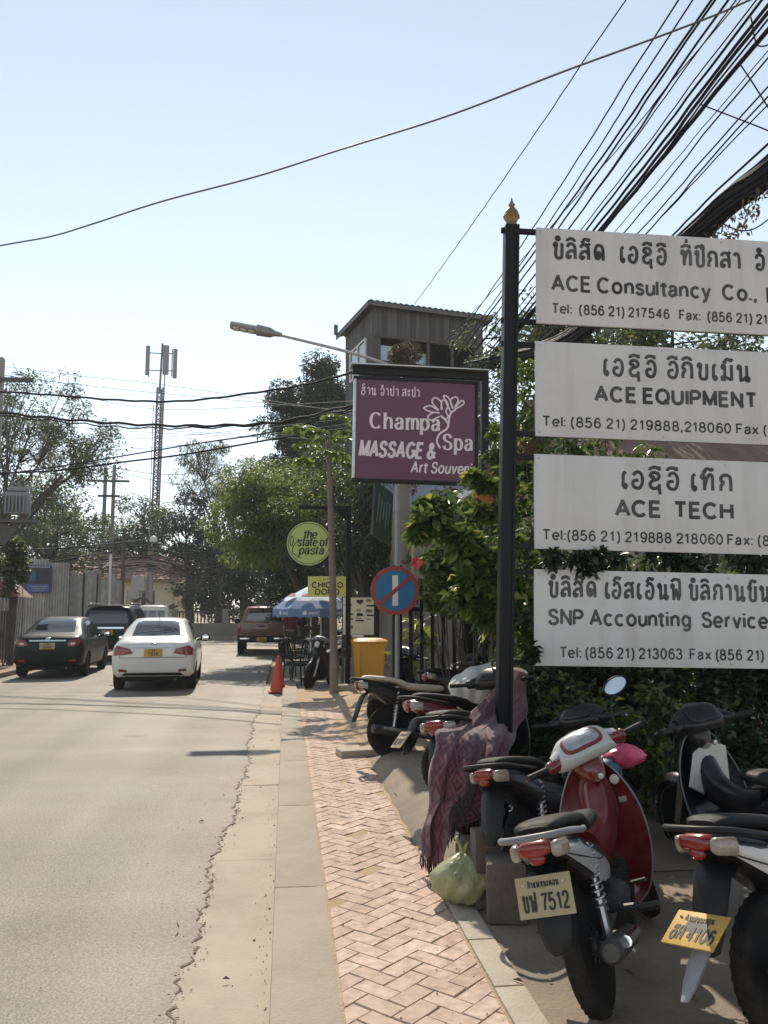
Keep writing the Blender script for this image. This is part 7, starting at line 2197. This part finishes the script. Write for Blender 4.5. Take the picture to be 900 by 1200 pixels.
# ------------------------------------------------------------------ cloth over the dark motorbike, bags, person
M['cloth'] = None
def cloth_mat():
    m = bpy.data.materials.new('woven_cloth'); m.use_nodes = True
    nt = m.node_tree; b = nt.nodes['Principled BSDF']
    uv = _n(nt, 'ShaderNodeAttribute', attribute_name='weave')
    def wave(scale, direction, dist=0.0):
        w = _n(nt, 'ShaderNodeTexWave'); w.wave_type = 'BANDS'; w.bands_direction = direction; w.wave_profile = 'TRI'
        w.inputs['Scale'].default_value = scale; w.inputs['Distortion'].default_value = dist
        nt.links.new(uv.outputs['Vector'], w.inputs['Vector']); return w.outputs['Fac']
    a = wave(1.6, 'X'); c = wave(1.1, 'Y')
    s_ = _n(nt, 'ShaderNodeMath', operation='ADD'); nt.links.new(a, s_.inputs[0]); nt.links.new(c, s_.inputs[1])
    fr_ = _n(nt, 'ShaderNodeMath', operation='PINGPONG'); nt.links.new(s_.outputs[0], fr_.inputs[0]); fr_.inputs[1].default_value = .33
    v = _n(nt, 'ShaderNodeTexVoronoi'); v.inputs['Scale'].default_value = 14; nt.links.new(uv.outputs['Vector'], v.inputs['Vector'])
    mix = _n(nt, 'ShaderNodeMath', operation='MULTIPLY_ADD'); nt.links.new(v.outputs['Distance'], mix.inputs[0]); mix.inputs[1].default_value = .35; nt.links.new(fr_.outputs[0], mix.inputs[2])
    crp = _n(nt, 'ShaderNodeValToRGB')
    e = crp.color_ramp.elements; e[0].position = .12; e[0].color = (.05, .012, .024, 1); e[1].position = .5; e[1].color = (.16, .06, .075, 1)
    k = e.new(.3); k.color = (.085, .025, .038, 1)
    nt.links.new(mix.outputs[0], crp.inputs[0]); nt.links.new(crp.outputs[0], b.inputs['Base Color'])
    b.inputs['Roughness'].default_value = .85; b.inputs['Sheen Weight'].default_value = .3
    return m
M['cloth'] = cloth_mat()
ctrl = [  # rows from the handlebar end down to the hem; each row left to right
    [at(590, 792, 6.15), at(603, 782, 6.3), at(618, 788, 6.35), at(616, 806, 6.35)],
    [at(566, 822, 5.75), at(588, 812, 5.95), at(608, 815, 6.1), at(618, 832, 6.15)],
    [at(538, 846, 5.45), at(566, 846, 5.6), at(592, 842, 5.75), at(608, 850, 5.9)],
    [at(514, 858, 5.22), at(545, 862, 5.2), at(575, 864, 5.3), at(600, 868, 5.5)],
    [at(508, 885, 5.12), at(540, 892, 5.05), at(570, 892, 5.12), at(596, 890, 5.3)],
    [at(502, 930, 5.1), at(532, 928, 5.0), at(564, 930, 5.1), at(592, 925, 5.25)],
    [at(496, 972, 5.1), at(522, 955, 4.98), at(560, 955, 5.1), at(589, 950, 5.25)],
    [at(491, 1002, 5.1), at(514, 1010, 5.0), at(530, 968, 5.05), at(586, 960, 5.25)],
]
rows = [catmull(r, 8) for r in ctrl]
rows = [list(r) for r in zip(*[catmull(list(cn), 7) for cn in zip(*rows)])]
nu, nv = len(rows[0]), len(rows)
pts_ = [p + Vector((.012 * math.sin(j * .55 + i * .13), .03 * math.sin(i * .9 + j * .06) + .018 * math.sin(i * 2.0 + j * .12), .006 * math.sin(i * .7))) * (min(1, j / 20)) for j, r in enumerate(rows) for i, p in enumerate(r)]
ct = thing('purple_cloth', 'purple patterned woven cloth with fringe draped over a motorbike', 'cloth', tuple(ctrl[3][1]))
off = Vector(ctrl[3][1])
mb = MB(); mb.add([p - off for p in pts_], [(j * nu + i, j * nu + i + 1, (j + 1) * nu + i + 1, (j + 1) * nu + i) for j in range(nv - 1) for i in range(nu - 1)])
o = mb.build('fabric', M['cloth'], ct, smooth=80)
a_ = o.data.attributes.new('weave', 'FLOAT_VECTOR', 'POINT'); a_.data.foreach_set('vector', [x for j in range(nv) for i in range(nu) for x in (i / nu * 1.2, j / nv * 2.2, 0)])
sm = o.modifiers.new('thickness', 'SOLIDIFY'); sm.thickness = .006
mb = MB()
for i in range(nu * 2 - 1):
    p = (pts_[(nv - 1) * nu + i // 2] + pts_[(nv - 1) * nu + min(nu - 1, (i + 1) // 2)]) / 2 - off
    L_f = .07 + .02 * RND.random()
    mb.tube([p, p + Vector((RND.uniform(-.006, .006), RND.uniform(-.006, .006), -L_f * .5)), p + Vector((RND.uniform(-.012, .012), RND.uniform(-.01, .01), -L_f))], [.004, .0045, .003], 4)
mb.build('fringe', M['cloth'], ct, recalc=False)
# pale seat cover seen behind the cloth
pc = thing('white_cover', 'crumpled off white cover on the motorbike behind the black post', 'cover', at(565, 800, 7.3)); mb = MB(); rows = []
cw = [[(530, 800), (550, 786), (578, 779), (606, 774)], [(528, 808), (552, 800), (580, 796), (606, 792)], [(533, 822), (556, 816), (580, 814), (606, 812)], [(541, 838), (558, 834), (580, 832), (606, 832)], [(545, 852), (560, 850), (580, 850), (606, 850)]]
dy = [.34, .08, 0, -.03, -.06]
g_ = [catmull([at(x, y, 7.3 + dy[j]) for i, (x, y) in enumerate(r)], 7) for j, r in enumerate(cw)]
g_ = [list(r) for r in zip(*[catmull(list(cn), 5) for cn in zip(*g_)])]
mb.loft([[p - pc.location + Vector((0, .03 * abs(math.sin(i * .7 + j * .25)) + .03 * abs(math.sin(i * .33 - j * .45 + 1)) + .018 * abs(math.sin(i * 1.3 + j * .9)), .006 * math.sin(i))) for i, p in enumerate(r)] for j, r in enumerate(g_)], cap=False, closed=False)
o = mb.build('fabric', mat('cover_white', (.6, .57, .52), .8, var=.08, scale=6, dirt=(.4, .3, .2), dirt_amt=.3), pc, smooth=80)
sm = o.modifiers.new('thickness', 'SOLIDIFY'); sm.thickness = .02
# bags on the nearest motorbike
M['pink_bag'] = mat('pink_bag', (.55, .06, .14), .35, var=.3, scale=9, bump=.4, bscale=18)
M['teal_bag'] = mat('teal_bag', (.05, .12, .17), .4, var=.3, scale=9, bump=.4, bscale=18)
def crumple(name, label, cat, c, pts, m, seed):
    b = thing(name, label, cat, c)
    rng = random.Random(seed); mb = MB(); n, mm = 26, 14; rows = []
    for j in range(mm + 1):
        t = PI * j / mm; rg = []
        for k in range(n):
            a = 2 * PI * k / n
            d = 1 + .16 * abs(math.sin(3 * a + 2 * t + seed)) - .1 * abs(math.sin(5 * a - 3 * t)) + .08 * math.sin(9 * a + 4 * t)
            s_ = max(.001, math.sin(t))
            rg.append(Vector((math.cos(a) * s_ * d * pts[0], math.sin(a) * s_ * d * pts[1], math.cos(t) * pts[2] * (1 + .12 * math.sin(3 * a)))))
        rows.append(rg)
    mb.loft(list(reversed(rows))); mb.build('bag', m, b, smooth=45)
    return b
crumple('plastic_bag', 'bright pink crumpled plastic bag hanging at the front of the red motorbike', 'bag', at(730, 886, 4.42), (.115, .09, .06), M['pink_bag'], 1)
crumple('plastic_bag', 'dark teal plastic bag beside the pink one on the red motorbike', 'bag', at(712, 900, 4.4), (.07, .07, .06), M['teal_bag'], 2)


def person(label, loc, rotz):
    p = thing('person', label, 'person', loc, rotz)
    J = {'pel': (0, 0, .93), 'wst': (0, .01, 1.05), 'chs': (0, .02, 1.25), 'nkb': (0, .01, 1.42), 'nk': (0, .02, 1.49), 'hd': (0, .03, 1.57), 'ht': (0, .02, 1.67)}
    R_ = {'pel': .145, 'wst': .13, 'chs': .15, 'nkb': .085, 'nk': .055, 'hd': .085, 'ht': .07}
    E = [('pel', 'wst'), ('wst', 'chs'), ('chs', 'nkb'), ('nkb', 'nk'), ('nk', 'hd'), ('hd', 'ht')]
    for s_, t in ((-1, 'l'), (1, 'r')):
        J.update({'hip' + t: (s_ * .09, 0, .86), 'kn' + t: (s_ * .1, .03 * s_, .48), 'an' + t: (s_ * .1, -.02 + .04 * s_, .09), 'to' + t: (s_ * .115, .13 + .04 * s_, .035), 'sh' + t: (s_ * .18, .01, 1.38), 'el' + t: (s_ * .235, -.02, 1.1), 'wr' + t: (s_ * .24, .1, .88), 'ha' + t: (s_ * .235, .13, .8)})
        R_.update({'hip' + t: .09, 'kn' + t: .058, 'an' + t: .04, 'to' + t: .033, 'sh' + t: .065, 'el' + t: .043, 'wr' + t: .03, 'ha' + t: .036})
        E += [('pel', 'hip' + t), ('hip' + t, 'kn' + t), ('kn' + t, 'an' + t), ('an' + t, 'to' + t), ('nkb', 'sh' + t), ('sh' + t, 'el' + t), ('el' + t, 'wr' + t), ('wr' + t, 'ha' + t)]
    for s_, t in ((-1, 'l'), (1, 'r')):          # five fingers each
        h = Vector(J['ha' + t])
        for q in range(4):
            J['f%d' % q + t] = tuple(h + Vector((0, -.02 + .018 * q, -.075 - .01 * (q in (1, 2))))); R_['f%d' % q + t] = .009; E.append(('ha' + t, 'f%d' % q + t))
        J['th' + t] = tuple(h + Vector((-s_ * .03, .045, -.03))); R_['th' + t] = .01; E.append(('ha' + t, 'th' + t))
    def skin(name, names, grow, m, fix=None):
        idx = {n_: i for i, n_ in enumerate(names)}
        me = bpy.data.meshes.new(name); me.from_pydata([J[n_] for n_ in names], [(idx[a], idx[b]) for a, b in E if a in idx and b in idx], [])
        o = bpy.data.objects.new(name, me); COL.objects.link(o)
        o.modifiers.new('skin', 'SKIN'); o.modifiers.new('sub', 'SUBSURF').render_levels = 2
        o.modifiers['sub'].levels = 2
        for i, n_ in enumerate(names):
            r = R_[n_] + grow; sv = me.skin_vertices[0].data[i]; sv.radius = (r, r * (.75 if n_ in ('pel', 'wst', 'chs') else 1)); sv.use_root = (i == 0)
        me.materials.append(m); o.parent = p
        dg = bpy.context.evaluated_depsgraph_get(); ev = o.evaluated_get(dg); m2 = bpy.data.meshes.new_from_object(ev)
        o.modifiers.clear(); o.data = m2
        if not m2.materials: m2.materials.append(m)
        m2.polygons.foreach_set('use_smooth', [True] * len(m2.polygons))
        return o
    names = ['pel'] + [k for k in J if k != 'pel']
    skin('body', names, 0, mat('skin', (.3, .17, .1), .6, var=.05))
    R2 = dict(R_)
    skin('shirt', ['chs', 'pel', 'wst', 'nkb', 'shl', 'ell', 'shr', 'elr'], .022, mat('striped_shirt', (.12, .02, .03), .85, var=.5, scale=9))
    skin('shorts', ['pel', 'hipl', 'knl', 'hipr', 'knr'], .024, mat('dark_shorts', (.05, .045, .05), .85, var=.2))
    hair = MB(); hair.sphere((0, .0, 1.63), .1, 16, 10, sq=(.95, 1.05, 1.0)); hair.build('hair', mat('black_hair', (.015, .012, .01), .6), p)
    fc = MB()
    for s_ in (-1, 1): fc.sphere((s_ * .035, .112, 1.585), .012, 8, 6)
    fc.build('eye', M['ink'], p)
    nm = MB(); nm.sphere((0, .122, 1.56), .014, 8, 6, sq=(1, 1, 1.3)); nm.sphere((.09, .02, 1.57), .02, 8, 6, sq=(.4, 1, 1.4)); nm.sphere((-.09, .02, 1.57), .02, 8, 6, sq=(.4, 1, 1.4)); nm.build('nose', mat('skin_face', (.3, .17, .1), .6), p)
    return p
person('person in a dark red striped shirt and shorts standing beyond the parasol', (at(341, 745, 27.6).x, 27.6, .06), math.radians(-15))

# ------------------------------------------------------------------ loose grit, pebbles and fallen leaves
def pebbles(name, n, place, r0, r1, m, seed):
    rng = np.random.default_rng(seed); V, F_ = [], []
    base = np.array([[1, 0, 0], [-1, 0, 0], [0, 1, 0], [0, -1, 0], [0, 0, .7], [0, 0, -.5]], float)
    tri = np.array([[0, 2, 4], [2, 1, 4], [1, 3, 4], [3, 0, 4], [2, 0, 5], [1, 2, 5], [3, 1, 5], [0, 3, 5]])
    for i in range(n):
        x, y, z = place(rng); r = rng.uniform(r0, r1) * (1 if rng.random() > .1 else 1.8)
        a = rng.uniform(0, 6.3); c, s_ = math.cos(a), math.sin(a)
        v = base * r * rng.uniform(.6, 1.2, (6, 3)); v = np.stack([v[:, 0] * c - v[:, 1] * s_, v[:, 0] * s_ + v[:, 1] * c, v[:, 2]], 1) + np.array([x, y, z + r * .2])
        V.append(v); F_.append(tri + 6 * i)
    o = raw_mesh(name, np.concatenate(V), np.concatenate(F_), m); o['kind'] = 'stuff'; return o
M['pebble'] = mat('pebble', (.22, .18, .135), .9, var=.4, scale=30)
pebbles('gravel', 900, lambda g: ((lambda y: (edge_x(y) + g.normal() * .035 - .005, y, .004))(2.2 + 10 * g.random() ** 1.5)), .002, .006, M['pebble'], 1)
pebbles('road_gravel', 700, lambda g: (-3.2 * g.random() ** 1.3 - .5, 2.4 + 9 * g.random() ** 1.4, .026), .0015, .004, M['pebble'], 2)
pebbles('gutter_gravel', 260, lambda g: (-.05 - abs(g.normal()) * .05, 2.5 + 11 * g.random(), .001), .002, .006, M['pebble'], 3)
pebbles('pavement_gravel', 420, lambda g: (.26 + .62 * g.random() ** .4, 3 + 9 * g.random(), .122), .0015, .005, M['pebble'], 4)
pebbles('yard_gravel', 300, lambda g: (1.0 + 1.2 * g.random(), 3 + 2.2 * g.random(), .126), .002, .008, M['pebble'], 5)
rng = np.random.default_rng(77)
P_ = np.stack([np.concatenate([rng.uniform(.85, 1.9, 26), rng.uniform(-.6, .3, 5)]), rng.uniform(3.2, 9, 31), np.full(31, .135)], 1); P_[26:, 2] = .02; P_[26:, 0] -= .02
foliage('leaves', None, P_, .05, .025, LM['dry'], rng, droop=0.0)['kind'] = 'stuff'

if True:
    # thin dry-season air
    hz_ = MB(); hz_.box((0, 80, 13.5), (240, 220, 30))
    hm_ = bpy.data.materials.new('haze'); hm_.use_nodes = True
    nt = hm_.node_tree; nt.nodes.remove(nt.nodes['Principled BSDF'])
    pv = nt.nodes.new('ShaderNodeVolumePrincipled'); pv.inputs['Color'].default_value = (.86, .93, 1.0, 1); pv.inputs['Density'].default_value = .0007; pv.inputs['Anisotropy'].default_value = .35
    nt.links.new(pv.outputs[0], nt.nodes['Material Output'].inputs['Volume'])
    ho = hz_.build('haze', hm_, smooth=0); ho['kind'] = 'stuff'
